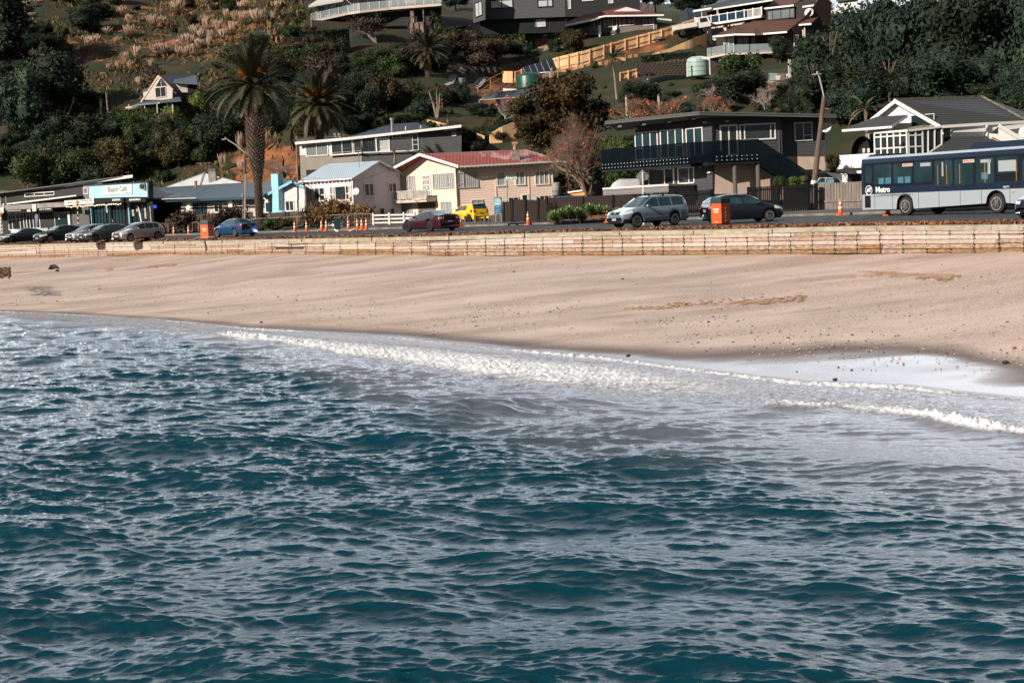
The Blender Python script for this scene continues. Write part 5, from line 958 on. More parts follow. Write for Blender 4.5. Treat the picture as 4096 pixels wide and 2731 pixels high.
win(T, Wall(3060, 207.8, 3215, 207), 3068, 44, 3180, 72, (.2, .5, .82), pane=M_glassg, frame=M_black, fw=.1); win(T, X, 3174, 140, 3194, 187, (.5,), (.3,), pane=M_glassg, fw=.07); win(T, X, 3222, 115, 3258, 152, (.6,), pane=M_glassd, frame=M_black, fw=.06)
part('deck', M_ww, T, lambda m: roofp(m, [(2826, 228, 198), (2900, 213, 196), (3095, 204, 197), (3095, 200, 201), (2840, 215, 203)], .3)); part('deck_glass', mat('pale_glass', (.30, .36, .38), .1), T, lambda m: (m.prism([at(2826, 228, 197.9), at(2900, 213, 195.9), at(2900, 181, 195.9), at(2826, 194, 197.9)], (0, .04, 0)), m.prism([at(2900, 213, 195.9), at(3095, 204, 196.9), at(3095, 174, 196.9), at(2900, 181, 195.9)], (0, .04, 0))))
part('deck_posts', M_black, T, lambda m: [m.bar(at(x, y, d - .1), at(x, y - 34, d - .1), .08) for x, y, d in ((2826, 228, 198), (2845, 224, 197.5), (2866, 220, 197), (2900, 213, 196), (2998, 209, 196.5), (3073, 206, 197))]); part('deck_support', M_whited, T, lambda m: (m.bar(at(2838, 228, 198), at(2840, 300, 198), .2), m.bar(at(2878, 222, 197.5), at(2880, 290, 197.5), .16))); dish(T, W, 3236, 51, .62, -4)
part('corner_window', M_glassd, T, lambda m: X.pbox(m, 3196, 208, 3225, 242, .3, .5)); part('corner_window_frame', M_whited, T, lambda m: (m.bar(X.P(3193, 206, .5), X.P(3195, 246, .5), .12), m.bar(X.P(3193, 206, .5), X.P(3225, 200, .5), .12), m.bar(X.P(3195, 245, .5), X.P(3225, 240, .5), .2))); part('bay_sill', M_ww, T, lambda m: X.pbox(m, 3205, 178, 3228, 185, 0, .6))
# pale building glimpsed through the trees
T = thing('pale_hilltop_house', at(3400, 20, 235), 'pale wall glimpsed at the top behind the big dark trees', 'house'); W = Wall(3345, 235, 3620, 232); part('wall', M_white, T, lambda m: flat(m, W, [(3352, 6), (3430, -6), (3430, 90), (3352, 90)])); part('roof', mat('dark_tile_roof', (.03, .034, .04), .7), T, lambda m: roofp(m, [(3345, 5, 234), (3440, -8, 233), (3440, -14, 240), (3345, -4, 240)], .15)); part('railing', M_white, T, lambda m: [m.bar(at(x, 42, 230), at(x, 56, 230), .1) for x in range(3325, 3352, 4)])
# ================= vehicles =================
M_tyre = mat('tyre_rubber', (.015, .015, .016), .85); M_rim = mat('alloy_rim', (.55, .55, .57), .35, metal=.7); M_rimd = mat('dark_rim', (.06, .06, .065), .4, metal=.5)
M_cglass = mat('car_glass', (.012, .035, .045), .05, (.03, .07, .085), 1.2, spec=.8); M_trim = mat('black_trim', (.010, .010, .011), .6, spec=.15); M_plate = mat('number_plate', (.62, .62, .6), .5); M_pl = mat('plate_characters', (.02, .02, .02), .5)
M_head = mat('headlight_lens', (.62, .64, .66), .1, spec=1.); M_tail = mat('tail_light_lens', (.35, .02, .015), .15, spec=.8); M_amber = mat('amber_lens', (.8, .25, .02), .3); M_sil = mat('chrome', (.7, .7, .7), .2, metal=.8)
def paint(n, c, m=.2): return mat('car_paint_' + n, c, .28, metal=m, coat=.8)
def wheel(root, x, y, r, rim, w=.21, spokes=5):
  s_ = 1 if y > 0 else -1; T_ = MB(); o = Vector((x, y, r)); yy = lambda v: y + s_ * (v - w)
  T_.lathe([(r * .62, yy(.02)), (r * .93, yy(0)), (r, yy(.04)), (r, yy(w - .05)), (r * .94, yy(w)), (r * .66, yy(w))], 24, (x, 0, r), 'Y'); wh = T_.build('wheel', M_tyre, root, True)
  g = MB(); g.lathe([(r * .66, yy(w - .02)), (r * .68, yy(w + .004)), (r * .6, yy(w + .004)), (r * .58, yy(w - .05)), (r * .02, yy(w - .06))], 20, (x, 0, r), 'Y')
  for i in range(spokes):
    t = 2 * math.pi * i / spokes + .3; d = Vector((math.cos(t), 0, math.sin(t))); c = Vector((x, yy(w - .015), r)); g.bar(c, c + d * r * .62, r * .2, .03, up=(0, 1, 0))
  g.build('rim', rim, wh); k = MB(); k.lathe([(r * .6, yy(w - .055)), (r * .02, yy(w - .054))], 16, (x, 0, r), 'Y'); k.build('brake_disc', M_trim, wh); return wh
def car(name, label, spec, px, D, rz, pnt, group='parked cars', rimm=None, plate='', z0=None, toy=None):
  L_, W_, H_ = spec['L'], spec['W'], spec['H']; top = spec['top']; belt = spec['belt']; wr = spec.get('wr', .60 * W_ / 1.7); r = spec.get('r', .32); ra = r + .06; clr = spec.get('clr', .2)
  wf, wb_ = L_ / 2 - spec['wf'], L_ / 2 - spec['wb']; hw = W_ / 2; T = local(name, label, 'car', group); X = lambda s: L_ / 2 - s
  def ztop(x): return interp(L_ / 2 - x, *zip(*top))
  def zbelt(x): return interp(L_ / 2 - x, *zip(*belt))
  def wid(x): t = abs(x) / (L_ / 2); return hw * (1 - .03 * t * t - (.20 if x > 0 else .15) * t ** 9)
  def zbot(x):
    z = clr + (.06 * (abs(x) / (L_ / 2)) ** 8)
    for c in (wf, wb_):
      if abs(x - c) < ra: z = max(z, r + math.sqrt(ra * ra - (x - c) ** 2))
    return z
  def sec(x):
    w_, zt, zb = wid(x), ztop(x), zbot(x); z4 = min(zbelt(x), zt - .03); p1 = max(zb + .03, min(.34, z4 - .2)); p2 = max(p1 + .02, min(.62 * z4 + .1, z4 - .1)); z5 = z4 + (zt - z4) * .86
    yg = lambda z: w_ * .93 + (min(wr, w_ * .93) - w_ * .93) * max(0, min(1, (z - z4) / max(.05, H_ - .06 - z4)))
    y5 = yg(z5) if zt - z4 > .12 else w_ * .86
    return [(w_ * .93, zb), (w_ * .985, p1), (w_, p2), (w_ * .985, z4 - .05), (w_ * .93, z4), (y5, z5), (y5 * .88, z5 + (zt - z5) * .72), (y5 * .5, zt - .004), (0, zt)]
  def ys(x, z):
    s_ = sec(x)[:6]
    for a, b in zip(s_[:-1], s_[1:]):
      if a[1] <= z <= b[1] and b[1] > a[1]: t = (z - a[1]) / (b[1] - a[1]); return a[0] + (b[0] - a[0]) * t
    return s_[0][0] if z < s_[0][1] else s_[5][0]
  def xe(y, z, e):
    lo, hi = 0., L_ / 2
    if ztop(e * hi) >= z and ys(e * hi, z) >= abs(y): return hi
    for _ in range(22):
      m_ = (lo + hi) / 2
      if ztop(e * m_) >= z and ys(e * m_, z) >= abs(y): lo = m_
      else: hi = m_
    return lo
  xs = sorted(set([round(v, 3) for v in np.arange(-L_ / 2, L_ / 2, .06)] + [L_ / 2, -L_ / 2 + .01, -L_ / 2 + .03, L_ / 2 - .01, L_ / 2 - .03])); mb = MB(); vs = []
  for x in xs: s_ = sec(x); vs += [(x, y, z) for y, z in s_] + [(x, -y, z) for y, z in s_[-2::-1]]
  n = 17; fs = [(i * n + k, i * n + k + 1, (i + 1) * n + k + 1, (i + 1) * n + k) for i in range(len(xs) - 1) for k in range(n - 1)] + [tuple(range(n)), tuple(range((len(xs) - 1) * n, len(xs) * n))[::-1]]
  mb.add(vs, fs); mb.build('body', pnt, T, True)
  q = MB(); q.box(-L_ / 2 + .12, L_ / 2 - .12, -hw + .2, hw - .2, clr - .03, .62); q.build('underbody', M_trim, T)
  def side(nm, s0, s1, z0_, z1_, m_, sides=(1, -1), off=.008, parent=None, nz_=2):
    for sd in sides:
      mb = MB(); N_ = max(2, int(abs(s1 - s0) / .08) + 1); P_ = []
      for i in range(N_ + 1):
        s_ = s0 + (s1 - s0) * i / N_; x = X(s_); a = z0_(s_) if callable(z0_) else z0_; b = z1_(s_) if callable(z1_) else z1_
        P_ += [(x, sd * (ys(x, a + (b - a) * j / nz_) + off), a + (b - a) * j / nz_) for j in range(nz_ + 1)]
      mb.add(P_, [(i * (nz_ + 1) + j, i * (nz_ + 1) + j + 1, (i + 1) * (nz_ + 1) + j + 1, (i + 1) * (nz_ + 1) + j) for i in range(N_) for j in range(nz_)]); o = mb.build(nm, m_, parent or T, True)
    return o
  def endp(nm, y0, y1, z0_, z1_, e, m_, off=.012, parent=None, ny=6, nz_=3):
    mb = MB(); P_ = []
    for i in range(ny + 1):
      y = y0 + (y1 - y0) * i / ny
      for j in range(nz_ + 1): z = z0_ + (z1_ - z0_) * j / nz_; P_.append((e * (xe(y, z, e) + off), y, z))
    mb.add(P_, [(i * (nz_ + 1) + j, i * (nz_ + 1) + j + 1, (i + 1) * (nz_ + 1) + j + 1, (i + 1) * (nz_ + 1) + j) for i in range(ny) for j in range(nz_)]); return mb.build(nm, m_, parent or T, True)
  def over(nm, s0, s1, m_):
    mb = MB(); P_ = []; N_ = 6
    for i in range(N_ + 1):
      s_ = s0 + (s1 - s0) * i / N_; x = X(s_); c = sec(x)[5:]; d = Vector((.02 if s0 < L_ / 2 else -.02, 0, .014))
      c = [(c[0][0] * .97, c[0][1] + .0)] + c[1:]; c = [Vector((x, y, z)) + d for y, z in c]; c = c + [Vector((p.x, -p.y, p.z)) for p in c[-2::-1]]; P_ += c
    k = len(c); mb.add(P_, [(i * k + j, i * k + j + 1, (i + 1) * k + j + 1, (i + 1) * k + j) for i in range(N_) for j in range(k - 1)]); return mb.build(nm, m_, T, True)
  ws = over('windscreen', *spec['ws'], M_cglass); rw = over('rear_window', *spec['rw'], M_cglass)
  for a, b in spec['sidewin']: side('side_window', a, b, lambda s_: zbelt(X(s_)) + .03, lambda s_: max(zbelt(X(s_)) + .035, min(ztop(X(s_)) - .09, spec.get('wt', H_ - .13))), M_cglass)
  for a in spec['seams']: side('door_seam', a, a + .014, clr + .12, lambda s_: zbelt(X(s_)), M_trim, off=.004)
  for a in spec.get('handles', []): side('door_handle', a, a + .17, spec.get('hz', .86) - .015, spec.get('hz', .86) + .015, spec.get('hm', pnt), off=.03)
  fz = spec.get('hl', (.62, .78)); side('headlight', .10, spec.get('hlx', .55), lambda s_: fz[0] + .1 * s_, lambda s_: min(fz[1] + .12 * s_, ztop(X(s_)) - .035), spec.get('hlm', M_head), off=.012)
  for sd in (1, -1): endp('headlight', sd * hw * .5, sd * hw * .82, fz[0], fz[1] - .04, 1, spec.get('hlm', M_head))
  gr = endp('grille', -hw * .42, hw * .42, spec.get('gz', .56), spec.get('gz', .56) + spec.get('gh', .13), 1, M_trim); endp('lower_grille', -hw * .5, hw * .5, .26, .38, 1, M_trim, .01)
  bz = endp('emblem', -.06, .06, spec.get('gz', .56) + .04, spec.get('gz', .56) + .12, 1, M_sil, .03, gr)
  tz = spec.get('tl', (.78, 1.0));
  if spec.get('bars'):
    for sd in (1, -1):
      for k in range(3): endp('tail_light', sd * hw * (.5 + .13 * k), sd * hw * (.56 + .13 * k), tz[0], tz[1], -1, mat('lit_tail', (.8, .5, .45), .2), .02)
    endp('rear_panel', -hw * .9, hw * .9, tz[0] - .03, tz[1] + .02, -1, M_trim, .008)
  else:
    side('tail_light', L_ - (.40 if tz[1] < 1.2 else .2), L_ - .06, tz[0], lambda s_: min(tz[1], ztop(X(s_)) - .05), M_tail, off=.012)
    for sd in (1, -1):
     if tz[1] < 1.2: endp('tail_light', sd * hw * .62, sd * hw * .9, tz[0], tz[1], -1, M_tail)
  for e in (1, -1):
    zz = spec.get('pz', (.42, .66))[0 if e > 0 else 1]; p_ = endp('number_plate', -.18, .18, zz, zz + .11, e, M_plate, .022, ny=1, nz_=1)
    if plate: text(plate, .10, M_pl, p_, (e * (xe(0, zz + .055, e) + .028), 0, zz + .055), (0, e, 0), (0, 0, 1))
  for sd in (1, -1):
    mb = MB(); s_ = spec['mir']; x = X(s_); y = ys(x, zbelt(x) + .02); mb.ball((x, sd * (y + .12), zbelt(x) + .08), .07, .11, .075, n=10); mb.build('mirror', spec.get('mm', pnt), T, True)
    wheel(T, wf, sd * (hw - .02), r, rimm or M_rim); wheel(T, wb_, sd * (hw - .02), r, rimm or M_rim)
  side('sill_trim', spec['wf'] + ra + .02, spec['wb'] - ra - .02, clr, clr + .06, M_trim, off=.006)
  if spec.get('cladding'):
    for c in (spec['wf'], spec['wb']): side('wheel_arch_trim', c - ra - .06, c + ra + .06, lambda s_: zbot(X(s_)), lambda s_: (r + math.sqrt(max(.0, (ra + .06) ** 2 - (s_ - c) ** 2)) if abs(s_ - c) < ra + .06 else clr) + .0, spec['cladding'], off=.012)
    endp('bumper', -hw * .92, hw * .92, .26, .46, 1, M_trim, .018); side('bumper', .05, .45, .24, .48, M_trim, off=.014); side('rub_strip', spec['wf'] + .5, spec['wb'] - .5, .52, .56, mat('grey_strip', (.3, .32, .34), .5), off=.015)
  if spec.get('rack'):
    mb = MB()
    for s_ in spec['rack']: x = X(s_); mb.tube([(x, -wr - .02, H_ + .05), (x, wr + .02, H_ + .05)], .025, 6); mb.box(x - .04, x + .04, wr - .06, wr, H_ - .06, H_ + .05); mb.box(x - .04, x + .04, -wr, -wr + .06, H_ - .06, H_ + .05)
    for sd in (1, -1): mb.tube([(X(spec['rack'][0] - .3), sd * (wr - .02), H_ + .04), (X(spec['rack'][-1] + .4), sd * (wr - .02), H_ + .02)], .02, 6)
    mb.build('roof_rack', M_trim, T)
  if spec.get('lid'): endp('lid_seam', -hw * .6, hw * .6, spec['lid'], spec['lid'] + .012, -1, M_trim, .005)
  if spec.get('spoiler'): a = spec['spoiler']; mb = MB(); mb.box(X(a[0]), X(a[1]), -wr, wr, a[2], a[2] + .03); mb.build('spoiler', M_trim if a[3] else pnt, T)
  p = at(px, 900, D / kd(px)); T.location = (p.x, p.y, RZ + .005 if z0 is None else z0); T.rotation_euler = (0, 0, R(rz)); return T
HATCH = dict(L=4.25, W=1.70, H=1.53, wf=.82, wb=3.42, r=.31, top=[(0, .46), (.02, .66), (.12, .78), (.9, .98), (1.12, 1.04), (1.72, 1.38), (2.1, 1.50), (2.6, 1.53), (3.2, 1.50), (3.75, 1.40), (3.95, 1.24), (4.15, .96), (4.22, .8), (4.25, .5)], belt=[(0, .6), (.9, .88), (1.3, .94), (4.25, 1.0)], ws=(1.16, 1.86), rw=(3.78, 4.05), sidewin=[(1.36, 2.28), (2.34, 3.1), (3.16, 3.6)], seams=[1.42, 2.31, 3.14], handles=[2.05, 2.92], mir=1.5)
SEDAN = dict(L=4.6, W=1.78, H=1.43, wf=.9, wb=3.6, r=.32, top=[(0, .46), (.02, .62), (.15, .72), (1.0, .93), (1.3, .98), (2.05, 1.36), (2.4, 1.42), (2.8, 1.43), (3.3, 1.36), (4.0, 1.08), (4.45, 1.03), (4.55, .9), (4.6, .5)], belt=[(0, .58), (1, .84), (1.4, .92), (4.6, 1.0)], ws=(1.36, 2.15), rw=(3.3, 3.95), sidewin=[(1.55, 2.5), (2.56, 3.3), (3.34, 3.6)], seams=[1.5, 2.53, 3.38], handles=[2.25, 3.1], mir=1.65)
XOVER = dict(SEDAN, L=4.64, H=1.58, W=1.8, r=.36, top=[(0, .5), (.02, .72), (.15, .84), (1.1, 1.04), (1.4, 1.08), (2.1, 1.48), (2.5, 1.57), (3.2, 1.56), (3.9, 1.42), (4.35, 1.15), (4.5, 1.0), (4.6, .8), (4.64, .5)], belt=[(0, .66), (1, .95), (4.64, 1.1)], ws=(1.45, 2.2), rw=(3.9, 4.3), sidewin=[(1.6, 2.5), (2.56, 3.35), (3.4, 3.8)])
WAGON = dict(SEDAN, L=4.6, H=1.48, top=[(0, .46), (.02, .66), (.15, .78), (1.0, .98), (1.3, 1.02), (2.0, 1.40), (2.5, 1.48), (3.3, 1.46), (3.95, 1.30), (4.3, 1.1), (4.5, .95), (4.6, .5)], rw=(3.95, 4.3))
car('parked_car', 'black sedan at the left end of the row of parked cars below the restaurant', SEDAN, 92, 139, 220, paint('black_metal', (.015, .017, .02)), rimm=M_rimd, plate='LKA46')
car('parked_car', 'glossy black crossover with pale headlights second from the left in the parked row', XOVER, 235, 132, 228, paint('deep_black', (.008, .011, .016)), plate='JSB318')
car('parked_car', 'silver white hatchback squeezed between the black crossover and the dark grey wagon', HATCH, 356, 127.5, 231, paint('silver_white', (.42, .45, .5), .5), plate='LKB71')
car('parked_car', 'dark grey car with silver nose beside the champagne hatchback', WAGON, 418, 121.5, 227, paint('dark_grey', (.045, .06, .065), .5), rimm=M_rimd, plate='KEF56')
car('parked_car', 'champagne silver hatchback at the right end of the left parked row', dict(HATCH, hm=M_sil), 551, 116, 230, paint('champagne', (.34, .31, .29), .5), plate='JCS6')
car('parked_car', 'metallic blue sedan seen from behind beside the orange rubbish bin', dict(SEDAN, L=4.5, W=1.75, lid=.8, tl=(.82, .98), pz=(.42, .78)), 938, 113.5, 131, paint('royal_blue', (.012, .07, .20), .4), plate='DJE958')
car('parked_car', 'dark red sports coupe with three-bar rear lamps in front of the cream house', dict(L=4.78, W=1.92, H=1.38, wf=.95, wb=3.67, r=.36, clr=.17, top=[(0, .5), (.02, .68), (.15, .78), (1.3, .98), (1.6, 1.0), (2.3, 1.30), (2.7, 1.38), (3.1, 1.35), (3.9, 1.12), (4.5, 1.05), (4.68, 1.02), (4.74, .9), (4.78, .5)], belt=[(0, .6), (1.3, .88), (4.78, 1.0)], ws=(1.66, 2.4), rw=(3.15, 3.95), sidewin=[(1.85, 2.95), (3.02, 3.4)], seams=[1.7, 3.0], handles=[2.7], mir=1.95, bars=1, tl=(.78, .93), lid=.98, pz=(.42, .55), wr=.6, mm=M_trim, spoiler=(4.5, 4.7, 1.05, 0)), 1722, 95.5, 126, paint('ruby', (.045, .006, .014), .35), rimm=M_trim, plate='JNH572')
car('parked_car', 'bright yellow small hatchback parked before the cream house', dict(HATCH, L=3.85, W=1.70, H=1.5, wf=.75, wb=3.18, r=.32, top=[(0, .46), (.02, .66), (.12, .8), (.8, .98), (1.0, 1.02), (1.6, 1.36), (2.0, 1.48), (2.6, 1.5), (3.3, 1.45), (3.5, 1.42), (3.68, 1.1), (3.78, .95), (3.85, .5)], ws=(1.05, 1.72), rw=(3.48, 3.7), sidewin=[(1.25, 2.1), (2.16, 2.75)], seams=[1.3, 2.13, 2.85], handles=[1.9], spoiler=(3.42, 3.62, 1.42, 1), tl=(.80, 1.02), pz=(.42, .68), mm=M_trim), 1877, 117, 124, paint('yellow', (.85, .50, .01), .0), rimm=M_trim, plate='FWA21', z0=RZ + .17)
SUV = dict(L=4.57, W=1.78, H=1.68, wf=.9, wb=3.5, r=.35, clr=.26, top=[(0, .56), (.02, .74), (.14, .86), (.95, 1.06), (1.15, 1.1), (1.85, 1.55), (2.2, 1.66), (3.0, 1.68), (4.0, 1.65), (4.28, 1.58), (4.46, 1.1), (4.52, .9), (4.57, .56)], belt=[(0, .7), (.95, .98), (1.3, 1.04), (4.57, 1.08)], ws=(1.2, 1.98), rw=(4.27, 4.45), sidewin=[(1.45, 2.42), (2.48, 3.3), (3.38, 4.18)], seams=[1.5, 2.45, 3.34], handles=[2.15, 3.02], hz=.95, mir=1.55, cladding=mat('grey_cladding', (.10, .12, .14), .6), rack=(1.95, 2.9), hl=(.72, .92), hlx=.62, gz=.74, gh=.15, tl=(.95, 1.5), hm=M_sil, pz=(.42, .7))
car('parked_car', 'silver blue off-road wagon with roof rack in front of the charcoal house', SUV, 2592, 77.5, 213, paint('silver_blue', (.25, .33, .41), .45), plate='FPT433')
car('parked_car', 'near-black hatchback half hidden by the right orange bin', dict(HATCH, L=4.18, W=1.7, H=1.47, hz=.84), 2968, 76, 14, paint('midnight', (.010, .014, .028), .3), plate='DUP540')
car('parked_car', 'dark blue car cut off by the right edge of the picture', HATCH, 4236, 58, 218, paint('navy', (.010, .018, .035), .3), plate='MHK')
car('parked_car', 'blue car with roof rack whose roof shows above the dark brown fence', dict(SUV, L=4.4), 2240, 106, 183, paint('bright_blue', (.02, .10, .22), .3), z0=2.95)
# ---------------- bus ----------------
def bus():
  T = local('bus', 'navy and silver city bus standing at the right edge of the road', 'bus'); L_, W_, H_ = 12.0, 2.5, 3.12; hw = W_ / 2
  navy = mat('navy_bus_paint', (.005, .015, .038), .3, coat=.6); sil = mat('silver_bus_paint', (.30, .35, .40), .4, metal=.0, coat=.3)
  def prof(z): return hw - (.12 * max(0, (z - 2.75) / .37) ** 2 if z > 2.75 else 0)
  def shell(m, z0, z1, holes=()):
    zs = list(np.linspace(z0, z1, 6)); xs = sorted(set([0, .08, .25, 11.75, 11.92, 12] + [x for c in holes for x in np.linspace(c - .62, c + .62, 17)])); V_ = []
    for x in xs:
      e = min(x, L_ - x); inn = .22 * max(0, 1 - e / .25) ** 2
      for z in zs:
        zz = z
        for c in holes:
          if abs(x - c) < .62: zz = max(z, z0 + (math.sqrt(.62 ** 2 - (x - c) ** 2) + .16) * (1 - (z - z0) / (z1 - z0)) + (z - z0) * 1.0) if z < z1 else z
        V_.append((x, prof(zz) - inn, zz))
    k = len(zs); n = len(xs); vs = V_ + [(x, -y, z) for x, y, z in V_]; o = n * k
    fs = [(i * k + j, (i + 1) * k + j, (i + 1) * k + j + 1, i * k + j + 1) for i in range(n - 1) for j in range(k - 1)]
    m.add(vs, fs + [tuple(o + q for q in f[::-1]) for f in fs] + [(j, j + 1, o + j + 1, o + j) for j in range(k - 1)] + [((n - 1) * k + j, o + (n - 1) * k + j, o + (n - 1) * k + j + 1, (n - 1) * k + j + 1) for j in range(k - 1)])
  part('body', navy, T, lambda m: (shell(m, 1.15, 3.0),), False); part('lower_body', sil, T, lambda m: shell(m, .34, 1.16, (3.35, 9.35)))
  part('roof', mat('bus_roof', (.35, .42, .5), .4), T, lambda m: m.prism([(0.1, -hw + .05, 2.99), (0.1, hw - .05, 2.99), (.2, hw - .28, 3.12), (.2, -hw + .28, 3.12)], (11.7, 0, 0)))
  part('roof_pod', navy, T, lambda m: (m.prism([(7.4, -.95, 3.1), (7.7, -.9, 3.42), (11.6, -.9, 3.42), (11.9, -.95, 3.1)], (0, 1.9, 0)), m.prism([(.15, -.8, 3.1), (.3, -.7, 3.25), (1.1, -.7, 3.25), (1.2, -.8, 3.1)], (0, 1.6, 0))))
  part('underbody', M_trim, T, lambda m: m.box(.3, 11.7, -1.0, 1.0, .3, 1.2))
  gl = part('window_band', mat('bus_tint', (.008, .012, .018), .1), T, lambda m: m.box(.35, 11.7, -hw - .006, -hw + .05, 1.52, 2.78))
  M_bw = mat('bus_window', (.010, .026, .034), .08, (.022, .045, .055), .7, spec=.4)
  for x0, x1, z0, z1 in ((.5, 1.0, 1.75, 2.62), (1.15, 2.45, 1.66, 2.68), (2.6, 3.9, 1.66, 2.66), (4.05, 5.3, 1.66, 2.68), (5.45, 6.65, 1.40, 2.68), (6.78, 8.0, 1.40, 2.68), (8.15, 9.3, 1.44, 2.68), (9.45, 10.75, 1.9, 2.68), (10.95, 11.7, 1.5, 2.5)):
    b = part('window', M_bw, T, lambda m: m.prism([(x0 + .08, -hw - .02, z0), (x1 - .08, -hw - .02, z0), (x1, -hw - .02, z0 + .08), (x1, -hw - .02, z1 - .08), (x1 - .08, -hw - .02, z1), (x0 + .08, -hw - .02, z1), (x0, -hw - .02, z1 - .08), (x0, -hw - .02, z0 + .08)], (0, .014, 0)))
  part('bright_view', mat('seen_through', (.30, .34, .36), .3), gl, lambda m: [m.box(a, b, -hw - .024, -hw - .02, c, d) for a, b, c, d in ((4.5, 5.2, 2.45, 2.62), (5.95, 6.05, 1.9, 2.6), (8.45, 9.1, 2.45, 2.6), (8.9, 9.05, 1.9, 2.6), (9.55, 10.6, 1.98, 2.5))])
  part('grab_pole', mat('yellow_pole', (.25, .12, .02), .5), gl, lambda m: [m.box(x, x + .05, -hw - .028, -hw - .022, 1.5, 2.45) for x in (5.65, 6.25, 7.1, 8.7, 10.6)])
  part('seat_back', mat('blue_moquette', (.04, .14, .2), .8), gl, lambda m: [m.box(x, x + .4, -hw - .027, -hw - .021, 1.66, 1.98) for x in (1.5, 2.0, 2.9, 3.4, 8.5)])
  for x in (3.25, 7.35): b = part('exit_sticker', mat('sticker_white', (.6, .52, .48), .5), T, lambda m: m.box(x, x + .72, -hw - .03, -hw - .021, 2.5, 2.64)); text('EMERGENCY EXIT', .095, mat('red_letters', (.55, .04, .02), .5), b, (x + .36, -hw - .034, 2.57), (1, 0, 0), (0, 0, 1), bold=.003, sx=.85)
  text('Metro', .42, M_lw, T, (1.78, -hw - .012, 1.36), (1, 0, 0), (0, 0, 1), bold=.012)
  lg = part('logo_ring', M_lw, T, lambda m: [m.bar(Vector((.74 + .24 * math.cos(t), -hw - .014, 1.36 + .24 * math.sin(t))), Vector((.74 + .24 * math.cos(t + .28), -hw - .014, 1.36 + .24 * math.sin(t + .28))), .035, .012, up=(0, 1, 0)) for t in np.arange(0, 6.28, .2618)]); text('AT', .25, M_lw, lg, (.74, -hw - .014, 1.36), (1, .0, .12), (-.05, 0, 1), bold=.02)
  part('lower_text', M_lg, T, lambda m: [m.box(.9 + i * .2, 4.2 - i * .2, -hw - .014, -hw - .008, 1.02 + i * .03, 1.028 + i * .03) for i in range(4)]); text('GB3371', .12, M_lw, T, (10.0, -hw - .012, 1.25), (1, 0, 0), (0, 0, 1))
  part('vent_grille', M_trim, T, lambda m: (m.box(.42, .85, -hw - .012, -hw, .45, 1.08))); part('panel_seam', M_trim, T, lambda m: [m.box(x, x + .02, -hw - .006, -hw, .36, 1.15) for x in (1.15, 2.45, 4.3, 5.7, 7.1, 8.45, 10.2)])
  part('marker_light', M_amber, T, lambda m: m.box(10.35, 10.5, -hw - .03, -hw, .98, 1.04)); part('rear_light', M_tail, T, lambda m: (m.box(-.02, .02, -1.05, -.9, .9, 1.5), m.box(-.02, .02, .9, 1.05, .9, 1.5)))
  for x in (3.35, 9.35):
    for y in (-hw + .02, hw - .02): wheel(T, x, y, .48, M_rim, .3, 8)
  hx, hy = .477, -.879; p = atz(3632, 862, RZ); p = Vector((p.x, p.y, 0)); T.location = (p.x - hx * 3.35 + .879 * 1.2 * .9, p.y - hy * 3.35 + .477 * 1.2, RZ + .005); T.rotation_euler = (0, 0, math.atan2(hy, hx))
bus()
# ---------------- tipper truck on the hill ----------------
T = local('tipper_truck', 'white tipper truck parked between the two timber fences on the hill', 'truck'); wt = mat('truck_white', (.68, .66, .64), .5)
part('cab', wt, T, lambda m: (m.prism([(3.3, -.9, .7), (5.0, -.9, .7), (5.0, -.9, 1.3), (4.75, -.88, 2.1), (3.4, -.88, 2.15), (3.3, -.9, 1.9)], (0, 1.8, 0)),)); part('side_window', M_glassd, T, lambda m: m.prism([(3.6, -.92, 1.4), (4.7, -.92, 1.4), (4.5, -.92, 1.95), (3.6, -.92, 1.97)], (0, 1.84, 0))); part('windscreen', M_glassd, T, lambda m: m.prism([(5.01, -.75, 1.35), (5.01, .75, 1.35), (4.8, .72, 2.0), (4.8, -.72, 2.0)], (.02, 0, 0)))
part('tray', wt, T, lambda m: (m.box(0, 3.1, -.95, .95, .95, 1.0), m.box(0, 3.1, -.98, -.93, .95, 1.6), m.box(0, 3.1, .93, .98, .95, 1.6), m.box(0, .05, -.95, .95, .95, 1.6), m.box(3.05, 3.1, -.95, .95, .95, 1.7))); part('chassis', M_trim, T, lambda m: m.box(.2, 4.9, -.45, .45, .5, .8))
for x in (1.0, 4.2): [wheel(T, x, y, .38, M_rimd, .22) for y in (-.9, .9)]
p = onhill(2702, 166); T.location = p + Vector((0, 0, .25)); T.rotation_euler = (0, R(-7), R(4))
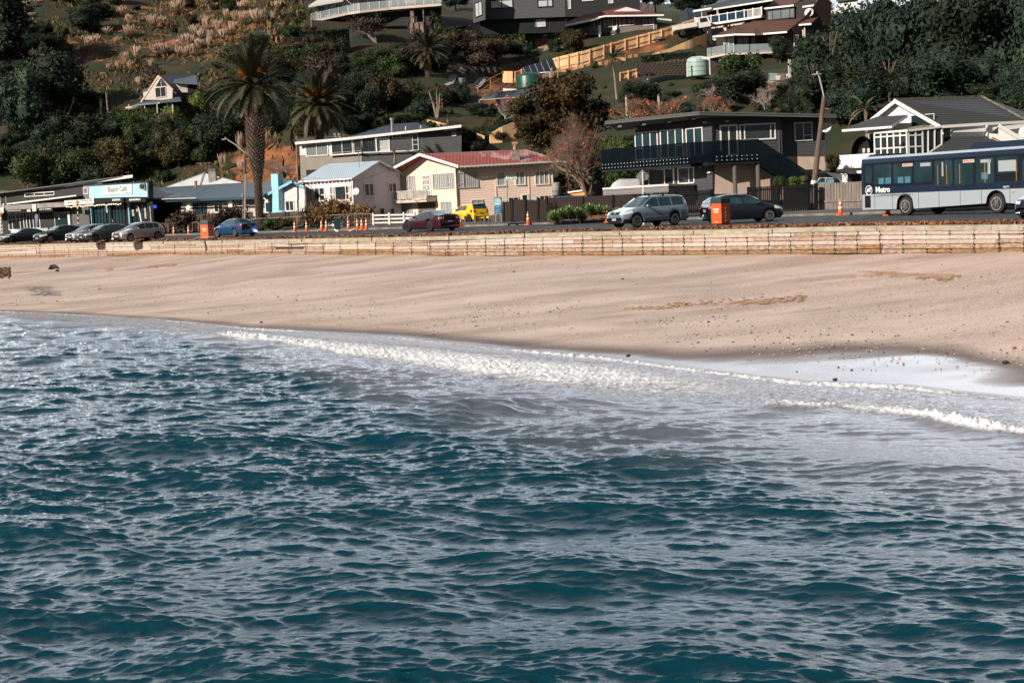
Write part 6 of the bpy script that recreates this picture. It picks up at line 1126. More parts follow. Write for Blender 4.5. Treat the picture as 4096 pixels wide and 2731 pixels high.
# boat with folded-out sun top behind the grey fence
T = thing('runabout_boat', at(3320, 730, 101), 'small motor boat with dark sun top showing over the grey timber fence', 'boat')
part('hull', mat('boat_blue', (.08, .2, .26), .4), T, lambda m: m.prism([at(3262, 738, 101), at(3374, 736, 101), at(3366, 724, 101), at(3330, 713, 101), at(3272, 714, 101)], (0, 1.6, 0))); part('windscreen', M_glassb, T, lambda m: m.prism([at(3268, 728, 100.95), at(3300, 727, 100.95), at(3306, 711, 100.95), at(3278, 713, 100.95)], (0, .03, 0)))
part('screen_frame', M_white, T, lambda m: (m.bar(at(3268, 730, 100.9), at(3279, 712, 100.9), .03), m.bar(at(3300, 727, 100.9), at(3306, 711, 100.9), .03), m.bar(at(3277, 712, 100.9), at(3340, 712, 100.9), .03), m.bar(at(3340, 712, 100.9), at(3366, 724, 100.9), .03)))
part('sun_top', M_black, T, lambda m: m.prism([at(3280, 694, 100.5), at(3288, 684, 100.5), at(3330, 679, 100.5), at(3388, 684, 100.5), at(3398, 690, 100.5), at(3394, 694, 100.5), at(3330, 688, 100.5)], (0, 1.6, 0))); part('frame', M_black, T, lambda m: [m.bar(at(a, b, 100.7), at(c, d, 100.7), .04) for a, b, c, d in ((3281, 694, 3284, 714), (3395, 693, 3365, 714), (3372, 686, 3392, 728))])
T = thing('yellow_dinghy', at(2310, 790, 110), 'orange yellow dinghy lying behind the dark fence under the coral tree', 'boat'); part('hull', mat('orange_hull', (.75, .30, .02), .5), T, lambda m: m.prism([at(2276, 770, 110), at(2332, 767, 110), at(2340, 776, 110), at(2325, 788, 110), at(2290, 786, 110)], (0, 1.2, 0))); part('gunwale', M_white, T, lambda m: m.bar(at(2272, 770, 109.9), at(2330, 762, 109.9), .12))
# ================= street things =================
def gp(px, py, z=None): return atz(px, py, (RZ if z is None else z))
def place(T, p, rz=0, s=None):
  T.location = p; T.rotation_euler = (0, 0, rz)
  if s: T.scale = (s, s, s) if not hasattr(s, '__len__') else s
  return T
M_or = mat('cone_orange', (.85, .16, .015), .5); M_ref = mat('reflective_white', (.8, .8, .8), .4)
def kp(px, py):
  p = gp(px, py); D_ = min(p.y, (kerb_d(px) - .7) * kd(px)); return Vector((p.x * D_ / p.y, D_, RZ))
CN = local('traffic_cone', 'x', 'traffic cone');
part('base', M_or, CN, lambda m: m.prism([(-.2, -.2, 0), (.2, -.2, 0), (.2, .2, 0), (-.2, .2, 0)], (0, 0, .04)))
part('cone', M_or, CN, lambda m: m.lathe([(.135, .04), (.11, .25), (.105, .34), (.085, .5), (.075, .6), (.045, .85), (.03, .93), (.015, .95)], 16), True)
for z0, z1, r0, r1 in ((.36, .5, .106, .088), (.62, .76, .076, .06)): part('reflective_band', M_ref, CN, lambda m: m.lathe([(r0 - .01, z0), (r0 + .004, z0), (r1 + .004, z1), (r1 - .01, z1)], 16), True)
freeze(CN)
cones = [(696, 941, 'left cone of two before the pipe gate left of the rubbish bin', 0), (755, 939, 'right cone of two before the pipe gate left of the rubbish bin', 0), (1024, 929, 'cone just behind the tail of the blue sedan', 0), (1179, 924, 'leftmost cone before the rusty pipe fence and the white cottage', 3), (1227, 922, 'dull cone second from the left before the rusty pipe fence', -2), (1287, 919, 'left one of the close pair of cones left of the wheelie bin', 0), (1306, 919, 'right one of the close pair of cones left of the wheelie bin', 0), (1394, 917, 'lone cone just right of the green wheelie bin', 0), (1430, 915, 'left one of the tight trio of cones by the white rail fence', 0), (1448, 914, 'middle one of the tight trio of cones by the white rail fence', 0), (1466, 914, 'right one of the tight trio of cones by the white rail fence', 0), (1660, 897, 'cone tip showing just above the front of the red coupe', 0), (1692, 896, 'cone tip showing above the cabin of the red coupe', 0), (1841, 890, 'small cone in front of the yellow hatchback', 0), (2113, 898, 'large lone cone on the road before the dark brown gate', 0), (2428, 884, 'cone peeping over the nose of the silver blue wagon', 0), (3362, 862, 'cone standing before the grey timber fence left of the bus', 0), (3552, 862, 'cone whose base shows under the rear of the bus', 0)]
for i, (px, py, lab, tl) in enumerate(cones):
  c = CN if i == 0 else dup(CN); p = kp(px, py); c['label'] = 'orange ' + lab; c['group'] = 'traffic cones along the road'; place(c, p, i * .4); c.rotation_euler[1] = R(tl)
# bins
M_bin = mat('bin_orange', (.72, .10, .012), .5, (.60, .08, .012), 3); M_bint = mat('bin_cream_text', (.8, .6, .5), .5); M_hood = mat('bin_hood', (.015, .035, .045), .5)
def bin_(px, D, rz, lab, tface):
  T = local('rubbish_bin', lab, 'rubbish bin', 'orange rubbish bins on the seawall edge'); w_ = .34
  part('body', M_bin, T, lambda m: m.box(-w_, w_, -w_, w_, .06, 1.08)); part('hood', M_hood, T, lambda m: (m.box(-w_ - .012, w_ + .012, -w_ - .012, w_ + .012, 1.08, 1.3), m.prism([(-w_, -w_, 1.3), (w_, -w_, 1.3), (w_ - .05, -w_ + .05, 1.4), (-w_ + .05, -w_ + .05, 1.4)], (0, .6, 0)))); part('base', M_trim, T, lambda m: m.box(-w_ + .03, w_ - .03, -w_ + .03, w_ - .03, 0, .06)); part('corner_strip', M_hood, T, lambda m: m.box(w_ * tface * -1 - .02, w_ * tface * -1 + .02, -w_ - .014, -w_ + .02, .06, 1.1))
  for f, (o, r_) in enumerate((((0, -w_ - .008), (1, 0)), ((tface * (w_ + .008), 0), (0, tface)))):
    if f == 0: text('Rubbish\nRāpihi', .125, M_bint, T, (o[0], o[1], .72), (*r_, 0), (0, 0, 1), bold=.006); part('logo', M_bint, T, lambda m: (m.lathe([(.03, 0), (.03, .004)], 12, (-.06, -w_ - .012, .14), 'Y'), m.box(0, .12, -w_ - .012, -w_ - .008, .12, .16)))
    else:
      for k in range(4): q = part('icon', M_bint, T, lambda m: (m.lathe([(.035, 0), (.035, .005)], 12, (o[0] - (.0 if tface > 0 else .005), 0, .86 - k * .2), 'X'), )); text('no hot ashes\nno garden waste', .035, M_bint, T, (o[0], 0, .79 - k * .2), (0, r_[1], 0), (0, 0, 1))
  p = at(px, 900, D / kd(px)); return place(T, Vector((p.x, p.y, RZ + .03)), R(rz))
bin_(826, 107, -22, 'orange rubbish bin with navy hood left of the blue sedan', -1); bin_(2884, 72.5, -49, 'orange rubbish bin with dark hood in front of the near-black hatchback', 1)
T = local('wheelie_bin', 'dark green wheelie bin between the cones before the white cottage', 'wheelie bin'); M_gb = mat('bin_green', (.012, .045, .04), .5)
part('body', M_gb, T, lambda m: m.add([(-.22, -.25, .08), (.22, -.25, .08), (.22, .25, .08), (-.22, .25, .08), (-.28, -.34, .98), (.28, -.34, .98), (.28, .34, .98), (-.28, .34, .98)], [(0, 3, 2, 1), (4, 5, 6, 7), (0, 1, 5, 4), (1, 2, 6, 5), (2, 3, 7, 6), (3, 0, 4, 7)])); part('lid', M_gb, T, lambda m: m.prism([(-.3, -.38, .99), (.3, -.38, .99), (.3, .38, 1.04), (-.3, .38, 1.04)], (0, 0, .05))); part('wheel', M_tyre, T, lambda m: m.lathe([(.1, -.27), (.1, -.2)], 12, (0, .2, .1), 'X')); part('wheel', M_tyre, T, lambda m: m.lathe([(.1, .2), (.1, .27)], 12, (0, .2, .1), 'X')); place(T, kp(1350, 914), .1)
# lamp posts and poles
M_galv = mat('galvanised', (.33, .34, .35), .5, metal=.4); M_wpole = mat('weathered_pole', (.16, .11, .085), .9, (.09, .06, .05), 3, .4, 12, stretch=(4, 4, .3))
def lamp_head(m, p, d): m.ball(p, .34, .14, .07, n=10); m.tube([p + Vector((.05, 0, .05)), p + Vector((.05, 0, .2))], .07, 8)
T = thing('street_lamp', gp(976, 928), 'street lamp on a brown pole in front of the tall palm', 'street lamp'); D0 = 112
part('pole', M_wpole, T, lambda m: m.tube([at(976, 932, D0), at(979, 613, D0)], [.17, .12], 10)); part('arm', M_galv, T, lambda m: m.tube([at(979, 618, D0), at(976, 608, D0), at(940, 578, D0), at(911, 560, D0)], .045, 6)); part('lamp_head', M_galv, T, lambda m: lamp_head(m, at(900, 558, D0), 0)); part('conduit', M_white, T, lambda m: m.tube([at(980, 886, D0 - .2), at(981, 697, D0 - .2)], .04, 6)); part('cross_arm', M_wpole, T, lambda m: m.bar(at(967, 636, D0), at(1000, 634, D0), .08)); part('meter_box', M_conc, T, lambda m: (m.ball(at(971, 784, D0 - .25), .12, .08, .2, n=8), m.bar(at(973, 836, D0 - .25), at(973, 846, D0 - .25), .14)))
T = thing('street_lamp', gp(3252, 848), 'leaning brown power pole with a lamp arm right of the charcoal house', 'street lamp'); D0 = 99
part('pole', M_wpole, T, lambda m: m.tube([at(3251, 850, D0), at(3257, 735, D0), at(3296, 388, D0)], [.2, .19, .13], 10)); part('arm', M_galv, T, lambda m: m.tube([at(3296, 396, D0), at(3295, 384, D0), at(3285, 340, D0), at(3275, 303, D0)], .05, 6)); part('lamp_head', M_galv, T, lambda m: lamp_head(m, at(3267, 299, D0), 0)); part('white_band', M_white, T, lambda m: m.tube([at(3255.5, 738, D0), at(3257.5, 722, D0)], .205, 10)); part('insulators', M_wpole, T, lambda m: m.bar(at(3288, 433, D0), at(3318, 436, D0), .08))
def beacon(px, pt, pb, D, lab):
  T = thing('crossing_beacon', gp(px, pb), lab, 'crossing beacon', 'crossing beacons'); a, b = at(px + 5, pb, D), at(px, pt, D); B_ = MB(); W_ = MB()
  for i in range(12): (B_ if i % 2 else W_).tube([a.lerp(b, i / 12), a.lerp(b, (i + 1) / 12)], .06, 8)
  B_.build('black_bands', M_black, T); W_.build('white_bands', M_white, T); part('globe', mat('beacon_amber', (.85, .28, .03), .4, emit=(1, .3, .03, .25)), T, lambda m: m.ball(b + Vector((0, 0, .17)), .18, n=14), True)
beacon(310, 815, 940, 112.5, 'striped crossing pole with orange globe in front of the long cafe sign'); beacon(3, 862, 950, 112, 'striped crossing pole with orange globe at the left edge of the picture')
# signs
T = thing('street_name_sign', gp(2030, 880), 'green street name sign with arrow on a white post before the cream house', 'street sign'); W = Wall(2022, 105.6, 2072, 105.4)
part('post', M_galv, T, lambda m: m.tube([at(2031, 880, 105.5), at(2026, 705, 105.5)], .045, 8)); b = part('blade', mat('sign_green', (.0, .14, .075), .5), T, lambda m: W.poly(m, [(2027, 706), (2062, 705), (2067, 711), (2063, 718), (2027, 719)], .05, .09)); part('arrow', M_lw, b, lambda m: (W.poly(m, [(2061, 705), (2063, 705), (2068, 711), (2064, 718), (2062, 718), (2066, 711)], .091, .1), W.poly(m, [(2025, 706), (2027, 706), (2028, 719), (2026, 719)], .05, .1))); wtext('Colson Ln', W, 2046, 712, .18, M_lw, b, .1, bold=.006, sx=.95)
T = thing('information_board', gp(1990, 890), 'tall blue information panel with a beach photo between the yellow car and brown gate', 'information board'); W = Wall(1974, 105.2, 2005, 105)
part('panel', mat('panel_blue', (.005, .10, .20), .5), T, lambda m: W.poly(m, [(1975, 790), (2003, 789), (2006, 855), (1978, 856)], 0, .1)); part('picture', mat('scene_print', (.05, .25, .33), .5, (.4, .5, .5), 2.5, stretch=(.4, 1, 2)), T, lambda m: W.poly(m, [(1976, 795), (2003, 794), (2004, 822), (1977, 823)], .1, .105)); part('post', M_galv, T, lambda m: (m.bar(W.P(1981, 856, .05), W.P(1983, 889, .05), .09), m.bar(W.P(2004, 854, .05), W.P(2006, 887, .05), .09)))
wtext('Maraetai', W, 1990, 792, .06, M_lw, T, .11); [wtext(t_, W, 1990, y_, .05, M_lw, T, .11) for t_, y_ in (('Maraetai Beach', 828), ('Coastal Walkway', 840), ('Community Centre', 848))]
for i, (px, py, h, lab, pb) in enumerate(((2570, 706, 27, 'grey back of a diamond road sign on a white post above the silver blue wagon', 900), (2605, 792, 24, 'second grey diamond sign back just peeping over the roof of the silver blue wagon', 898))):
  T = thing('warning_sign', gp(px, pb), lab, 'road sign'); D0 = 84 - i * 1; c = at(px, py, D0); s_ = h / F * D0; part('board', mat('sign_back', (.16, .17, .18), .6), T, lambda m: m.prism([c + Vector(v) * s_ for v in ((-1, 0, 0), (0, 0, -1), (1, 0, 0), (0, 0, 1))], (0, -.03, 0))); part('post', M_white, T, lambda m: m.bar(c + Vector((0, -.06, s_ * .65)), at(px + 4, pb, D0), .08)); part('bracket', M_galv, T, lambda m: (m.box(c.x - .3, c.x + .3, c.y - .07, c.y - .03, c.z + s_ * .4, c.z + s_ * .4 + .03), m.box(c.x - .3, c.x + .3, c.y - .07, c.y - .03, c.z - s_ * .5, c.z - s_ * .5 + .03)))
# ---------------- fences ----------------
def fence(name, lab, pts, m_, post=None, pw=.12, rails_=(), slat=None, gap=.15, sw=.13, thick=.03, cat='fence', z=None):
  """pts: (px, py_top, py_bottom, D); boards or slats between the points, a post at each"""
  a = at(pts[0][0], pts[0][2], pts[0][3]); T = thing(name, a, lab, cat)
  P = [(at(p[0], p[1], p[3]), at(p[0], p[2], p[3])) for p in pts]; mb = MB(); pm = MB()
  for (t0, b0), (t1, b1) in zip(P, P[1:]):
    if slat is None: mb.prism([b0, b1, t1, t0], (0, thick, 0))
    else:
      n = max(1, int((b1 - b0).length / gap))
      for i in range(n):
        f = i / n; f2 = f + sw / (b1 - b0).length; h = slat_r.uniform(-.02, .02); mb.prism([b0.lerp(b1, f), b0.lerp(b1, f2), t0.lerp(t1, f2) + Vector((0, 0, h)), t0.lerp(t1, f) + Vector((0, 0, h))], (0, thick, 0))
  if slat is None or slat: mb.build('boards', m_, T)
  if rails_:
    rm = MB()
    for (t0, b0), (t1, b1) in zip(P, P[1:]):
      for r_ in rails_: rm.bar(b0.lerp(t0, r_) + Vector((0, -.04, 0)), b1.lerp(t1, r_) + Vector((0, -.04, 0)), .05, .09)
    rm.build('rails', post or m_, T)
  if pw:
    for t0, b0 in P: q = MB(); q.bar(b0 + Vector((0, -.07, 0)), t0 + Vector((0, -.07, .03)), pw); q.build('post', post or m_, T)
  return T
slat_r = random.Random(77)
M_brf = stripes('dark_brown_palings', (.009, .006, .005), (.022, .014, .011), 'X', .15, .3, .9, .2); M_bls = mat('black_slats', (.007, .008, .009), .8, spec=.1); M_gyw = mat('grey_palings', (.26, .225, .20), .9, (.16, .135, .12), 2.5, .5, 12, stretch=(3, 3, .4))
fence('timber_gate', 'dark brown paling gate with stepped top in front of the cream house', [(2013, 808, 889, 100.8), (2046, 806, 888, 100.5), (2047, 797, 887, 100.4), (2100, 799, 886, 100), (2150, 801, 885, 99.8)], M_brf, pw=.14, cat='gate')
fence('timber_fence', 'dark brown paling fence behind the agave plants', [(2150, 790, 885, 99.8), (2185, 800, 884, 99.7), (2186, 791, 876, 99.6), (2330, 787, 872, 99), (2450, 780, 868, 98.4), (2575, 774, 862, 98)], M_brf, pw=.12)
part('letterbox', M_black, T, lambda m: None) if 0 else None
fence('slat_fence', 'low black slatted fence between the garage and the cream stucco wall', [(2575, 772, 862, 97.6), (2700, 766, 858, 97), (2846, 760, 852, 96.4)], M_bls, slat=1, gap=.14, sw=.11, rails_=(.15, .85), pw=.14)
fence('slat_fence', 'short recessed black fence below the charcoal stair', [(2848, 777, 850, 100), (2995, 775, 846, 99.5)], M_bls, pw=.1)
fence('slat_fence', 'tall black slatted fence left of the grey timber fence', [(2993, 750, 848, 96.5), (3115, 743, 846, 96.5), (3236, 736, 845, 96.5), (3265, 735, 844, 96.5)], M_bls, slat=1, gap=.13, sw=.10, rails_=(.12, .88), pw=.16)
fence('timber_fence', 'weathered grey paling fence between the black fence and the bus', [(3266, 735, 838, 97), (3360, 730, 837, 97), (3440, 726, 835, 97), (3560, 720, 830, 97), (3700, 712, 825, 97)], M_gyw, slat=1, gap=.17, sw=.155, rails_=(.3,), pw=0)
fence('timber_fence', 'low dark timber fence in front of the bungalow veranda', [(605, 882, 925, 121), (700, 872, 921, 120.8), (725, 862, 920, 120.7), (820, 856, 916, 120.6), (935, 848, 912, 120.5), (1010, 848, 910, 120.4)], mat('old_brown_fence', (.07, .045, .035), .9, (.03, .02, .016), 4), slat=1, gap=.16, sw=.15, pw=.1)
fence('timber_fence', 'low dark timber fence in front of the blue-trimmed cottage', [(1053, 853, 905, 118.4), (1140, 848, 902, 118.2), (1222, 845, 898, 118.1)], MATS['old_brown_fence'], slat=1, gap=.16, sw=.15, pw=.1)
M_pipe = mat('rusty_pipe', (.28, .22, .17), .7, (.18, .10, .06), 8); M_wire = mat('wire_mesh', (.10, .10, .095), .7)
def pipef(lab, pts, D, wood=()):
  T = thing('pipe_fence', at(pts[0][0], pts[0][2], D), lab, 'fence'); m = MB(); w_ = MB(); pts = [(at(a, b, D), at(a, c, D)) for a, b, c in pts]
  for (t0, b0), (t1, b1) in zip(pts, pts[1:]):
    m.tube([t0, t1], .032, 6)
    n = int((t1 - t0).length / .28)
    for i in range(n + 1): f = i / max(n, 1); w_.bar(t0.lerp(t1, f), b0.lerp(b1, f), .010)
    for r_ in (.15, .4, .65, .88): w_.bar(b0.lerp(t0, r_), b1.lerp(t1, r_), .010)
  m.build('top_rail', M_pipe, T); w_.build('mesh', M_wire, T)
  for t0, b0 in pts: part('post', M_pipe, T, lambda q: q.tube([b0, t0], .04, 6))
  for x, a, b in wood: part('wood_post', M_wpole, T, lambda q: q.bar(at(x, a, D - .2), at(x + 1, b, D - .2), .2))
pipef('pale pipe and mesh fence behind the cones left of the orange bin', [(605, 897, 935), (672, 893, 932), (736, 890, 929)], 120, ((672, 866 + 25, 928), (660, 892, 925), (737, 886, 928)))
pipef('pipe gate with rounded corner between the champagne hatchback and the orange bin', [(744, 893, 928), (770, 890, 927), (793, 889, 926), (796, 897, 926), (812, 899, 926)], 119.9)
pipef('pale pipe fence showing between the orange bin and the tall palm', [(850, 887, 922), (930, 883, 919), (1002, 880, 916)], 119.4, ((860, 884, 920),))
pipef('rusty pipe and mesh fence in front of the blue-trimmed cottage', [(1006, 875, 917), (1070, 873, 914), (1124, 871, 912), (1188, 867, 910)], 117, ())
pipef('pair of rusty pipe gates before the white cottage', [(1192, 868, 910), (1240, 865, 909), (1284, 861, 907)], 116)
pipef('rusty pipe fence in front of the white cottage shrubs', [(1288, 862, 907), (1360, 859, 905), (1420, 857, 903), (1484, 855, 900)], 115.6)
T = thing('rail_fence', gp(1570, 902), 'white plastic two-rail fence in front of the cream house balcony', 'fence'); W = Wall(1485, 112.6, 1660, 111.8)
part('rails', M_white, T, lambda m: [W.poly(m, [(1488, y), (1652, y - 4), (1652, y + 2), (1488, y + 6)], 0, .05) for y in (859, 874, 889)])
for x in (1488, 1552, 1610, 1652): part('post', M_white, T, lambda m: W.pbox(m, x, 853 - (x - 1488) * .03, x + 8, 900 - (x - 1488) * .03, .0, .13))
BO = local('bollard', 'x', 'bollard'); part('post', M_wpole, BO, lambda m: m.tube([(0, 0, -.1), (0, 0, .55), (0, 0, .6)], [.1, .1, .09], 12)); freeze(BO)
for i, (px, py, lab) in enumerate([(1523, 902, 'leftmost of the three short posts before the white rail fence'), (1556, 902, 'middle of the three short posts before the white rail fence'), (1590, 901, 'rightmost of the three short posts before the white rail fence'), (1862, 894, 'short post at the rear side of the yellow hatchback, left of three'), (1902, 893, 'short post under the rear bumper of the yellow hatchback, middle of three'), (1940, 892, 'short post right of the yellow hatchback, right of three'), (1977, 889, 'short post at the left foot of the blue information board'), (2008, 887, 'short post at the right foot of the blue information board')]):
  c = BO if i == 0 else dup(BO); place(c, gp(px, py, RZ + .15)); c['label'] = 'brown timber ' + lab; c['group'] = 'timber bollards along the verge'; c['category'] = 'bollard'
# gulls
GU = local('seagull', 'x', 'seagull'); part('body', M_white, GU, lambda m: (m.tube([(-.2, 0, .17), (-.1, 0, .17), (0, 0, .19), (.09, 0, .23), (.13, 0, .29), (.17, 0, .31)], [.02, .055, .07, .05, .035, .03], 8)), True); part('wing', mat('gull_grey', (.35, .36, .38), .7), GU, lambda m: m.tube([(-.24, 0, .19), (-.1, 0, .215), (.03, 0, .23)], [.01, .052, .03], 8), True); part('beak', mat('gull_red', (.5, .08, .03), .5), GU, lambda m: m.tube([(.19, 0, .31), (.24, 0, .30)], [.012, .004], 5)); part('leg', MATS['gull_red'], GU, lambda m: m.tube([(0, .02, 0), (0, .02, .14)], .007, 4)); part('leg', MATS['gull_red'], GU, lambda m: m.tube([(0, -.02, 0), (0, -.02, .14)], .007, 4)); freeze(GU)
for i, (px, py, a, lab) in enumerate(((1277, 938, 1.2, 'leftmost of the three white seagulls on the road edge behind the seawall'), (1347, 936, 2.6, 'middle of the three white seagulls on the road edge behind the seawall'), (1409, 934, .4, 'rightmost of the three white seagulls on the road edge behind the seawall'))):
  c = GU if i == 0 else dup(GU); place(c, gp(px, py, RZ + .06), a, 1.15); c['label'] = lab; c['group'] = 'seagulls on the road edge'; c['category'] = 'seagull'
# people
M_skin = mat('skin', (.45, .26, .18), .6); M_hair = mat('dark_hair', (.02, .014, .012), .7)
def skin(name, joints, edges, m_, parent, sub=1):
  me = bpy.data.meshes.new(name); me.from_pydata([j[:3] for j in joints], edges, []); o = bpy.data.objects.new('tmp', me); C.objects.link(o); md = o.modifiers.new('s', 'SKIN'); sv = me.skin_vertices[0].data
  for v, j in zip(sv, joints): v.radius = (j[3], j[3]) if len(j) < 5 else (j[3], j[4])
  sv[0].use_root = True; o.modifiers.new('u', 'SUBSURF').levels = sub; bpy.context.view_layer.update(); m2 = bpy.data.meshes.new_from_object(o.evaluated_get(bpy.context.evaluated_depsgraph_get())); bpy.data.objects.remove(o); m2.materials.clear(); m2.materials.append(m_)
  for p in m2.polygons: p.use_smooth = True
  r = bpy.data.objects.new(name, m2); C.objects.link(r); r.parent = parent; return r
def person(lab, p, rz, top, legs, sit=False, hair=M_hair, arm=0, sc=1.):
  T = local('person', lab, 'person'); h = .48 if sit else .92; y = 0
  kn = [(.1, -.42, h - .02), (.1, -.45, .08)] if sit else [(.1, -.03, .5), (.11, 0, .08)]
  J = [(0, 0, h, .13, .1), (0, 0, h + .22, .13, .1), (0, 0, h + .46, .17, .1), (0, 0, h + .56, .05), (0, -.01, h + .62, .055), (0, -.02, h + .72, .085, .1), (0, -.02, h + .80, .06)]
  E = [(0, 1), (1, 2), (2, 3), (3, 4), (4, 5), (5, 6)]
  for s_ in (1, -1):
    k = len(J); el = (.26 * s_, .02, h + .22) if not arm or s_ < 0 else (.25, -.08, h + .25); hd = (.25 * s_, -.12, h + .0) if not arm or s_ < 0 else (.18, -.38, h + .32)
    if sit: hd = (.14 * s_, -.32, h + .14)
    J += [(.18 * s_, 0, h + .47, .055), (*el, .042), (*hd, .03), (hd[0] * .97, hd[1] - .06, hd[2] - .05, .028, .018), (hd[0] * .95, hd[1] - .12, hd[2] - .09, .02, .012)]; E += [(2, k), (k, k + 1), (k + 1, k + 2), (k + 2, k + 3), (k + 3, k + 4)]
    k = len(J); J += [(.09 * s_, 0 if not sit else -.05, h - .06, .085), (kn[0][0] * s_, kn[0][1], kn[0][2] , .055), (kn[1][0] * s_, kn[1][1], kn[1][2], .038), (kn[1][0] * s_, kn[1][1] - .15, .04, .032)]; E += [(0, k), (k, k + 1), (k + 1, k + 2), (k + 2, k + 3)]
  b = skin('body', J, E, M_skin, T)
  skin('shirt', [(0, 0, h + .0, .16, .125), (0, 0, h + .24, .155, .12), (0, 0, h + .46, .185, .115), (.2, 0, h + .47, .075), (J[8][0], J[8][1], J[8][2], .058), (-.2, 0, h + .47, .075), (J[17][0], J[17][1], J[17][2], .058), (J[9][0], J[9][1], J[9][2], .045), (J[18][0], J[18][1], J[18][2], .045)], [(0, 1), (1, 2), (2, 3), (3, 4), (2, 5), (5, 6), (4, 7), (6, 8)], top, T)
  skin('trousers', [(0, 0, h + .02, .155, .12), (.09, J[12][1], h - .06, .105), (J[13][0], J[13][1], J[13][2], .075), (J[14][0], J[14][1], J[14][2], .06), (-.09, J[12][1], h - .06, .105), (-J[13][0], J[13][1], J[13][2], .075), (-J[14][0], J[14][1], J[14][2], .06)], [(0, 1), (1, 2), (2, 3), (0, 4), (4, 5), (5, 6)], legs, T)
  hm = MB(); hm.ball((0, .01, h + .77), .098, .115, .085, n=12); hm.ball((0, .05, h + .71), .09, .07, .09, n=10); hm.build('hair', hair, T, True)
  f = MB(); f.ball((0, -.115, h + .705), .016, .022, .025, n=6); [f.ball((s_ * .088, 0, h + .71), .012, .025, .035, n=6) for s_ in (1, -1)]; f.build('nose_and_ears', M_skin, T, True); e = MB(); [e.ball((s_ * .034, -.096, h + .73), .011, n=6) for s_ in (1, -1)]; e.box(-.025, .025, -.108, -.1, h + .66, h + .668); e.build('eyes_and_mouth', M_hair, T)
  return place(T, p, rz, sc)
Mtb, Mtw, Mtd = mat('black_cloth', (.015, .016, .02), .9), mat('light_shirt', (.5, .45, .45), .9), mat('dark_trousers', (.02, .022, .03), .9)
q = lambda px, D: (lambda a: Vector((a.x, a.y, RZ + .16)))(at(px, 900, D))
person('man in black clothes standing at the blue pillar looking down at his hand', q(453, 117.3), R(-75), Mtb, Mtd, arm=1)
person('dark-haired person in black sitting left of the pair before the cafe doors', q(396, 116.2), R(60), Mtb, Mtd, sit=True); person('person in black with sunglasses sitting right of the pair before the cafe doors', q(406, 116.0), R(-60), Mtb, Mtd, sit=True)
for px, D, c, a, lab, hr in ((539, 116.4, Mtw, 40, 'person in pale top, leftmost of the seated cafe group above the champagne car', 'h1'), (546, 115.4, Mtw, -20, 'person in pale top, second from left of the seated cafe group', 'h1'), (555, 116.5, mat('pink_shirt', (.5, .3, .26), .9), -60, 'person in pinkish top, third from left of the seated cafe group', 'h1'), (564, 115.6, Mtw, -90, 'person in white top nearest the leaning sunshade', 'h1')):
  person(lab, q(px, D), R(a), c, Mtd, sit=True, hair=mat('brown_hair', (.10, .05, .03), .7))
M_seat = mat('cafe_bench', (.05, .04, .035), .8)
for px0, px1, D, lab in ((388, 414, 116.3, 'low dark bench under the pair in black before the cafe'), (532, 571, 116.2, 'low dark bench under the seated group at the right of the cafe')):
  T = thing('cafe_bench', q(px0, D), lab, 'bench'); a, b = q(px0, D), q(px1, D); part('seat', M_seat, T, lambda m: m.prism([a + Vector((0, -.6, .38)), b + Vector((0, -.6, .38)), b + Vector((0, .5, .38)), a + Vector((0, .5, .38))], (0, 0, .04)))
  for e in (a, b): part('leg', M_seat, T, lambda m: m.box(e.x - .04, e.x + .04, e.y - .5, e.y + .4, e.z, e.z + .38))
T = thing('feather_flag', q(146, 116), 'blue teardrop advertising flag outside the restaurant doors', 'flag'); part('pole', M_galv, T, lambda m: m.tube([at(146, 925, 116), at(144, 858, 116)], .02, 5)); part('banner', mat('banner_blue', (.03, .20, .36), .7, (.25, .08, .16), 1.2), T, lambda m: m.prism([at(a, b, 116) for a, b in ((143, 912), (140, 880), (138, 866), (141, 858), (146, 856), (151, 860), (153, 870), (150, 890), (148, 912))], (0, .02, 0)))
T = thing('driftwood', atz(215, 1072, 1.6), 'dark driftwood branch lying on the sand at the left', 'driftwood'); zz = 1.75; part('branch', mat('wet_driftwood', (.035, .03, .025), .9), T, lambda m: (m.tube([atz(193, 1077, zz), atz(205, 1069, zz + .1), atz(222, 1067, zz + .12), atz(237, 1073, zz)], [.03, .16, .14, .03], 7), m.tube([atz(222, 1084, zz - .05), atz(232, 1081, zz - .05)], [.03, .08], 6)))
T = thing('seaweed_heap', atz(10, 1105, 1.5), 'heap of dark brown seaweed at the left edge of the beach', 'seaweed'); hr_ = random.Random(2)
def heap(m):
  for i in range(500): a = atz(hr_.uniform(-60, 40), hr_.uniform(1092, 1114), 1.5); m.ball(a + Vector((0, 0, hr_.uniform(0, .4) * max(0, 1 - (a.x + 26.5) / 6 if a.x > -26 else 1))), hr_.uniform(.05, .16), hr_.uniform(.04, .1), .05, n=5)
part('weed', mat('dark_weed', (.06, .035, .02), .9, (.2, .11, .06), 5), T, heap)
for i, (px, py, r_) in enumerate(((2513, 1424, .07), (3340, 1520, .06), (4022, 1452, .08), (1045, 1290, .07), (3720, 1200, .05))):
  z = .2
  for _ in range(5): a = atz(px, py, z); z = sandz(px, a.y)
  T = thing('stone', a, 'small dark stone ' + ['alone at the edge of the wet sand right of centre', 'lying in the shining film of water on the right', 'at the far right on the damp sand', 'above the swash line left of centre', 'on the dry sand at the right'][i], 'stone'); part('stone_body', mat('dark_rock', (.015, .015, .017), .7), T, lambda m: m.ball(a + Vector((0, 0, .02)), r_, r_ * .7, r_ * .5, n=8, jit=.2), True)
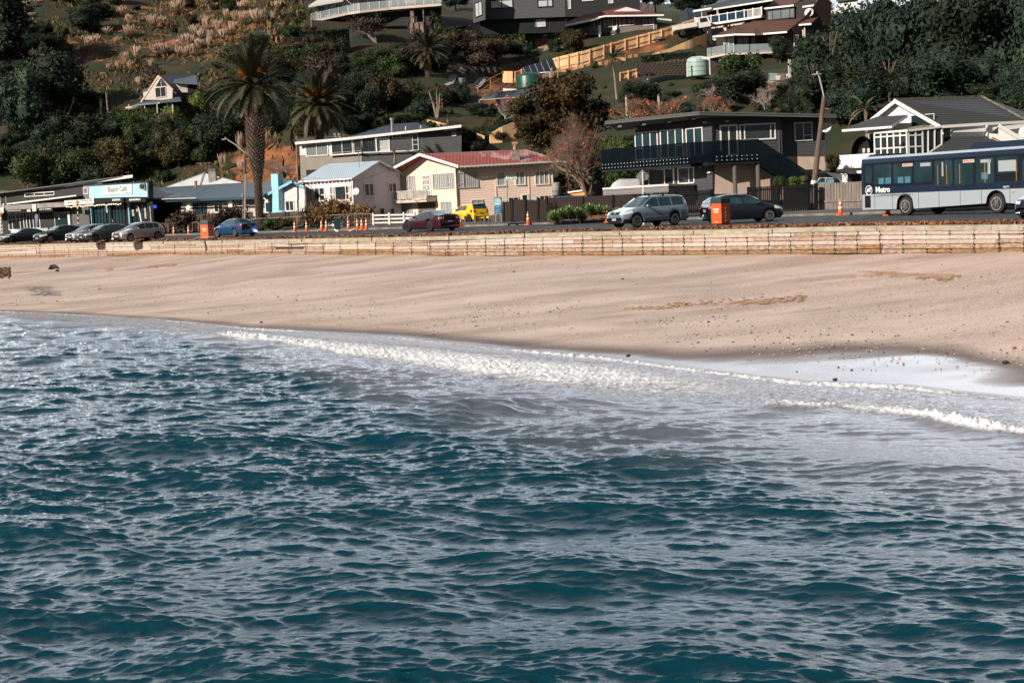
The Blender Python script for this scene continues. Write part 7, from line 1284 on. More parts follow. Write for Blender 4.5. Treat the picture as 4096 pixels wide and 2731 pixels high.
T = thing('edge_board', gp(790, 955), 'old grey board sloping from the seawall cap up to the orange bin', 'board'); part('plank', M_gyw, T, lambda m: (m.bar(at(752, 966, 88.5), at(800, 948, 90), .3, .06), m.bar(at(800, 948, 90), at(862, 947, 90), .3, .06)))
# ================= hillside things =================
M_pine = mat('new_pine', (.76, .49, .28), .85, (.62, .38, .20), 1.2, .3, 10, stretch=(4, 4, .5), rnd=.06); M_pined = mat('pine_rail', (.34, .18, .09), .9)
def hfence(lab, pts, n_post, rails_=(.3, .82), back=False, cap=True):
  """paling fence that follows the hillside; pts: (px, py_top, py_bottom)"""
  P = []
  for (a, b) in zip(pts, pts[1:]):
    for i in range(6): t = i / 6; P.append([a[k] + (b[k] - a[k]) * t for k in range(3)])
  P.append(list(pts[-1])); B_ = [onhill(p[0], p[2]) for p in P]
  Y_ = np.array([b.y for b in B_]); ys_ = np.convolve(np.pad(Y_, 3, 'edge'), np.ones(7) / 7, 'valid')
  Q = [(at(p[0], p[1], y, True), at(p[0], p[2] + 3, y, True)) for p, y in zip(P, ys_)]
  T = thing('paling_fence', Q[0][1], lab, 'fence'); mb = MB(); rr = random.Random(len(lab))
  for (t0, b0), (t1, b1) in zip(Q, Q[1:]):
    n = max(1, int((b1 - b0).length / .16))
    for i in range(n): f, f2 = i / n, (i + .9) / n; h = Vector((0, 0, rr.uniform(-.03, .03))); mb.prism([b0.lerp(b1, f), b0.lerp(b1, f2), t0.lerp(t1, f2) + h, t0.lerp(t1, f) + h], (0, .03, 0))
  mb.build('palings', M_pine, T); rm = MB(); o = Vector((0, -.05, 0))
  if not back:
    for (t0, b0), (t1, b1) in zip(Q, Q[1:]):
      for r_ in rails_: rm.bar(b0.lerp(t0, r_) + o, b1.lerp(t1, r_) + o, .06, .1)
    rm.build('rails', M_pined, T)
    for k in range(n_post): t0, b0 = Q[int(k * (len(Q) - 1) / max(1, n_post - 1))]; part('post', M_pine, T, lambda q: q.bar(b0 + o * 2.2, t0 + o * 2.2, .14))
  return T
hfence('long new timber fence climbing the hill from the green tank to the tipper truck', [(2060, 286, 330), (2215, 233, 290), (2330, 205, 268), (2500, 156, 200), (2645, 118, 165), (2778, 75, 120)], 17)
hfence('smooth pale paling fence running up to the white balcony house', [(2579, 227, 241), (2650, 206, 232), (2760, 160, 212), (2828, 134, 190)], 0, back=True)
hfence('short pale fence rising left behind the long modern house', [(1708, 478, 505), (1750, 488, 530), (1850, 512, 560), (1938, 544, 585)], 0, back=True); hfence('tall pale fence rising right beside the brown-leaved tree', [(1957, 534, 572), (2010, 505, 568), (2078, 478, 555), (2140, 455, 530)], 0, back=True)
hfence('short weathered fence piece above the dark shrub at upper right', [(2480, 290, 330), (2546, 275, 310)], 3)
T = thing('sleeper_wall', onhill(2300, 300), 'low timber sleeper wall stepping along the foot of the long fence', 'retaining wall')
def sleep(m):
  for i in range(14): px = 2215 + i * 24; a, b = onhill(px, 300 - (px - 2215) * .19), onhill(px + 24, 296 - (px - 2215) * .19); m.prism([a, b, b + Vector((0, 0, .5)), a + Vector((0, 0, .5))], (0, .1, 0)); m.bar(a + Vector((0, -.1, -.3)), a + Vector((0, -.1, .6)), .15)
part('sleepers', M_pined, T, sleep)
M_rub = mat('dark_rubble', (.05, .042, .035), .95, (.12, .10, .085), 1.6, 1.5, 5, lo=.45, hi=.6); T = thing('stone_terrace_wall', onhill(1950, 300), 'long dark dry-stone terrace wall under the lawn', 'retaining wall')
def stw(m):
  r2 = random.Random(6)
  for i in range(420):
    px = r2.uniform(1795, 2160); t = r2.random(); py = interp(px, [1795, 1900, 2000, 2160], [290, 296, 296, 262]) + t * 14 - 22 * (1 - t); a = onhill(px, interp(px, [1795, 1900, 2000, 2160], [300, 306, 304, 268])); q = at(px, py, a.y, True); m.ball(q, r2.uniform(.16, .4), .25, r2.uniform(.14, .26), n=6, jit=.2, rnd=r2)
  P = [onhill(px, py) for px, py in ((1795, 304), (1900, 310), (2000, 308), (2160, 272))]
  for a, b in zip(P, P[1:]): m.prism([a, b, b + Vector((0, 0, 1.3)), a + Vector((0, 0, 1.3))], (0, .6, 0))
part('stones', M_rub, T, stw)
T = thing('crib_wall', onhill(2650, 300), 'dark timber crib wall with open cells left of the pale water tank', 'retaining wall')
def crib(m):
  for r_ in range(6):
    a, b = at(2555 - r_ * 2, 303 - r_ * 8, 178 + r_ * .8), at(2748, 296 - r_ * 10, 178 + r_ * .8); m.bar(a, b, .22, .2)
    for i in range(12): q = a.lerp(b, (i + (r_ % 2) * .5) / 12); m.bar(q + Vector((0, -.2, .15)), q + Vector((0, .8, .15)), .2)
part('timbers', mat('old_crib', (.035, .025, .02), .9), T, crib); part('fill', M_soil, T, lambda m: m.prism([at(2553, 305, 179), at(2750, 300, 179), at(2750, 236, 183.5), at(2545, 262, 183.5)], (0, .5, 0)))
T = thing('water_tank', onhill(2120, 356), 'large dark green round water tank beside the solar panels', 'water tank'); c = at(2119, 356, 186); rr = 52 / F * c.y
part('tank', mat('green_poly', (.008, .06, .048), .4), T, lambda m: m.lathe([(rr, 0), (rr * 1.01, .1), (rr, .2), (rr, 1.55), (rr * .97, 1.66), (rr * .7, 1.95), (rr * .3, 2.12), (.2, 2.15)], 32, c), True); part('pipe', M_white, T, lambda m: m.tube([at(2160, 292, 184), at(2200, 289, 184), at(2201, 338, 184)], .07, 8)); part('pipe_post', M_pined, T, lambda m: m.bar(at(2206, 272, 184.2), at(2206, 340, 184.2), .2))
T = thing('water_tank', onhill(2790, 305), 'pale ribbed round water tank under the brown shingle house', 'water tank'); c = at(2793, 306, 178); rr = 43 / F * c.y
part('tank', mat('pale_tank', (.30, .42, .40), .45), T, lambda m: m.lathe([(rr, 0)] + [(rr + (.03 if i % 2 else 0), .1 + i * .28) for i in range(7)] + [(rr * .95, 2.1), (rr * .6, 2.3), (.1, 2.36)], 32, c), True); part('rib', M_black, T, lambda m: [m.lathe([(rr + .035, z), (rr + .035, z + .03)], 32, c) for z in (.5, 1.05, 1.6)]); part('frame', M_white, T, lambda m: (m.bar(at(2749, 308, 176), at(2748, 250, 176), .14), m.bar(at(2787, 232, 177), at(2837, 234, 177), .14, .3), m.bar(at(2837, 234, 177), at(2840, 300, 177), .12)))
M_pv = stripes('solar_cells', (.003, .006, .014), (.008, .016, .03), 'X', .25, .8, .15)
def pv(lab, q, n, rows_, D4, leg):
  P = [at(*a) for a in q]; T = thing('solar_array', P[3], lab, 'solar panels'); fr = MB();
  for j in range(rows_):
    for i in range(n):
      a, b, c_, d = [P[0].lerp(P[1], u).lerp(P[3].lerp(P[2], u), v) for u, v in ((i / n + .006, j / rows_ + .008), ((i + 1) / n - .006, j / rows_ + .008), ((i + 1) / n - .006, (j + 1) / rows_ - .008), (i / n + .006, (j + 1) / rows_ - .008))]; mb = MB(); nn_ = (b - a).cross(d - a).normalized(); nn_ = nn_ if nn_.z > 0 else -nn_; mb.prism([a, b, c_, d], nn_ * .04); mb.build('panel', M_pv, T)
  nn_ = (P[1] - P[0]).cross(P[3] - P[0]).normalized(); nn_ = nn_ if nn_.z > 0 else -nn_; fr.prism([p - nn_ * .05 for p in P], nn_ * .06); fr.build('frame', mat('white_rail', (.5, .5, .5), .4), T); part('leg', M_pined, T, lambda m: [m.bar(p - Vector((0, 0, leg)), p, .12) for p in (P[3], P[2])])
pv('upright row of five black solar panels above the green tank', [(2092, 270, 191), (2210, 235, 191), (2230, 284, 188), (2112, 318, 188)], 5, 1, 0, 1); pv('flat blue-black solar array below the green tank', [(1962, 372, 175), (2160, 351, 175), (2140, 383, 170), (1916, 400, 170)], 9, 1, 0, 1.4)
M_pvb = mat('white_board', (.55, .55, .55), .6); T = thing('white_board', onhill(2040, 362), 'pale board lying beside the left foot of the green tank', 'board'); part('sheet', M_pvb, T, lambda m: m.prism([at(2012, 354, 184), at(2068, 357, 184), at(2060, 363, 183.5), at(2012, 364, 183.5)], (0, 0, -.05)))
def tarp(lab, pts, pts2):
  a = [onhill(*p) + Vector((0, 0, .25)) for p in pts]; T = thing('tarpaulin', a[0], lab, 'tarpaulin', 'tarpaulins on the bare slope'); part('cloth', mat('pale_tarp', (.38, .40, .42), .7, (.25, .27, .3), 1), T, lambda m: m.prism(a, (0, 0, -.05))); b = [onhill(*p) + Vector((0, 0, .35)) for p in pts2]; part('dark_side', mat('black_tarp', (.01, .014, .016), .5), T, lambda m: m.prism(b, (0, 0, -.05)))
tarp('silver and black tarpaulin under the third palm, leftmost of three', [(1776, 350), (1800, 340), (1828, 318), (1812, 344), (1782, 356)], [(1790, 340), (1800, 316), (1826, 304), (1830, 316), (1804, 340)])
tarp('narrow grey tarpaulin with black fold, middle of three', [(1833, 321), (1854, 320), (1850, 350), (1862, 364), (1848, 368)], [(1854, 320), (1866, 326), (1860, 342), (1846, 344)]); tarp('crumpled grey tarpaulin right of the other two', [(1902, 362), (1916, 330), (1950, 316), (1934, 345), (1920, 362)], [(1885, 362), (1915, 325), (1934, 318), (1912, 350)])
T = thing('hill_railing', onhill(1800, 430), 'rough timber post and rail fence stepping up the slope left of the solar array', 'fence'); PR = [(1712, 470), (1770, 445), (1812, 418), (1862, 400), (1913, 385), (1963, 355), (2012, 325)]; B_ = [onhill(*p) for p in PR]
for b in B_: part('post', M_pined, T, lambda m: m.bar(b - Vector((0, 0, .3)), b + Vector((0, 0, 1.3)), .12))
part('rail', M_pined, T, lambda m: [m.bar(a + Vector((0, -.1, z)), b + Vector((0, -.1, z)), .09) for a, b in zip(B_, B_[1:]) for z in (.45, 1.15)])
T = thing('stacked_palings', onhill(2030, 330), 'leaning bundle of new palings at the left end of the long fence', 'timber'); part('palings', M_pine, T, lambda m: [m.bar(at(2012 + i * 7, 332, 189), at(2018 + i * 6, 286, 189.5), .22, .04) for i in range(6)])
T = thing('wheelbarrow', onhill(2640, 170), 'small grey wheelbarrow on the grass below the long fence', 'wheelbarrow'); c = onhill(2636, 170); part('tray', M_galv, T, lambda m: m.add([tuple(c + Vector(v)) for v in ((-.25, -.2, .3), (.25, -.2, .3), (.25, .2, .3), (-.25, .2, .3), (-.5, -.35, .65), (.5, -.35, .6), (.5, .35, .6), (-.5, .35, .65))], [(0, 1, 2, 3), (0, 1, 5, 4), (1, 2, 6, 5), (2, 3, 7, 6), (3, 0, 4, 7)])); part('handle', M_pined, T, lambda m: (m.bar(c + Vector((0, -.2, .3)), c + Vector((1.1, -.2, .7)), .05), m.bar(c + Vector((0, .2, .3)), c + Vector((1.1, .2, .7)), .05))); part('wheel', M_tyre, T, lambda m: m.lathe([(.2, -.05), (.2, .05)], 12, c + Vector((-.5, 0, .2)), 'Y'))
T = thing('garden_steps', onhill(2185, 205), 'weathered wooden steps beside the rendered bank left of the red roofed house', 'steps'); part('stringer', M_gyw, T, lambda m: [m.bar(at(2165 + k, 213, 213), at(2198 + k, 178, 215), .12) for k in (0, 14)]); part('treads', M_gyw, T, lambda m: [m.bar(at(2166 + i * 5, 210 - i * 5.5, 213), at(2180 + i * 5, 208 - i * 5.5, 213), .1, .25) for i in range(6)])
T = thing('rendered_bank', onhill(2160, 215), 'short earth coloured block wall behind the garden steps', 'retaining wall'); Qb = Wall(2138, 216, 2190, 216); part('wall', mat('earth_render', (.28, .17, .11), .95, (.18, .11, .08), 1.5, .4), T, lambda m: Qb.pbox(m, 2140, 157, 2190, 216, -.3, 0)); T = thing('green_screen', onhill(2125, 215), 'bright green upright panel beside the red-flowered shrub', 'panel'); part('panel', mat('green_panel', (.01, .22, .11), .6), T, lambda m: Qb.poly(m, [(2120, 165), (2131, 165), (2131, 217), (2117, 217)], .5, .55))
for k, (px, py) in enumerate(((3112, 322), (3155, 314))):
  T = thing('planter_pot', at(px, py, 172), 'large white square planter, ' + ('left' if k == 0 else 'right') + ' of the two on the terrace below the brown house', 'planter', 'white planters'); c = at(px, py, 172); part('pot', M_white, T, lambda m: m.add([tuple(c + Vector(v)) for v in ((-.18, -.18, 0), (.18, -.18, 0), (.18, .18, 0), (-.18, .18, 0), (-.27, -.27, .5), (.27, -.27, .5), (.27, .27, .5), (-.27, .27, .5))], [(0, 3, 2, 1), (4, 5, 6, 7), (0, 1, 5, 4), (1, 2, 6, 5), (2, 3, 7, 6), (3, 0, 4, 7)]))
T = thing('closed_parasol', at(3163, 316, 174), 'tall closed grey parasol on the terrace between the planters', 'parasol'); part('canopy', mat('grey_canvas', (.22, .21, .22), .9), T, lambda m: m.tube([at(3166, 312, 174), at(3164, 285, 174), at(3161, 245, 174), at(3162, 237, 174)], [.14, .24, .18, .03], 8)); part('pole', M_white, T, lambda m: m.bar(at(3155, 314, 173.8), at(3154, 238, 173.8), .09))
T = thing('terrace', at(3120, 322, 174), 'small paved terrace with glass fence below the brown house', 'terrace'); part('slab', M_conc, T, lambda m: roofp(m, [(3070, 322, 172), (3180, 316, 172), (3195, 306, 178), (3075, 310, 178)], .8)); part('glass_fence', mat('pale_glass', (.30, .36, .38), .1), T, lambda m: m.prism([at(3075, 322, 171.8), at(3110, 320, 171.8), at(3110, 293, 171.8), at(3075, 293, 171.8)], (0, .03, 0))); part('planter_wall', mat('taupe_block', (.12, .09, .08), .9), T, lambda m: m.prism([at(3110, 320, 173), at(3140, 318, 173), at(3140, 294, 173), at(3110, 294, 173)], (0, .5, 0)))
T = thing('earth_steps', at(3095, 370, 165), 'rough stone garden steps on the bare bank below the terrace', 'steps'); part('steps', M_stone, T, lambda m: [m.box(at(3105, 330, 168).x - .9 - i * .1, at(3105, 330, 168).x + .7 - i * .1, at(3105, 330, 168).y - i * .9, at(3105, 330, 168).y - i * .9 + 1.2, at(3105, 330, 168).z - .3 - i * .35, at(3105, 330, 168).z - i * .3) for i in range(6)])
T = thing('water_butt', at(2226, 790, 121), 'grey round water butt behind the right corner of the cream house', 'water butt'); c = at(2226, 780, 121); part('drum', M_conc, T, lambda m: m.lathe([(.35, -.5), (.36, 1.0), (.33, 1.04), (.05, 1.06)], 16, c), True); part('hoop', M_black, T, lambda m: m.lathe([(.37, .3), (.37, .34)], 16, c))
for k, (px, t_, b_, D_) in enumerate(((2507, 388, 480, 130), (2636, 384, 420, 134))):
  T = thing('utility_post', at(px, b_, D_), ('pale slender post rising among the orange flowers left behind the charcoal house', 'pale post stub above the charcoal house roof')[k], 'post'); part('shaft', mat('pale_post', (.4, .33, .28), .8), T, lambda m: m.tube([at(px - 2, t_, D_), at(px + 3, b_ + 40, D_)], .11, 8)); part('cap', M_wpole, T, lambda m: m.ball(at(px - 2, t_ - 1, D_), .13, n=8))
# overhead wires
T = thing('power_line', at(979, 640, 112), 'thin black overhead wires crossing from the lamp pole to the cottages', 'cable')
for i, (a, b, sag) in enumerate((((979, 640, 112), (1421, 722, 119), .5), ((990, 636, 112), (1411, 716, 119), .9), ((979, 655, 112), (1070, 792, 119), .3), ((1421, 722, 119), (1600, 650, 124.5), .25))):
  A_, B2_ = at(*a), at(*b); part('wire', M_black, T, lambda m: m.tube([A_.lerp(B2_, t) - Vector((0, 0, 4 * sag * t * (1 - t))) for t in np.linspace(0, 1, 13)], .012, 4))
# ================= vegetation =================
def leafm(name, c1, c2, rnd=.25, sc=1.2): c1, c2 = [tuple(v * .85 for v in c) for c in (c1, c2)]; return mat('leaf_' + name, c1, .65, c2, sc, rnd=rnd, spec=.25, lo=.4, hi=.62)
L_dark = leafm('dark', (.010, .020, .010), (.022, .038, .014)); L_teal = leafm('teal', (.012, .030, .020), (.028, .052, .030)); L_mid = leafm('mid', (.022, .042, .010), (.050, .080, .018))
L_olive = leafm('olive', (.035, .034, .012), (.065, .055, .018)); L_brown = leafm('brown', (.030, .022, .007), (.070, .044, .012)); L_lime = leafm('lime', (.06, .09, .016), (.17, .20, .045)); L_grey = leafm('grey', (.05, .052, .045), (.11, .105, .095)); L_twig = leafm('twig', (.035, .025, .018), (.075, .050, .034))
M_bark2 = mat('tree_bark', (.07, .05, .038), .9, (.13, .10, .08), 3, .4, 10); M_pale = mat('pale_bark', (.30, .24, .20), .9, (.20, .16, .13), 3)
def crown(kind, seed):
  r = random.Random(seed); m = MB(); n_ = np.random.RandomState(seed); bl = []
  if kind == 'dense': bl = [(r.uniform(-.55, .55), r.uniform(-.55, .55), r.uniform(.45, 1.25), r.uniform(.32, .55)) for _ in range(13)]
  elif kind == 'bush': bl = [(r.uniform(-.6, .6), r.uniform(-.5, .5), r.uniform(.15, .75), r.uniform(.28, .48)) for _ in range(11)]
  elif kind == 'layer': bl = [(r.uniform(-.7, .7), r.uniform(-.5, .5), r.uniform(.3, 1.3), r.uniform(.25, .42)) for _ in range(17)]
  elif kind == 'column': bl = [(r.uniform(-.25, .25), r.uniform(-.25, .25), r.uniform(.2, 1.8), r.uniform(.25, .4)) for _ in range(14)]
  ls = {'dense': .060, 'bush': .075, 'layer': .05, 'column': .06}[kind]; N = {'dense': 5200, 'bush': 3000, 'layer': 6000, 'column': 3600}[kind]
  for (x, y, z, q) in bl:
    fz = .6 if kind == 'layer' else .85; m.ball((x, y, z), q * .72, q * .72, q * .72 * fz, n=7, jit=.12, rnd=r)
    for _ in range(int(N / len(bl))):
      v = Vector((r.gauss(0, 1), r.gauss(0, 1), r.gauss(0, 1) + .15)).normalized(); rad = q * (r.uniform(.72, 1.05) if r.random() < .85 else r.uniform(1.0, 1.28)); c = Vector((x, y, z)) + Vector((v.x * rad, v.y * rad, v.z * rad * fz))
      a = Vector((r.gauss(0, 1), r.gauss(0, 1), r.gauss(0, .7))).normalized() * ls * r.uniform(.5, 1.2); b = a.cross(v + Vector((r.gauss(0, .5), r.gauss(0, .5), r.gauss(0, .5)))).normalized() * ls * r.uniform(.3, .6)
      m.poly([c - a, c - b, c + a, c + b])
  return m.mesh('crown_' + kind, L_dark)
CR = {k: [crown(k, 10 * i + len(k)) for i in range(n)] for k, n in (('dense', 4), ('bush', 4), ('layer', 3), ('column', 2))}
def trunkm(seed):
  r = random.Random(seed); m = MB(); m.tube([(0, 0, -.25), (.03, 0, .3), (r.uniform(-.1, .1), 0, .7), (0, 0, 1.0)], [.07, .055, .04, .02], 7)
  for k in range(4): a = r.uniform(0, 6.28); m.tube([(0, 0, .35 + k * .1), (.3 * math.cos(a), .3 * math.sin(a), .7 + k * .1), (.45 * math.cos(a), .45 * math.sin(a), 1.0)], [.035, .02, .008], 5)
  return m.mesh('trunk_mesh', M_bark2)
TR = [trunkm(i) for i in range(3)]; vr = random.Random(31)
def mobj(name, me, matl, parent=None):
  o = bpy.data.objects.new(name, me); C.objects.link(o)
  if matl: o.material_slots[0].link = 'OBJECT'; o.material_slots[0].material = matl
  if parent: o.parent = parent
  return o
def tree(name, lab, px, pt, pb, wpx, kind, matl, group=None, D=None, cat='tree', trunk=True, sy=1.):
  p = onhill(px, pb) if D is None else ongr(px, pb, D)
  if D is not None: q = at(px, pb, D); p = Vector((q.x, q.y, q.z))
  ppm = F / p.y; h = (pb - pt) / ppm; rw = wpx / 2 / ppm; me = vr.choice(CR[kind]); zt = {'dense': 1.72, 'bush': 1.15, 'layer': 1.6, 'column': 2.15}[kind]; xr = {'dense': .98, 'bush': .95, 'layer': 1.0, 'column': .6}[kind]
  T = thing(name, p, lab, cat, group, rz=vr.uniform(0, 6.28)); c = mobj('crown' if trunk else 'foliage', me, matl, T); s = rw / xr; c.scale = (s, s * sy, h / zt);
  if trunk: t = mobj('trunk', vr.choice(TR), None, T); t.scale = (s * .8, s * .8, h * .8)
  return T
# ---- bare branching trees ----
def branch(m, r, p, d, L_, rad, dep, tips, spread=.5, up=.12, flat=1.):
  n = 3; pts = [p]; q = p; dd = d
  for i in range(n): dd = (dd + Vector((r.gauss(0, .13), r.gauss(0, .13), r.gauss(0, .08) + up * .3))).normalized(); q = q + dd * L_ / n; pts.append(q)
  m.tube(pts, [rad * (1 - .12 * i) for i in range(n + 1)], 4 if dep < 3 else 5, cap=False)
  if dep == 0: tips.append(q); return
  for k in range(r.choice((2, 3, 3))):
    nd = (dd + Vector((r.gauss(0, spread), r.gauss(0, spread), r.gauss(0, spread * flat) + up))).normalized(); branch(m, r, q if k else pts[2], nd, L_ * r.uniform(.62, .85), rad * .62, dep - 1, tips, spread, up, flat)
def bare(name, lab, px, pt, pb, wpx, matl, seed, D=None, dep=5, flowers=0, fm=None, stems=3, spread=.5, leaves=0, lm=None, cat='tree', up=.12, flat=1.):
  q = onhill(px, pb) if D is None else at(px, pb, D); ppm = F / q.y; h = (pb - pt) / ppm; r = random.Random(seed); T = thing(name, q, lab, cat); m = MB(); tips = []
  for k in range(stems): branch(m, r, q + Vector((0, 0, -.2)), Vector((r.uniform(-.6, .6) * (wpx / (pb - pt)), r.uniform(-.4, .4), 1)).normalized(), h * .3, h * .018 + .02, dep, tips, spread, up, flat)
  xs_ = [t.x for t in tips]; zs_ = [t.z for t in tips]; sx_ = (wpx / ppm) / max(.1, max(xs_) - min(xs_)); sz = h / max(.1, max(zs_) - q.z); M_ = Matrix.Translation(q) @ Matrix.Diagonal((sx_, 1, sz, 1)) @ Matrix.Translation(-q)
  m2 = MB(); m2.merge(m, M_); m2.build('branches', matl, T); tips = [M_ @ t for t in tips]
  if flowers:
    f = MB()
    for _ in range(flowers):
      t = r.choice(tips)
      for k in range(5): a = Vector((r.gauss(0, 1), r.gauss(0, 1), r.gauss(0, 1))) * .065; b = Vector((r.gauss(0, 1), r.gauss(0, 1), r.gauss(0, 1))) * .045; c = t + Vector((r.gauss(0, .12), r.gauss(0, .12), r.gauss(0, .1))); f.poly([c - a, c + b, c + a, c - b])
    f.build('flowers', fm, T)
  if leaves:
    f = MB()
    for _ in range(leaves): t = r.choice(tips); a = Vector((r.gauss(0, 1), r.gauss(0, 1), r.gauss(0, 1))) * .09; b = Vector((r.gauss(0, 1), r.gauss(0, 1), r.gauss(0, 1))) * .06; c = t + Vector((r.gauss(0, .3), r.gauss(0, .3), r.gauss(0, .22))); f.poly([c - a, c + b, c + a, c - b])
    f.build('leaves', lm, T)
  return T
# ---- feather palms ----
def frondm(droop, seed, leaf, wid=.17, n=44):
  r = random.Random(seed); m = MB(); P = []
  p = Vector((0, 0, 0)); a = 0
  for i in range(17): P.append(p.copy()); a = -droop * (i / 16) ** 1.3; p = p + Vector((math.cos(a), 0, math.sin(a))) / 16
  m.tube(P, [.014 * (1 - i / 17) + .003 for i in range(17)], 4, cap=False)
  for i in range(n):
    t = .12 + .88 * i / n; j = min(15, int(t * 16)); q = P[j].lerp(P[j + 1], t * 16 - j); d = (P[j + 1] - P[j]).normalized(); up = Vector((-d.z, 0, d.x)); L_ = wid * (math.sin(math.pi * min(1, t * .9 + .12)) ** .6) * r.uniform(.8, 1.15)
    for s in (1, -1):
      e = (Vector((0, s, 0)) * .75 + d * .75 + up * r.uniform(.1, .4)).normalized(); tip = q + e * L_ + Vector((0, 0, -.25 * L_)); w_ = d * .014; m.poly([q - w_, q + w_, tip])
  return m.mesh('frond_mesh', leaf)
M_pg = mat('palm_green', (.026, .034, .013), .6, (.062, .058, .024), 3, rnd=.2); M_pb = mat('palm_dead', (.10, .055, .032), .8, (.19, .12, .08), 3, rnd=.2); M_pt = mat('palm_trunk_stub', (.10, .065, .048), .9, (.24, .16, .12), 4, rnd=.1); M_ptd = mat('palm_trunk_core', (.025, .018, .014), .95)
FR = {k: [frondm(d, i * 7 + len(k), M_pg) for i, d in enumerate(ds)] for k, ds in (('up', (.5, .8)), ('mid', (1.0, 1.3)), ('low', (.9, 1.2)), ('dead', (.5, .8)))}
def frond(T, c, az, el, L_, me, m_):
  o = mobj('frond', me, m_, T); o.location = c; o.rotation_euler = Euler((vr.uniform(-.3, .3), -el, az), 'XYZ'); o.scale = (L_, L_, L_); return o
def date_palm(lab, cpx, cpy, D, Lpx, base, wtop, wbot, seed, fruit=True, nf=84):
  r = random.Random(seed); c = at(cpx, cpy, D); ppm = F / c.y; L_ = Lpx / ppm; b = at(*base, D); T = thing('date_palm', b, lab, 'palm tree')
  tm = MB(); tm.tube([b - Vector((0, 0, 1)), b.lerp(c, .3), b.lerp(c, .55), b.lerp(c, .8), c - Vector((0, 0, .2))], [wbot, wbot * .95, wtop * .8, wtop * .85, wtop * .5], 14); tk = tm.build('trunk', [M_ptd], T, True)
  sm = MB(); H = (c - b).length; n = int(H * 62)
  for i in range(n):
    f = i / n; t = i * 2.39996; q = b.lerp(c, f); rad = interp(f, [0, .3, .55, .8, 1], [wbot, wbot * .95, wtop * .8, wtop * .9, wtop * .6]) + .02; big = interp(f, [0, .28, .45, .8, 1], [.3, .3, 1, 1.15, .9])
    d = Vector((math.cos(t), math.sin(t), 0)); s_ = Vector((-d.y, d.x, 0)) * .075 * (.6 + big * .5); a = q + d * rad; up = Vector((0, 0, .13 * (.5 + big * .6))); o = d * .17 * big * r.uniform(.5, 1.3); sm.add([a - s_ - up * .6, a + s_ - up * .6, a + s_ * .7 + o + up, a - s_ * .7 + o + up, a - s_ + up * .2, a + s_ + up * .2], [(0, 1, 2, 3), (3, 2, 5, 4), (0, 3, 4), (1, 5, 2)])
  tag(sm.build('frond_stubs', M_pt, tk), kind=None)
  for i in range(nf):
    f = (i + .5) / nf; az = i * 2.39996 + r.uniform(-.2, .2); el = R(84 - 118 * f ** .85 + r.uniform(-7, 7)); k = 'up' if f < .35 else ('mid' if f < .7 else 'low'); dead = f > .86 and r.random() < .7
    frond(T, c - Vector((0, 0, .3 * f)) - b, az, el, L_ * (r.uniform(.92, 1.1) if not dead else r.uniform(.6, .85)), r.choice(FR['dead' if dead else k]), M_pb if dead else M_pg)
  if fruit:
    fm = MB()
    for k in range(9):
      az = r.uniform(0, 6.28) if k > 3 else (math.pi + .3 * k if k % 2 else -.3 * k); d = Vector((math.cos(az), math.sin(az) * .8, 1.2)).normalized(); e = c + d * 1.15; fm.tube([c, c + d * .7, e], .03, 4)
      for j in range(70): v = Vector((r.gauss(0, .5), r.gauss(0, .5), r.gauss(0, .5))) + d * 1.0; fm.tube([e - d * .3, e + v.normalized() * r.uniform(.3, .75)], .012, 3, cap=False)
    fm.build('fruit_stalks', mat('palm_fruit_orange', (.50, .16, .02), .7), T)
  return T
date_palm('tallest palm with thick shaggy trunk and orange fruit stalks beside the street lamp', 1012, 340, 117.6, 202, (1040, 902), .95, .36, 3)
date_palm('second large palm with drooping brown skirt right of the tallest palm', 1275, 418, 141, 166, (1278, 600), .6, .5, 5, nf=92); date_palm('third palm higher on the hill below the white terrace house', 1708, 200, 183, 98, (1716, 335), .5, .4, 8, fruit=False, nf=84)
# smaller palms and cabbage trees
def strapm(seed, n=90, w_=.05):
  r = random.Random(seed); m = MB()
  for i in range(n):
    d = Vector((r.gauss(0, 1), r.gauss(0, 1), r.gauss(.25, .8))).normalized(); s = d.cross(Vector((0, 0, 1))).normalized() * w_ * .5; t = d * .6; e = d + Vector((0, 0, -.25)); m.poly([-s, s, t + s]); m.poly([-s, t + s, t - s]); m.poly([t - s, t + s, e])
  return m.mesh('strap_head', M_pg)
ST = [strapm(i) for i in range(3)]; M_cab = mat('strap_green', (.04, .065, .018), .6, (.10, .11, .035), 2, rnd=.25)
def cabbage(lab, px, pb, heads, D=None, tm=M_pale):
  p = onhill(px, pb) if D is None else at(px, pb, D); ppm = F / p.y; T = thing('cabbage_tree', p, lab, 'cabbage tree')
  for hx, hy, rp in heads:
    c = at(hx, hy, p.y, True) - p; h = mobj('leaf_head', vr.choice(ST), M_cab, T); h.location = c; s = rp / ppm; h.scale = (s, s, s); h.rotation_euler = (0, 0, vr.uniform(0, 6)); part('trunk', tm, T, lambda m: m.tube([p - Vector((0, 0, .3)), p + c * .5 + Vector((.08, 0, 0)), p + c], [.11, .09, .07], 6))
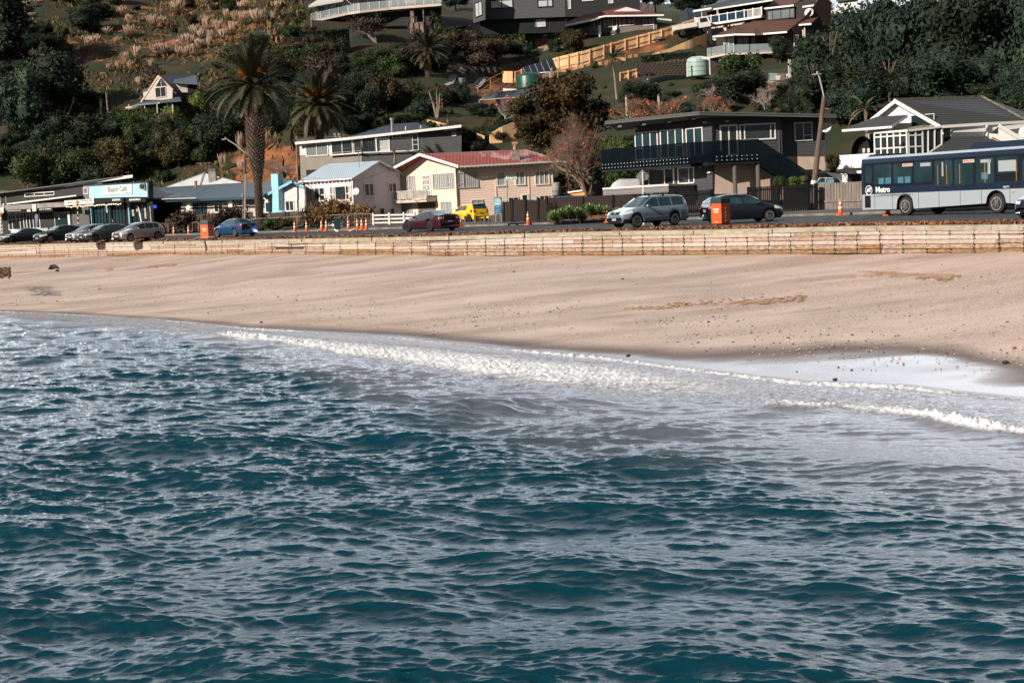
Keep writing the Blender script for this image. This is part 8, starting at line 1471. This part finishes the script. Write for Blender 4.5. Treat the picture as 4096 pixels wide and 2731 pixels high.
for a in (('slender cabbage tree with four spiky heads below the tarpaulins', 1748, 486, ((1745, 345, 30), (1760, 372, 28), (1730, 398, 20), (1712, 355, 18))), ('round-headed single cabbage tree in the middle of the slope', 1543, 455, ((1545, 405, 30),)), ('spiky cabbage tree low in the forest at the far left', 245, 520, ((240, 480, 24), (295, 400, 16), (260, 430, 16))), ('low spiky cabbage tree left of the A-frame house', 400, 470, ((402, 442, 20), (405, 405, 18))), ('cabbage tree with drooping brown skirt above the restaurant roof', 400, 720, ((410, 640, 34),)), ('tall dark fan palm left of the white terrace house', 1182, 150, ((1178, 85, 30),)), ('dark fan palm touching the left corner of the white terrace house', 1247, 130, ((1240, 55, 34),)), ('fan palm right of the stone piers under the terrace house', 1740, 140, ((1735, 70, 44), (1760, 95, 30))), ('tall thin-trunked palm in front of the slate cube house', 2243, 155, ((2238, 12, 38),)), ('spiky plant at the rail left of the solar array', 1790, 500, ((1790, 470, 22),)), ('small bright palm between the long modern house and the cream house', 1576, 640, ((1576, 608, 20),))): cabbage(*a, D=(130 if a[1] == 1576 else None))
def small_palm(lab, px, pb, cx, cy, Lp, D=None, nf=14, brown=.15, m_=None):
  p = onhill(px, pb) if D is None else at(px, pb, D); ppm = F / p.y; T = thing('feather_palm', p, lab, 'palm tree'); c = at(cx, cy, p.y, True) - p; part('trunk', M_pale, T, lambda m: m.tube([p - Vector((0, 0, .3)), p + c * .5, p + c], [.14, .11, .1], 7))
  for i in range(nf): f = (i + .5) / nf; frond(T, c, i * 2.4, R(75 - 95 * f), Lp / ppm * vr.uniform(.85, 1.1), vr.choice(FR['mid']), M_pb if f > 1 - brown else (m_ or M_cab))
small_palm('thin pale-trunked palm left of its twin on the dark left slope', 361, 428, 350, 362, 40); small_palm('thin pale-trunked palm nearest the A-frame house', 433, 455, 424, 370, 40); small_palm('young palm with bright upright fronds over the A-frame roof', 800, 372, 799, 330, 42); small_palm('tall arching palm in front of the long timber fence', 2468, 398, 2450, 235, 70, nf=22, brown=.3)
small_palm('palm with golden fronds at the left of the white tiled house', 3470, 560, 3460, 440, 95, D=120, nf=18, brown=.35)
# ---- pampas grass ----
def pampm(seed):
  r = random.Random(seed); m = MB()
  for i in range(46):
    a = r.uniform(0, 6.28); t = r.uniform(0, .42) ** 1; b = Vector((math.cos(a) * .18 * r.random(), math.sin(a) * .18 * r.random(), 0)); e = b + Vector((math.cos(a) * t, math.sin(a) * t, r.uniform(.72, 1.05))); m.mi = 0; m.tube([b, b.lerp(e, .6)], .007, 3, cap=False); m.mi = 1; q = b.lerp(e, .5); w_ = .026; m.tube([q, q.lerp(e, .35), q.lerp(e, .75), e], [.004, w_, w_ * .8, .002], 4, cap=False)
  me = m.mesh('plume_mesh', [mat('pampas_stalk', (.30, .17, .09), .9), mat('pampas_plume', (.50, .38, .31), .95, (.42, .27, .18), 1.5)]); g = MB()
  for i in range(110): a = r.uniform(0, 6.28); d = Vector((math.cos(a), math.sin(a), 0)); l_ = r.uniform(.25, .5); s = Vector((-d.y, d.x, 0)) * .012; g.poly([-s, s, d * l_ * .5 + Vector((0, 0, l_ * .9)) + s, d * l_ * .5 + Vector((0, 0, l_ * .9)) - s]); g.poly([d * l_ * .5 + Vector((0, 0, l_ * .9)) - s, d * l_ * .5 + Vector((0, 0, l_ * .9)) + s, d * l_ + Vector((0, 0, l_ * .5))])
  return me, g.mesh('tussock_mesh', mat('tussock', (.08, .06, .02), .9, (.17, .10, .035), 2))
PM = [pampm(i) for i in range(4)]
pl_ = [(o + x / 3.136, a / 3.136, b / 3.136, w_ / 3.136) for o, lst in ((0, [(330, 0, 140, 110), (480, -10, 60, 120), (640, -20, 40, 100), (400, 170, 240, 90), (1535, 90, 200, 110), (1625, 200, 350, 110), (1610, 350, 500, 150), (1350, 370, 470, 120), (1190, 470, 620, 160), (1110, 480, 600, 120), (1030, 480, 660, 90), (1930, 210, 370, 170), (2050, 230, 350, 90), (1470, 470, 580, 90), (1710, 590, 760, 120), (1960, 580, 720, 130), (2040, 560, 710, 110), (2110, 590, 690, 70), (1510, 780, 910, 120), (1580, 680, 830, 90), (1640, 770, 900, 90), (1910, 765, 880, 80), (1370, 830, 930, 60), (1750, 990, 1120, 90), (690, 700, 800, 70), (545, 690, 740, 50), (1295, 920, 975, 70)]), (600, [(350, 10, 190, 180), (1160, 20, 150, 130), (1600, 20, 130, 100), (1670, -20, 60, 60), (970, 140, 290, 80), (1070, 150, 300, 100), (1180, 160, 340, 130), (1350, 150, 340, 200), (1310, 160, 300, 110), (1550, 150, 290, 60), (710, 220, 420, 110), (860, 260, 460, 120), (580, 340, 500, 160), (640, 380, 520, 90), (920, 370, 520, 110), (1040, 290, 460, 120), (430, 470, 640, 140), (500, 450, 620, 120), (620, 510, 650, 140), (760, 400, 600, 90), (740, 480, 620, 70), (370, 600, 740, 100), (450, 600, 750, 100), (530, 580, 740, 90), (350, 520, 620, 90), (10, 770, 870, 60), (120, 560, 720, 110)])) for x, a, b, w_ in lst] + [(892, 620, 690, 34), (965, 545, 640, 30), (970, 640, 700, 36), (1065, 520, 600, 40)]
def pcells(px, py): return ('far left top of the slope' if px < 250 else 'left part of the slope' if px < 600 else 'middle of the slope' if px < 860 else 'slope between the palms and the white terrace house') if py < 270 else ('bank behind the white roofed house' if py > 480 else 'slope above the A-frame house')
for i, (px, a, b, w_) in enumerate(pl_):
  p = onhill(px, b); ppm = F / p.y; h = (b - a) / ppm * 1.08; where = pcells(px, a); T = thing('pampas_grass', p, 'tall pale feathery pampas clump on the ' + where, 'pampas grass', 'pampas clumps on the ' + where, vr.uniform(0, 6)); k = i % 4; o = mobj('plumes', PM[k][0], None, T); o.scale = (w_ / ppm * 1.15, w_ / ppm * 1.15, h); g = mobj('tussock', PM[k][1], None, T); g.scale = (w_ / ppm * 1.1, w_ / ppm * 1.1, h * .75)
# ---- named trees and shrubs ----
NT = [('broad dark evergreen with silvery leaf tips at the left edge above the restaurant', 110, 255, 560, 230, 'dense', L_teal), ('tall dark conifer mass at the top left corner', 40, -60, 300, 230, 'column', L_dark), ('big dark tree filling the slope left of the twin palms', 240, 180, 470, 230, 'dense', L_dark), ('dark bushy tree below the twin pale-trunked palms', 330, 430, 640, 220, 'dense', L_dark), ('yellow-green leafed tree above the long sloping restaurant roof', 170, 560, 770, 200, 'dense', L_mid), ('glossy green tree right of the restaurant roof', 330, 590, 740, 170, 'dense', L_mid), ('large olive and green tree left of the white roofed house', 470, 520, 740, 190, 'dense', L_olive), ('bright lime-leaved shrub below the right side of the A-frame', 805, 360, 470, 90, 'bush', L_lime), ('lime-speckled shrub under the A-frame window', 700, 415, 500, 110, 'bush', L_lime), ('pale grey flowering shrub left of the lime-speckled one', 652, 455, 520, 60, 'bush', L_grey), ('dark green tree left of the tall palm trunk', 880, 440, 620, 200, 'dense', L_dark), ('olive brown tree over the white roofed house', 720, 500, 690, 170, 'dense', L_olive), ('green bush behind the lamp arm', 830, 500, 640, 130, 'bush', L_mid), ('round dark tree in front of the long modern house', 1780, 500, 610, 200, 'dense', L_teal), ('low dark shrub right of the round dark tree', 1890, 550, 620, 130, 'bush', L_dark), ('huge rusty brown layered tree beside the cream house roof', 2300, 270, 700, 420, 'layer', L_brown), ('smaller rusty brown layered tree in front of the solar array', 2170, 360, 620, 260, 'layer', L_brown), ('glossy green tree behind the glass balcony', 2480, 520, 790, 210, 'dense', L_mid), ('dark tree between the coral trees and the garage', 2330, 560, 800, 200, 'layer', L_dark), ('orange-fruited citrus tree by the red roofed house', 2292, 110, 215, 100, 'dense', L_olive), ('round dark shrub left of the citrus tree', 2218, 150, 215, 60, 'bush', L_dark), ('dark purple-brown tree on the lawn', 1945, 150, 280, 170, 'dense', L_twig), ('red-flowered camellia shrub left of the green panel', 2080, 150, 235, 90, 'dense', L_dark), ('pink-flowered shrub between the purple tree and the camellia', 2005, 150, 240, 90, 'dense', L_dark), ('large dark-leaved tree right of the third palm', 1860, 110, 240, 150, 'dense', L_twig), ('white-flowered dark camellia above the coral trees', 2560, 315, 430, 170, 'dense', L_dark), ('small dark tree with forked pale trunk below the brown shingle roof', 3120, 130, 250, 100, 'dense', L_dark), ('ivy-like green mass under the deck of the brown house', 2960, 205, 330, 180, 'bush', L_mid), ('dark hedge mass right of the pale tank', 2950, 270, 420, 240, 'dense', L_dark)]
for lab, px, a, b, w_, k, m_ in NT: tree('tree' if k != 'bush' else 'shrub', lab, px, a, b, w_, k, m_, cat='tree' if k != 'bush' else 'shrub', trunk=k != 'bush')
for px_, a_, b_, w2, D_ in ((2745, -70, 45, 150, 250), (2840, -60, 30, 120, 250), (3880, -60, 120, 220, 190), (3980, -70, 160, 220, 188)): tree('tree', 'dark tree against the sky on the hilltop %s' % {2745: 'left of the navy shade sail', 2840: 'behind the white balcony roof', 3880: 'above the tiled ridge end', 3980: 'near the top right corner'}[px_], px_, a_, b_, w2, 'dense', L_teal, D=D_)
# great dark trees at the right
for i, (px, a, b, w_, D) in enumerate([(3330, 60, 460, 280, 165), (3480, -60, 380, 330, 172), (3650, -90, 400, 360, 170), (3840, -100, 390, 360, 166), (4030, -110, 400, 340, 168), (4180, -90, 420, 300, 160), (3560, 200, 440, 260, 150), (3740, 190, 430, 280, 148), (3920, 210, 420, 260, 150), (3260, 220, 460, 220, 150), (4090, 220, 480, 220, 146), (3400, 330, 520, 220, 140), (3180, 380, 480, 130, 146)]):
  tree('evergreen_tree', 'large dark evergreen above the white tiled house, ' + ['upper left end', 'second in the top row', 'third in the top row', 'fourth in the top row', 'fifth in the top row', 'right end of the top row', 'left of the middle row', 'centre of the middle row', 'right of the middle row', 'lower left, behind the lamp head', 'lower right corner', 'lowest, left of the gable', 'lowest left, at the bare bank'][i], px, a, b, w_, 'dense', L_teal if i % 3 else L_dark, D=D)
# hedges
def hedge(lab, pts, m_, seed):
  r = random.Random(seed); P = [(onhill(a, c), (c - b)) for a, b, c in pts]; T = thing('hedge', P[0][0], lab, 'hedge'); m = MB()
  for (p, h), (q, g) in zip(P, P[1:]):
    n = int((q - p).length * 170)
    for i in range(n):
      t = r.random(); c0 = p.lerp(q, t); H = (h + (g - h) * t) / F * c0.y; side_ = r.random() < .6; c = c0 + Vector((0, -.5 + r.uniform(-.12, .1), H * r.random())) if side_ else c0 + Vector((0, r.uniform(-.5, .6), H + r.uniform(-.1, .1))); a = Vector((r.gauss(0, 1), r.gauss(0, 1), r.gauss(0, 1))).normalized() * .16; b = Vector((r.gauss(0, 1), r.gauss(0, 1), r.gauss(0, 1))).normalized() * .1; m.poly([c - a, c - b, c + a, c + b])
    H = h / F * p.y; G_ = g / F * q.y; m.prism([p + Vector((0, -.4, -.5)), q + Vector((0, -.4, -.5)), q + Vector((0, -.4, G_ * .95)), p + Vector((0, -.4, H * .95))], (0, 1.0, 0))
  m.build('foliage', m_, T); return T
hedge('long clipped hedge below the slate cube house', [(1935, 130, 155), (2040, 122, 160), (2085, 108, 165), (2140, 84, 165), (2200, 60, 150), (2240, 58, 100)], L_mid, 1); hedge('dark clipped hedge in front of the black building', [(2200, 64, 110), (2290, 55, 95), (2370, 50, 78)], L_dark, 2); hedge('clipped hedge step left of the slate cube house', [(1740, 127, 150), (1800, 118, 150), (1870, 112, 140)], L_mid, 3); hedge('low hedge above the lawn left of the purple tree', [(1780, 152, 185), (1830, 148, 185)], L_mid, 4); hedge('big square dark hedge under the white terrace house', [(1205, 135, 215), (1300, 130, 215), (1400, 128, 210)], L_dark, 5); hedge('clipped green hedge along the terrace below the A-frame', [(440, 455, 500), (560, 448, 505), (640, 440, 500)], L_mid, 6); hedge('dark hedge on top of the crib wall', [(2565, 238, 258), (2660, 222, 248), (2780, 214, 240)], L_dark, 7)
# bare and flowering trees
M_cf = mat('coral_flower', (.42, .10, .025), .7, (.30, .06, .02), 5); M_rf = mat('pink_flower', (.6, .12, .12), .7); M_wf = mat('pale_flower', (.6, .5, .42), .7)
bare('coral_tree', 'large bare coral tree with orange-red flowers right of the cream house', 2350, 450, 800, 330, M_twb if 0 else mat('twig_brown', (.17, .11, .085), .9, (.26, .18, .14), 3), 3, D=118, dep=7, flowers=60, fm=M_cf, stems=4, spread=.55)
for k, (px, a, b, w_, D, lab) in enumerate(((2500, 385, 500, 200, 127, 'left'), (2680, 385, 490, 220, 129, 'middle'), (2840, 380, 470, 180, 131, 'right'))): bare('coral_tree', 'tangled coral tree with orange flowers over the charcoal house roof, %s of three' % lab, px, a, b, w_, MATS['twig_brown'], 20 + k, D=D, dep=7, flowers=60, fm=M_cf, stems=4, spread=.6)
bare('bare_tree', 'pale bare flat-topped tree under the white terrace house', 1505, 62, 170, 160, mat('silver_bark', (.30, .24, .22), .9), 7, dep=6, stems=4, spread=.45, leaves=2500, lm=L_twig, flat=.4)
bare('bare_tree', 'leafless pale tree with pink buds in front of the solar array', 2020, 375, 500, 110, MATS['silver_bark'], 9, dep=6, stems=2, spread=.45, flowers=14, fm=M_rf)
for k, (px, a, b, w_, lab) in enumerate(((2850, 330, 420, 190, 'gnarled leafless grey branches sprawling above the charcoal house'), (3060, 350, 450, 110, 'twisted bare pale branches right of the grey sprawling tree'), (110, 640, 770, 90, 'pale bare branches in the dark bush above the restaurant roof'), (20, 480, 560, 60, 'pale bent bare branch at the left edge'), (2590, 0, 60, 90, 'thin leafless tree behind the red roofed house'), (620, 260, 340, 110, 'fine grey leafless shrub beside the A-frame gable'), (720, 390, 470, 160, 'rusty brown leafless shrub under the A-frame windows'), (1130, 640, 720, 130, 'tangle of dry roots and twigs behind the blue chimney'))): bare('bare_tree' if k != 6 else 'bare_shrub', lab, px, a, b, w_, MATS['silver_bark'] if k != 6 else MATS['twig_brown'], 40 + k, dep=6, stems=3, spread=.6, leaves=900 if k in (6, 5) else 0, lm=L_twig)
bare('garden_shrub', 'twiggy brown-leaved frangipani-like shrub before the white cottage', 1370, 800, 898, 190, MATS['twig_brown'], 61, D=117.2, dep=6, stems=4, spread=.55, leaves=2200, lm=mat('leaf_autumn', (.22, .11, .03), .8, (.10, .06, .02), 2), cat='shrub', flat=.5)
bare('garden_shrub', 'low dark tangled shrub left of the frangipani-like shrub', 1270, 812, 900, 120, MATS['twig_brown'], 62, D=117, dep=6, stems=4, spread=.6, leaves=2000, lm=L_twig, cat='shrub'); bare('garden_shrub', 'spindly orange-leaved shrub against the white cottage side wall', 1455, 820, 900, 90, MATS['twig_brown'], 63, D=117.4, dep=5, stems=3, spread=.55, leaves=500, lm=MATS['leaf_autumn'], cat='shrub')
bare('garden_shrub', 'brown scrubby bush behind the blue sedan and lamp pole', 930, 835, 915, 160, MATS['twig_brown'], 64, D=119.9, dep=6, stems=5, spread=.6, leaves=2400, lm=L_twig, cat='shrub'); bare('garden_shrub', 'dry dark scrub left of the orange bin fence', 760, 850, 920, 170, MATS['twig_brown'], 65, D=120.4, dep=6, stems=5, spread=.6, leaves=2400, lm=L_twig, cat='shrub')
for k, (px, a, b, w_, D, m_, lab) in enumerate(((1085, 868, 915, 110, 117.6, L_mid, 'low green tussock at the foot of the tall palm'), (1150, 872, 912, 90, 117.4, L_olive, 'low olive shrub left of the rusty gates'), (2215, 800, 868, 50, 98.6, L_olive, 'thin reddish bush at the corner of the brown fence'), (3120, 700, 745, 60, 99, L_mid, 'green shrub at the foot of the charcoal stair'), (3190, 700, 745, 80, 99, L_lime, 'pale-edged leafy shrub between the stair and the leaning pole'), (3330, 610, 680, 70, 108, L_olive, 'orange-flecked shrub left of the white balcony wall'), (3080, 388, 455, 120, 150, L_olive, 'orange-brown shrub on the bank left of the lamp head'))): tree('shrub', lab, px, a, b, w_, 'bush', m_, D=D, cat='shrub', trunk=False)
# flower and fruit dots on the shrubs
def dots(lab, px, py, rx, ry, n, m_, seed, sz=.12, par=None):
  r = random.Random(seed); T = next(o for o in C.objects if o.get('label') == par); f = MB()
  for _ in range(n): a = onhill(px, py + ry); q = at(px + r.gauss(0, rx * .5), py + r.gauss(0, ry * .5), a.y - r.uniform(.3, 1.3) - rx / F * a.y * .6, True); f.ball(q, sz * r.uniform(.6, 1.2), n=5)
  o = f.build('flowers', m_, None); o.parent = T; o.matrix_parent_inverse = (Matrix.Translation(T.location) @ Matrix.Rotation(T.rotation_euler.z, 4, 'Z')).inverted()
dots('', 2292, 160, 45, 35, 90, mat('orange_fruit', (.75, .22, .01), .5), 1, .1, 'orange-fruited citrus tree by the red roofed house'); dots('', 2080, 185, 36, 30, 26, M_cf, 2, .14, 'red-flowered camellia shrub left of the green panel'); dots('', 2000, 175, 30, 14, 22, M_rf, 3, .13, 'pink-flowered shrub between the purple tree and the camellia'); dots('', 2560, 350, 70, 40, 14, M_wf, 4, .12, 'white-flowered dark camellia above the coral trees')
# agaves
def agm(seed):
  r = random.Random(seed); m = MB()
  for i in range(26):
    a = i * 2.4; el = R(80 - 70 * i / 26); d = Vector((math.cos(a) * math.cos(el), math.sin(a) * math.cos(el), math.sin(el))); s = Vector((-math.sin(a), math.cos(a), 0)) * .075; t = d * .32; e = d * .62; u = Vector((0, 0, .02)); m.add([-s * .5, s * .5, t + s, e, t - s, t - u], [(0, 5, 4), (0, 1, 5), (1, 2, 5), (5, 2, 3), (5, 3, 4)])
  return m.mesh('rosette', mat('agave_leaf', (.14, .22, .07), .5, (.24, .32, .11), 3, rnd=.15))
AG = [agm(i) for i in range(3)]
for i in range(34):
  g = 0 if i < 13 else (1 if i < 24 else 2); px = (2205 + (i * 11.3) % 128) if g == 0 else ((2345 + (i * 9.7) % 98) if g == 1 else 2450 + (i * 7.9) % 60); top = interp(px, [2200, 2260, 2300, 2340, 2352, 2370, 2440, 2500], [850, 825, 822, 835, 815, 812, 832, 842]); py = top + 22 + (i % 3) * 11
  a = gp(px, 878 - (px - 2200) * .03 - (i % 3) * 3, RZ + .25); where = ['left clump beside the thin reddish bush', 'middle clump before the brown fence', 'right clump at the nose of the silver blue wagon'][g]; T = thing('agave_plant', Vector((a.x, 95.5 + (i % 3) * .5, RZ + .25)), 'spiky pale green agave in the ' + where, 'agave', 'agaves in the ' + where); c = at(px, py, 95.5 + (i % 3) * .5 if 0 else (95.5 + (i % 3) * .5) / kd(px)); T.location = (c.x, c.y, c.z - .15); o = mobj('leaves', AG[i % 3], None, T); s = vr.uniform(.85, 1.15); o.scale = (s, s, s); st = mobj('stem', TR[0], None, T); st.scale = (.4, .4, .3); st.location = (0, 0, -.35)
bed = MB(); bed.prism([at(2190, 880, 97.4), at(2575, 868, 95.8), at(2575, 855, 95.8), at(2190, 868, 97.4)], (0, 1.2, 0)); T = tag(bed.build('garden_bed', M_soil, loc=at(2190, 880, 97.4)), 'raised earth bed holding the agaves before the brown fence', 'garden bed')
# ---- random hillside bushes ----
EX = [(500, 290, 800, 450), (1225, -50, 1780, 130), (1885, -60, 2260, 140), (2200, 20, 2660, 215), (2690, 0, 2830, 200), (2780, -40, 3310, 310), (2040, 225, 2250, 400), (1900, 340, 2180, 410), (2060, 70, 2790, 330), (2740, 225, 2850, 310), (1620, 90, 1800, 330), (1780, 200, 2250, 310), (1770, 290, 1970, 480), (940, 490, 1200, 720), (1700, 470, 1960, 600), (1940, 440, 2160, 590), (1150, 480, 1850, 760), (1530, 370, 1600, 460), (1700, 320, 1770, 490), (330, 330, 450, 460), (2440, 190, 2480, 400), (1400, 60, 1600, 170)]
REG = [('dark forest at the left edge of the hill', -150, 560, 60, 760, 170, (L_dark, L_dark, L_teal, L_dark, L_mid), 60, 130), ('pampas slope at the top left', 120, 1250, 0, 300, 150, (L_mid, L_olive, L_dark, L_olive), 28, 60), ('wooded slope below the A-frame house', 430, 1000, 440, 740, 100, (L_dark, L_olive, L_mid, L_dark), 50, 100), ('slope between the palms', 900, 1760, 150, 560, 290, (L_dark, L_teal, L_dark, L_twig, L_mid, L_olive), 75, 150), ('slope around the solar panels', 1560, 2200, 380, 620, 150, (L_dark, L_mid, L_olive, L_teal), 40, 85), ('grassy slope below the timber fences', 2200, 2900, 200, 400, 60, (L_mid, L_olive), 16, 34), ('wooded slope behind the charcoal house', 2380, 3300, 330, 520, 70, (L_dark, L_dark, L_mid, L_teal), 50, 100), ('dark wood at the right', 3200, 4300, 150, 520, 50, (L_dark, L_teal), 80, 150), ('top of the hill behind the houses', 1750, 3400, -70, 60, 42, (L_dark, L_teal, L_dark), 60, 110)]
LM = [(110, 400, 'the silver-tipped evergreen'), (30, 600, 'the pale bent branch'), (355, 380, 'the twin thin palms'), (620, 360, 'the A-frame house'), (250, 700, 'the restaurant roof'), (470, 720, 'the cafe parapet'), (820, 700, 'the white hipped roof'), (800, 330, 'the young bright palm'), (1012, 300, 'the tallest palm crown'), (400, 640, 'the brown-skirted cabbage tree'), (700, 150, 'the main pampas band'), (420, 130, 'the upper left pampas clumps'), (1050, 80, 'the top pampas clumps'), (1180, 85, 'the dark fan palm'), (150, 60, 'the pampas at the top corner'), (1275, 420, 'the second large palm'), (1505, 110, 'the flat-topped bare tree'), (1400, 20, 'the white terrace house'), (1543, 410, 'the round-headed cabbage tree'), (1750, 400, 'the four-headed cabbage tree'), (1708, 200, 'the third palm'), (1570, 500, 'the galvanised flue'), (1880, 380, 'the tarpaulins'), (2040, 380, 'the flat solar array'), (2119, 330, 'the green tank'), (2020, 440, 'the pale leafless tree'), (1900, 540, 'the pale paling fence'), (2060, 30, 'the slate cube house'), (2380, 30, 'the black building'), (2500, 60, 'the red roofed house'), (2460, 240, 'the tall arching palm'), (2640, 270, 'the crib wall'), (2793, 270, 'the pale water tank'), (2760, 140, 'the tipper truck'), (2850, 370, 'the sprawling bare branches'), (3000, 60, 'the brown shingle house'), (3140, 300, 'the white planters'), (3270, 330, 'the lamp head'), (3570, 400, 'the white gable'), (3850, 380, 'the tiled ridge'), (3460, 480, 'the golden-fronded palm'), (2560, 360, 'the white-flowered camellia'), (3050, 430, 'the twisted pale branches'), (4050, 300, 'the right edge')]
br = random.Random(99); cnt = 0
for lab, x0, x1, y0, y1, n, ms, w0, w1 in REG:
  for i in range(int(n * .68)):
    px, py = br.uniform(x0, x1), br.uniform(y0, y1); w_ = br.uniform(w0, w1) * 1.12;
    if lab.startswith('pampas') and br.random() < .35: w_ *= 1.6
    h = w_ * br.uniform(.55, .95); k = br.choice(('bush', 'dense')); m_ = br.choice(ms)
    if not lab.startswith(('pampas', 'grassy', 'top')) and any(px + w_ * .4 > a and px - w_ * .4 < c and py - h * .9 < d and py > d - 10 for a, b, c, d in EX): continue
    fy = interp(px, [2060, 2215, 2500, 2645, 2778], [330, 290, 200, 165, 120])
    if 2030 < px + w_ * .4 and px < 2800 and py > fy - 45 and py - h < fy + 4: continue
    if any(abs(px - q[0]) < (q[3] + w_) * (.34 if lab.startswith('pampas') else .5) and q[1] - 10 < py - h * .4 < q[2] + h * .6 + 12 for q in pl_): continue
    if lab.startswith('grassy') and any(px + w_ * .4 > a and px - w_ * .4 < c and py - h * .9 < d and py > b for a, b, c, d in ((2690, 60, 2900, 200), (2040, 225, 2260, 400), (2580, 130, 2860, 310), (2430, 190, 2500, 400))): continue
    lm = min(LM, key=lambda q: ((q[0] - px) / 1.2) ** 2 + (q[1] - py + h / 2) ** 2); dx_, dy_ = px - lm[0], py - h / 2 - lm[1]; far = 'well ' if math.hypot(dx_, dy_) > 110 else 'just '
    rel = far + (('left of' if dx_ < 0 else 'right of') if abs(dx_) > abs(dy_) * 1.3 else ('above' if dy_ < 0 else 'below') if abs(dy_) > abs(dx_) * 1.3 else ('above and ' if dy_ < 0 else 'below and ') + ('left of' if dx_ < 0 else 'right of'))
    sz_ = 'small ' if w_ < w0 + (w1 - w0) * .33 else ('large ' if w_ > w0 + (w1 - w0) * .67 else ''); T_l = '%s%s %s %s' % (sz_, {L_dark: 'dark green', L_teal: 'blue green', L_mid: 'leafy green', L_olive: 'olive brown', L_twig: 'purple brown'}[m_], 'shrub' if k == 'bush' and not lab.startswith('top') else 'tree', rel) + ' ' + lm[2]
    if lab.startswith('top'): T = tree('tree', T_l, px, py - 60, py + 30, w_, 'dense', m_, D=238, group='trees at the ' + lab)
    else: T = tree('shrub' if k == 'bush' else 'tree', T_l, px, py - h, py, w_, k, m_, group='shrubs and trees of the ' + lab, cat='shrub' if k == 'bush' else 'tree', trunk=k != 'bush')
    cnt += 1
# ---- rough grass, ferns and litter that cover the hillside ----
gm = MB(); gr = random.Random(5);
for i in range(90000):
  px = gr.uniform(-150, 4200) if i < 75000 else gr.uniform(200, 1300); lo = interp(px, [0, 1000, 2000, 3000, 4100], [740, 720, 640, 520, 480]);
  Y = gr.uniform(128, 235) * kd(px); x = (px - CX) / F * Y; z = hz(x, Y); pyy = pyof(x, Y, z)
  lush = vn(x * .12, Y * .12); gm.mi = (0 if lush > .5 else 1) if gr.random() < .75 else gr.randint(0, 3)
  if 250 < px < 1250 and pyy < 260 and gm.mi != 0 and gr.random() < .6: gm.mi = 3
  if (2200 < px < 2750 and 150 < pyy < 340) or (1780 < px < 2250 and 195 < pyy < 285): gm.mi = 0
  if 950 < px < 1500 and pyy > 540: gm.mi = 3 if gr.random() < .8 else 1
  if 950 < px < 1500 and pyy > 540 and gr.random() < .75: continue
  s = gr.uniform(.08, .27)
  if 1150 < px < 1900 and gr.random() < .5: gm.mi = 2; s *= 2
  if i >= 75000: gm.mi = 3 if gr.random() < .6 else gm.mi; s *= 1.7; a = Vector((gr.gauss(0, 1), gr.gauss(0, 1), 0)).normalized() * s * .35; b = Vector((gr.gauss(0, .3), gr.gauss(0, .3), 1)) * s * 1.2; c = Vector((x, Y, z)); gm.poly([c - a, c + a, c + a * .4 + b, c - a * .6 + b * .8])
tag(gm.build('undergrowth', [mat('grass_green', (.05, .075, .014), .9, (.03, .05, .012), 1), mat('grass_olive', (.055, .045, .015), .9), mat('fern_dark', (.015, .03, .01), .9), mat('dry_grass', (.17, .10, .035), .9)]), 'rough grass and low ferns covering the hillside between the shrubs', 'undergrowth', kind='stuff')
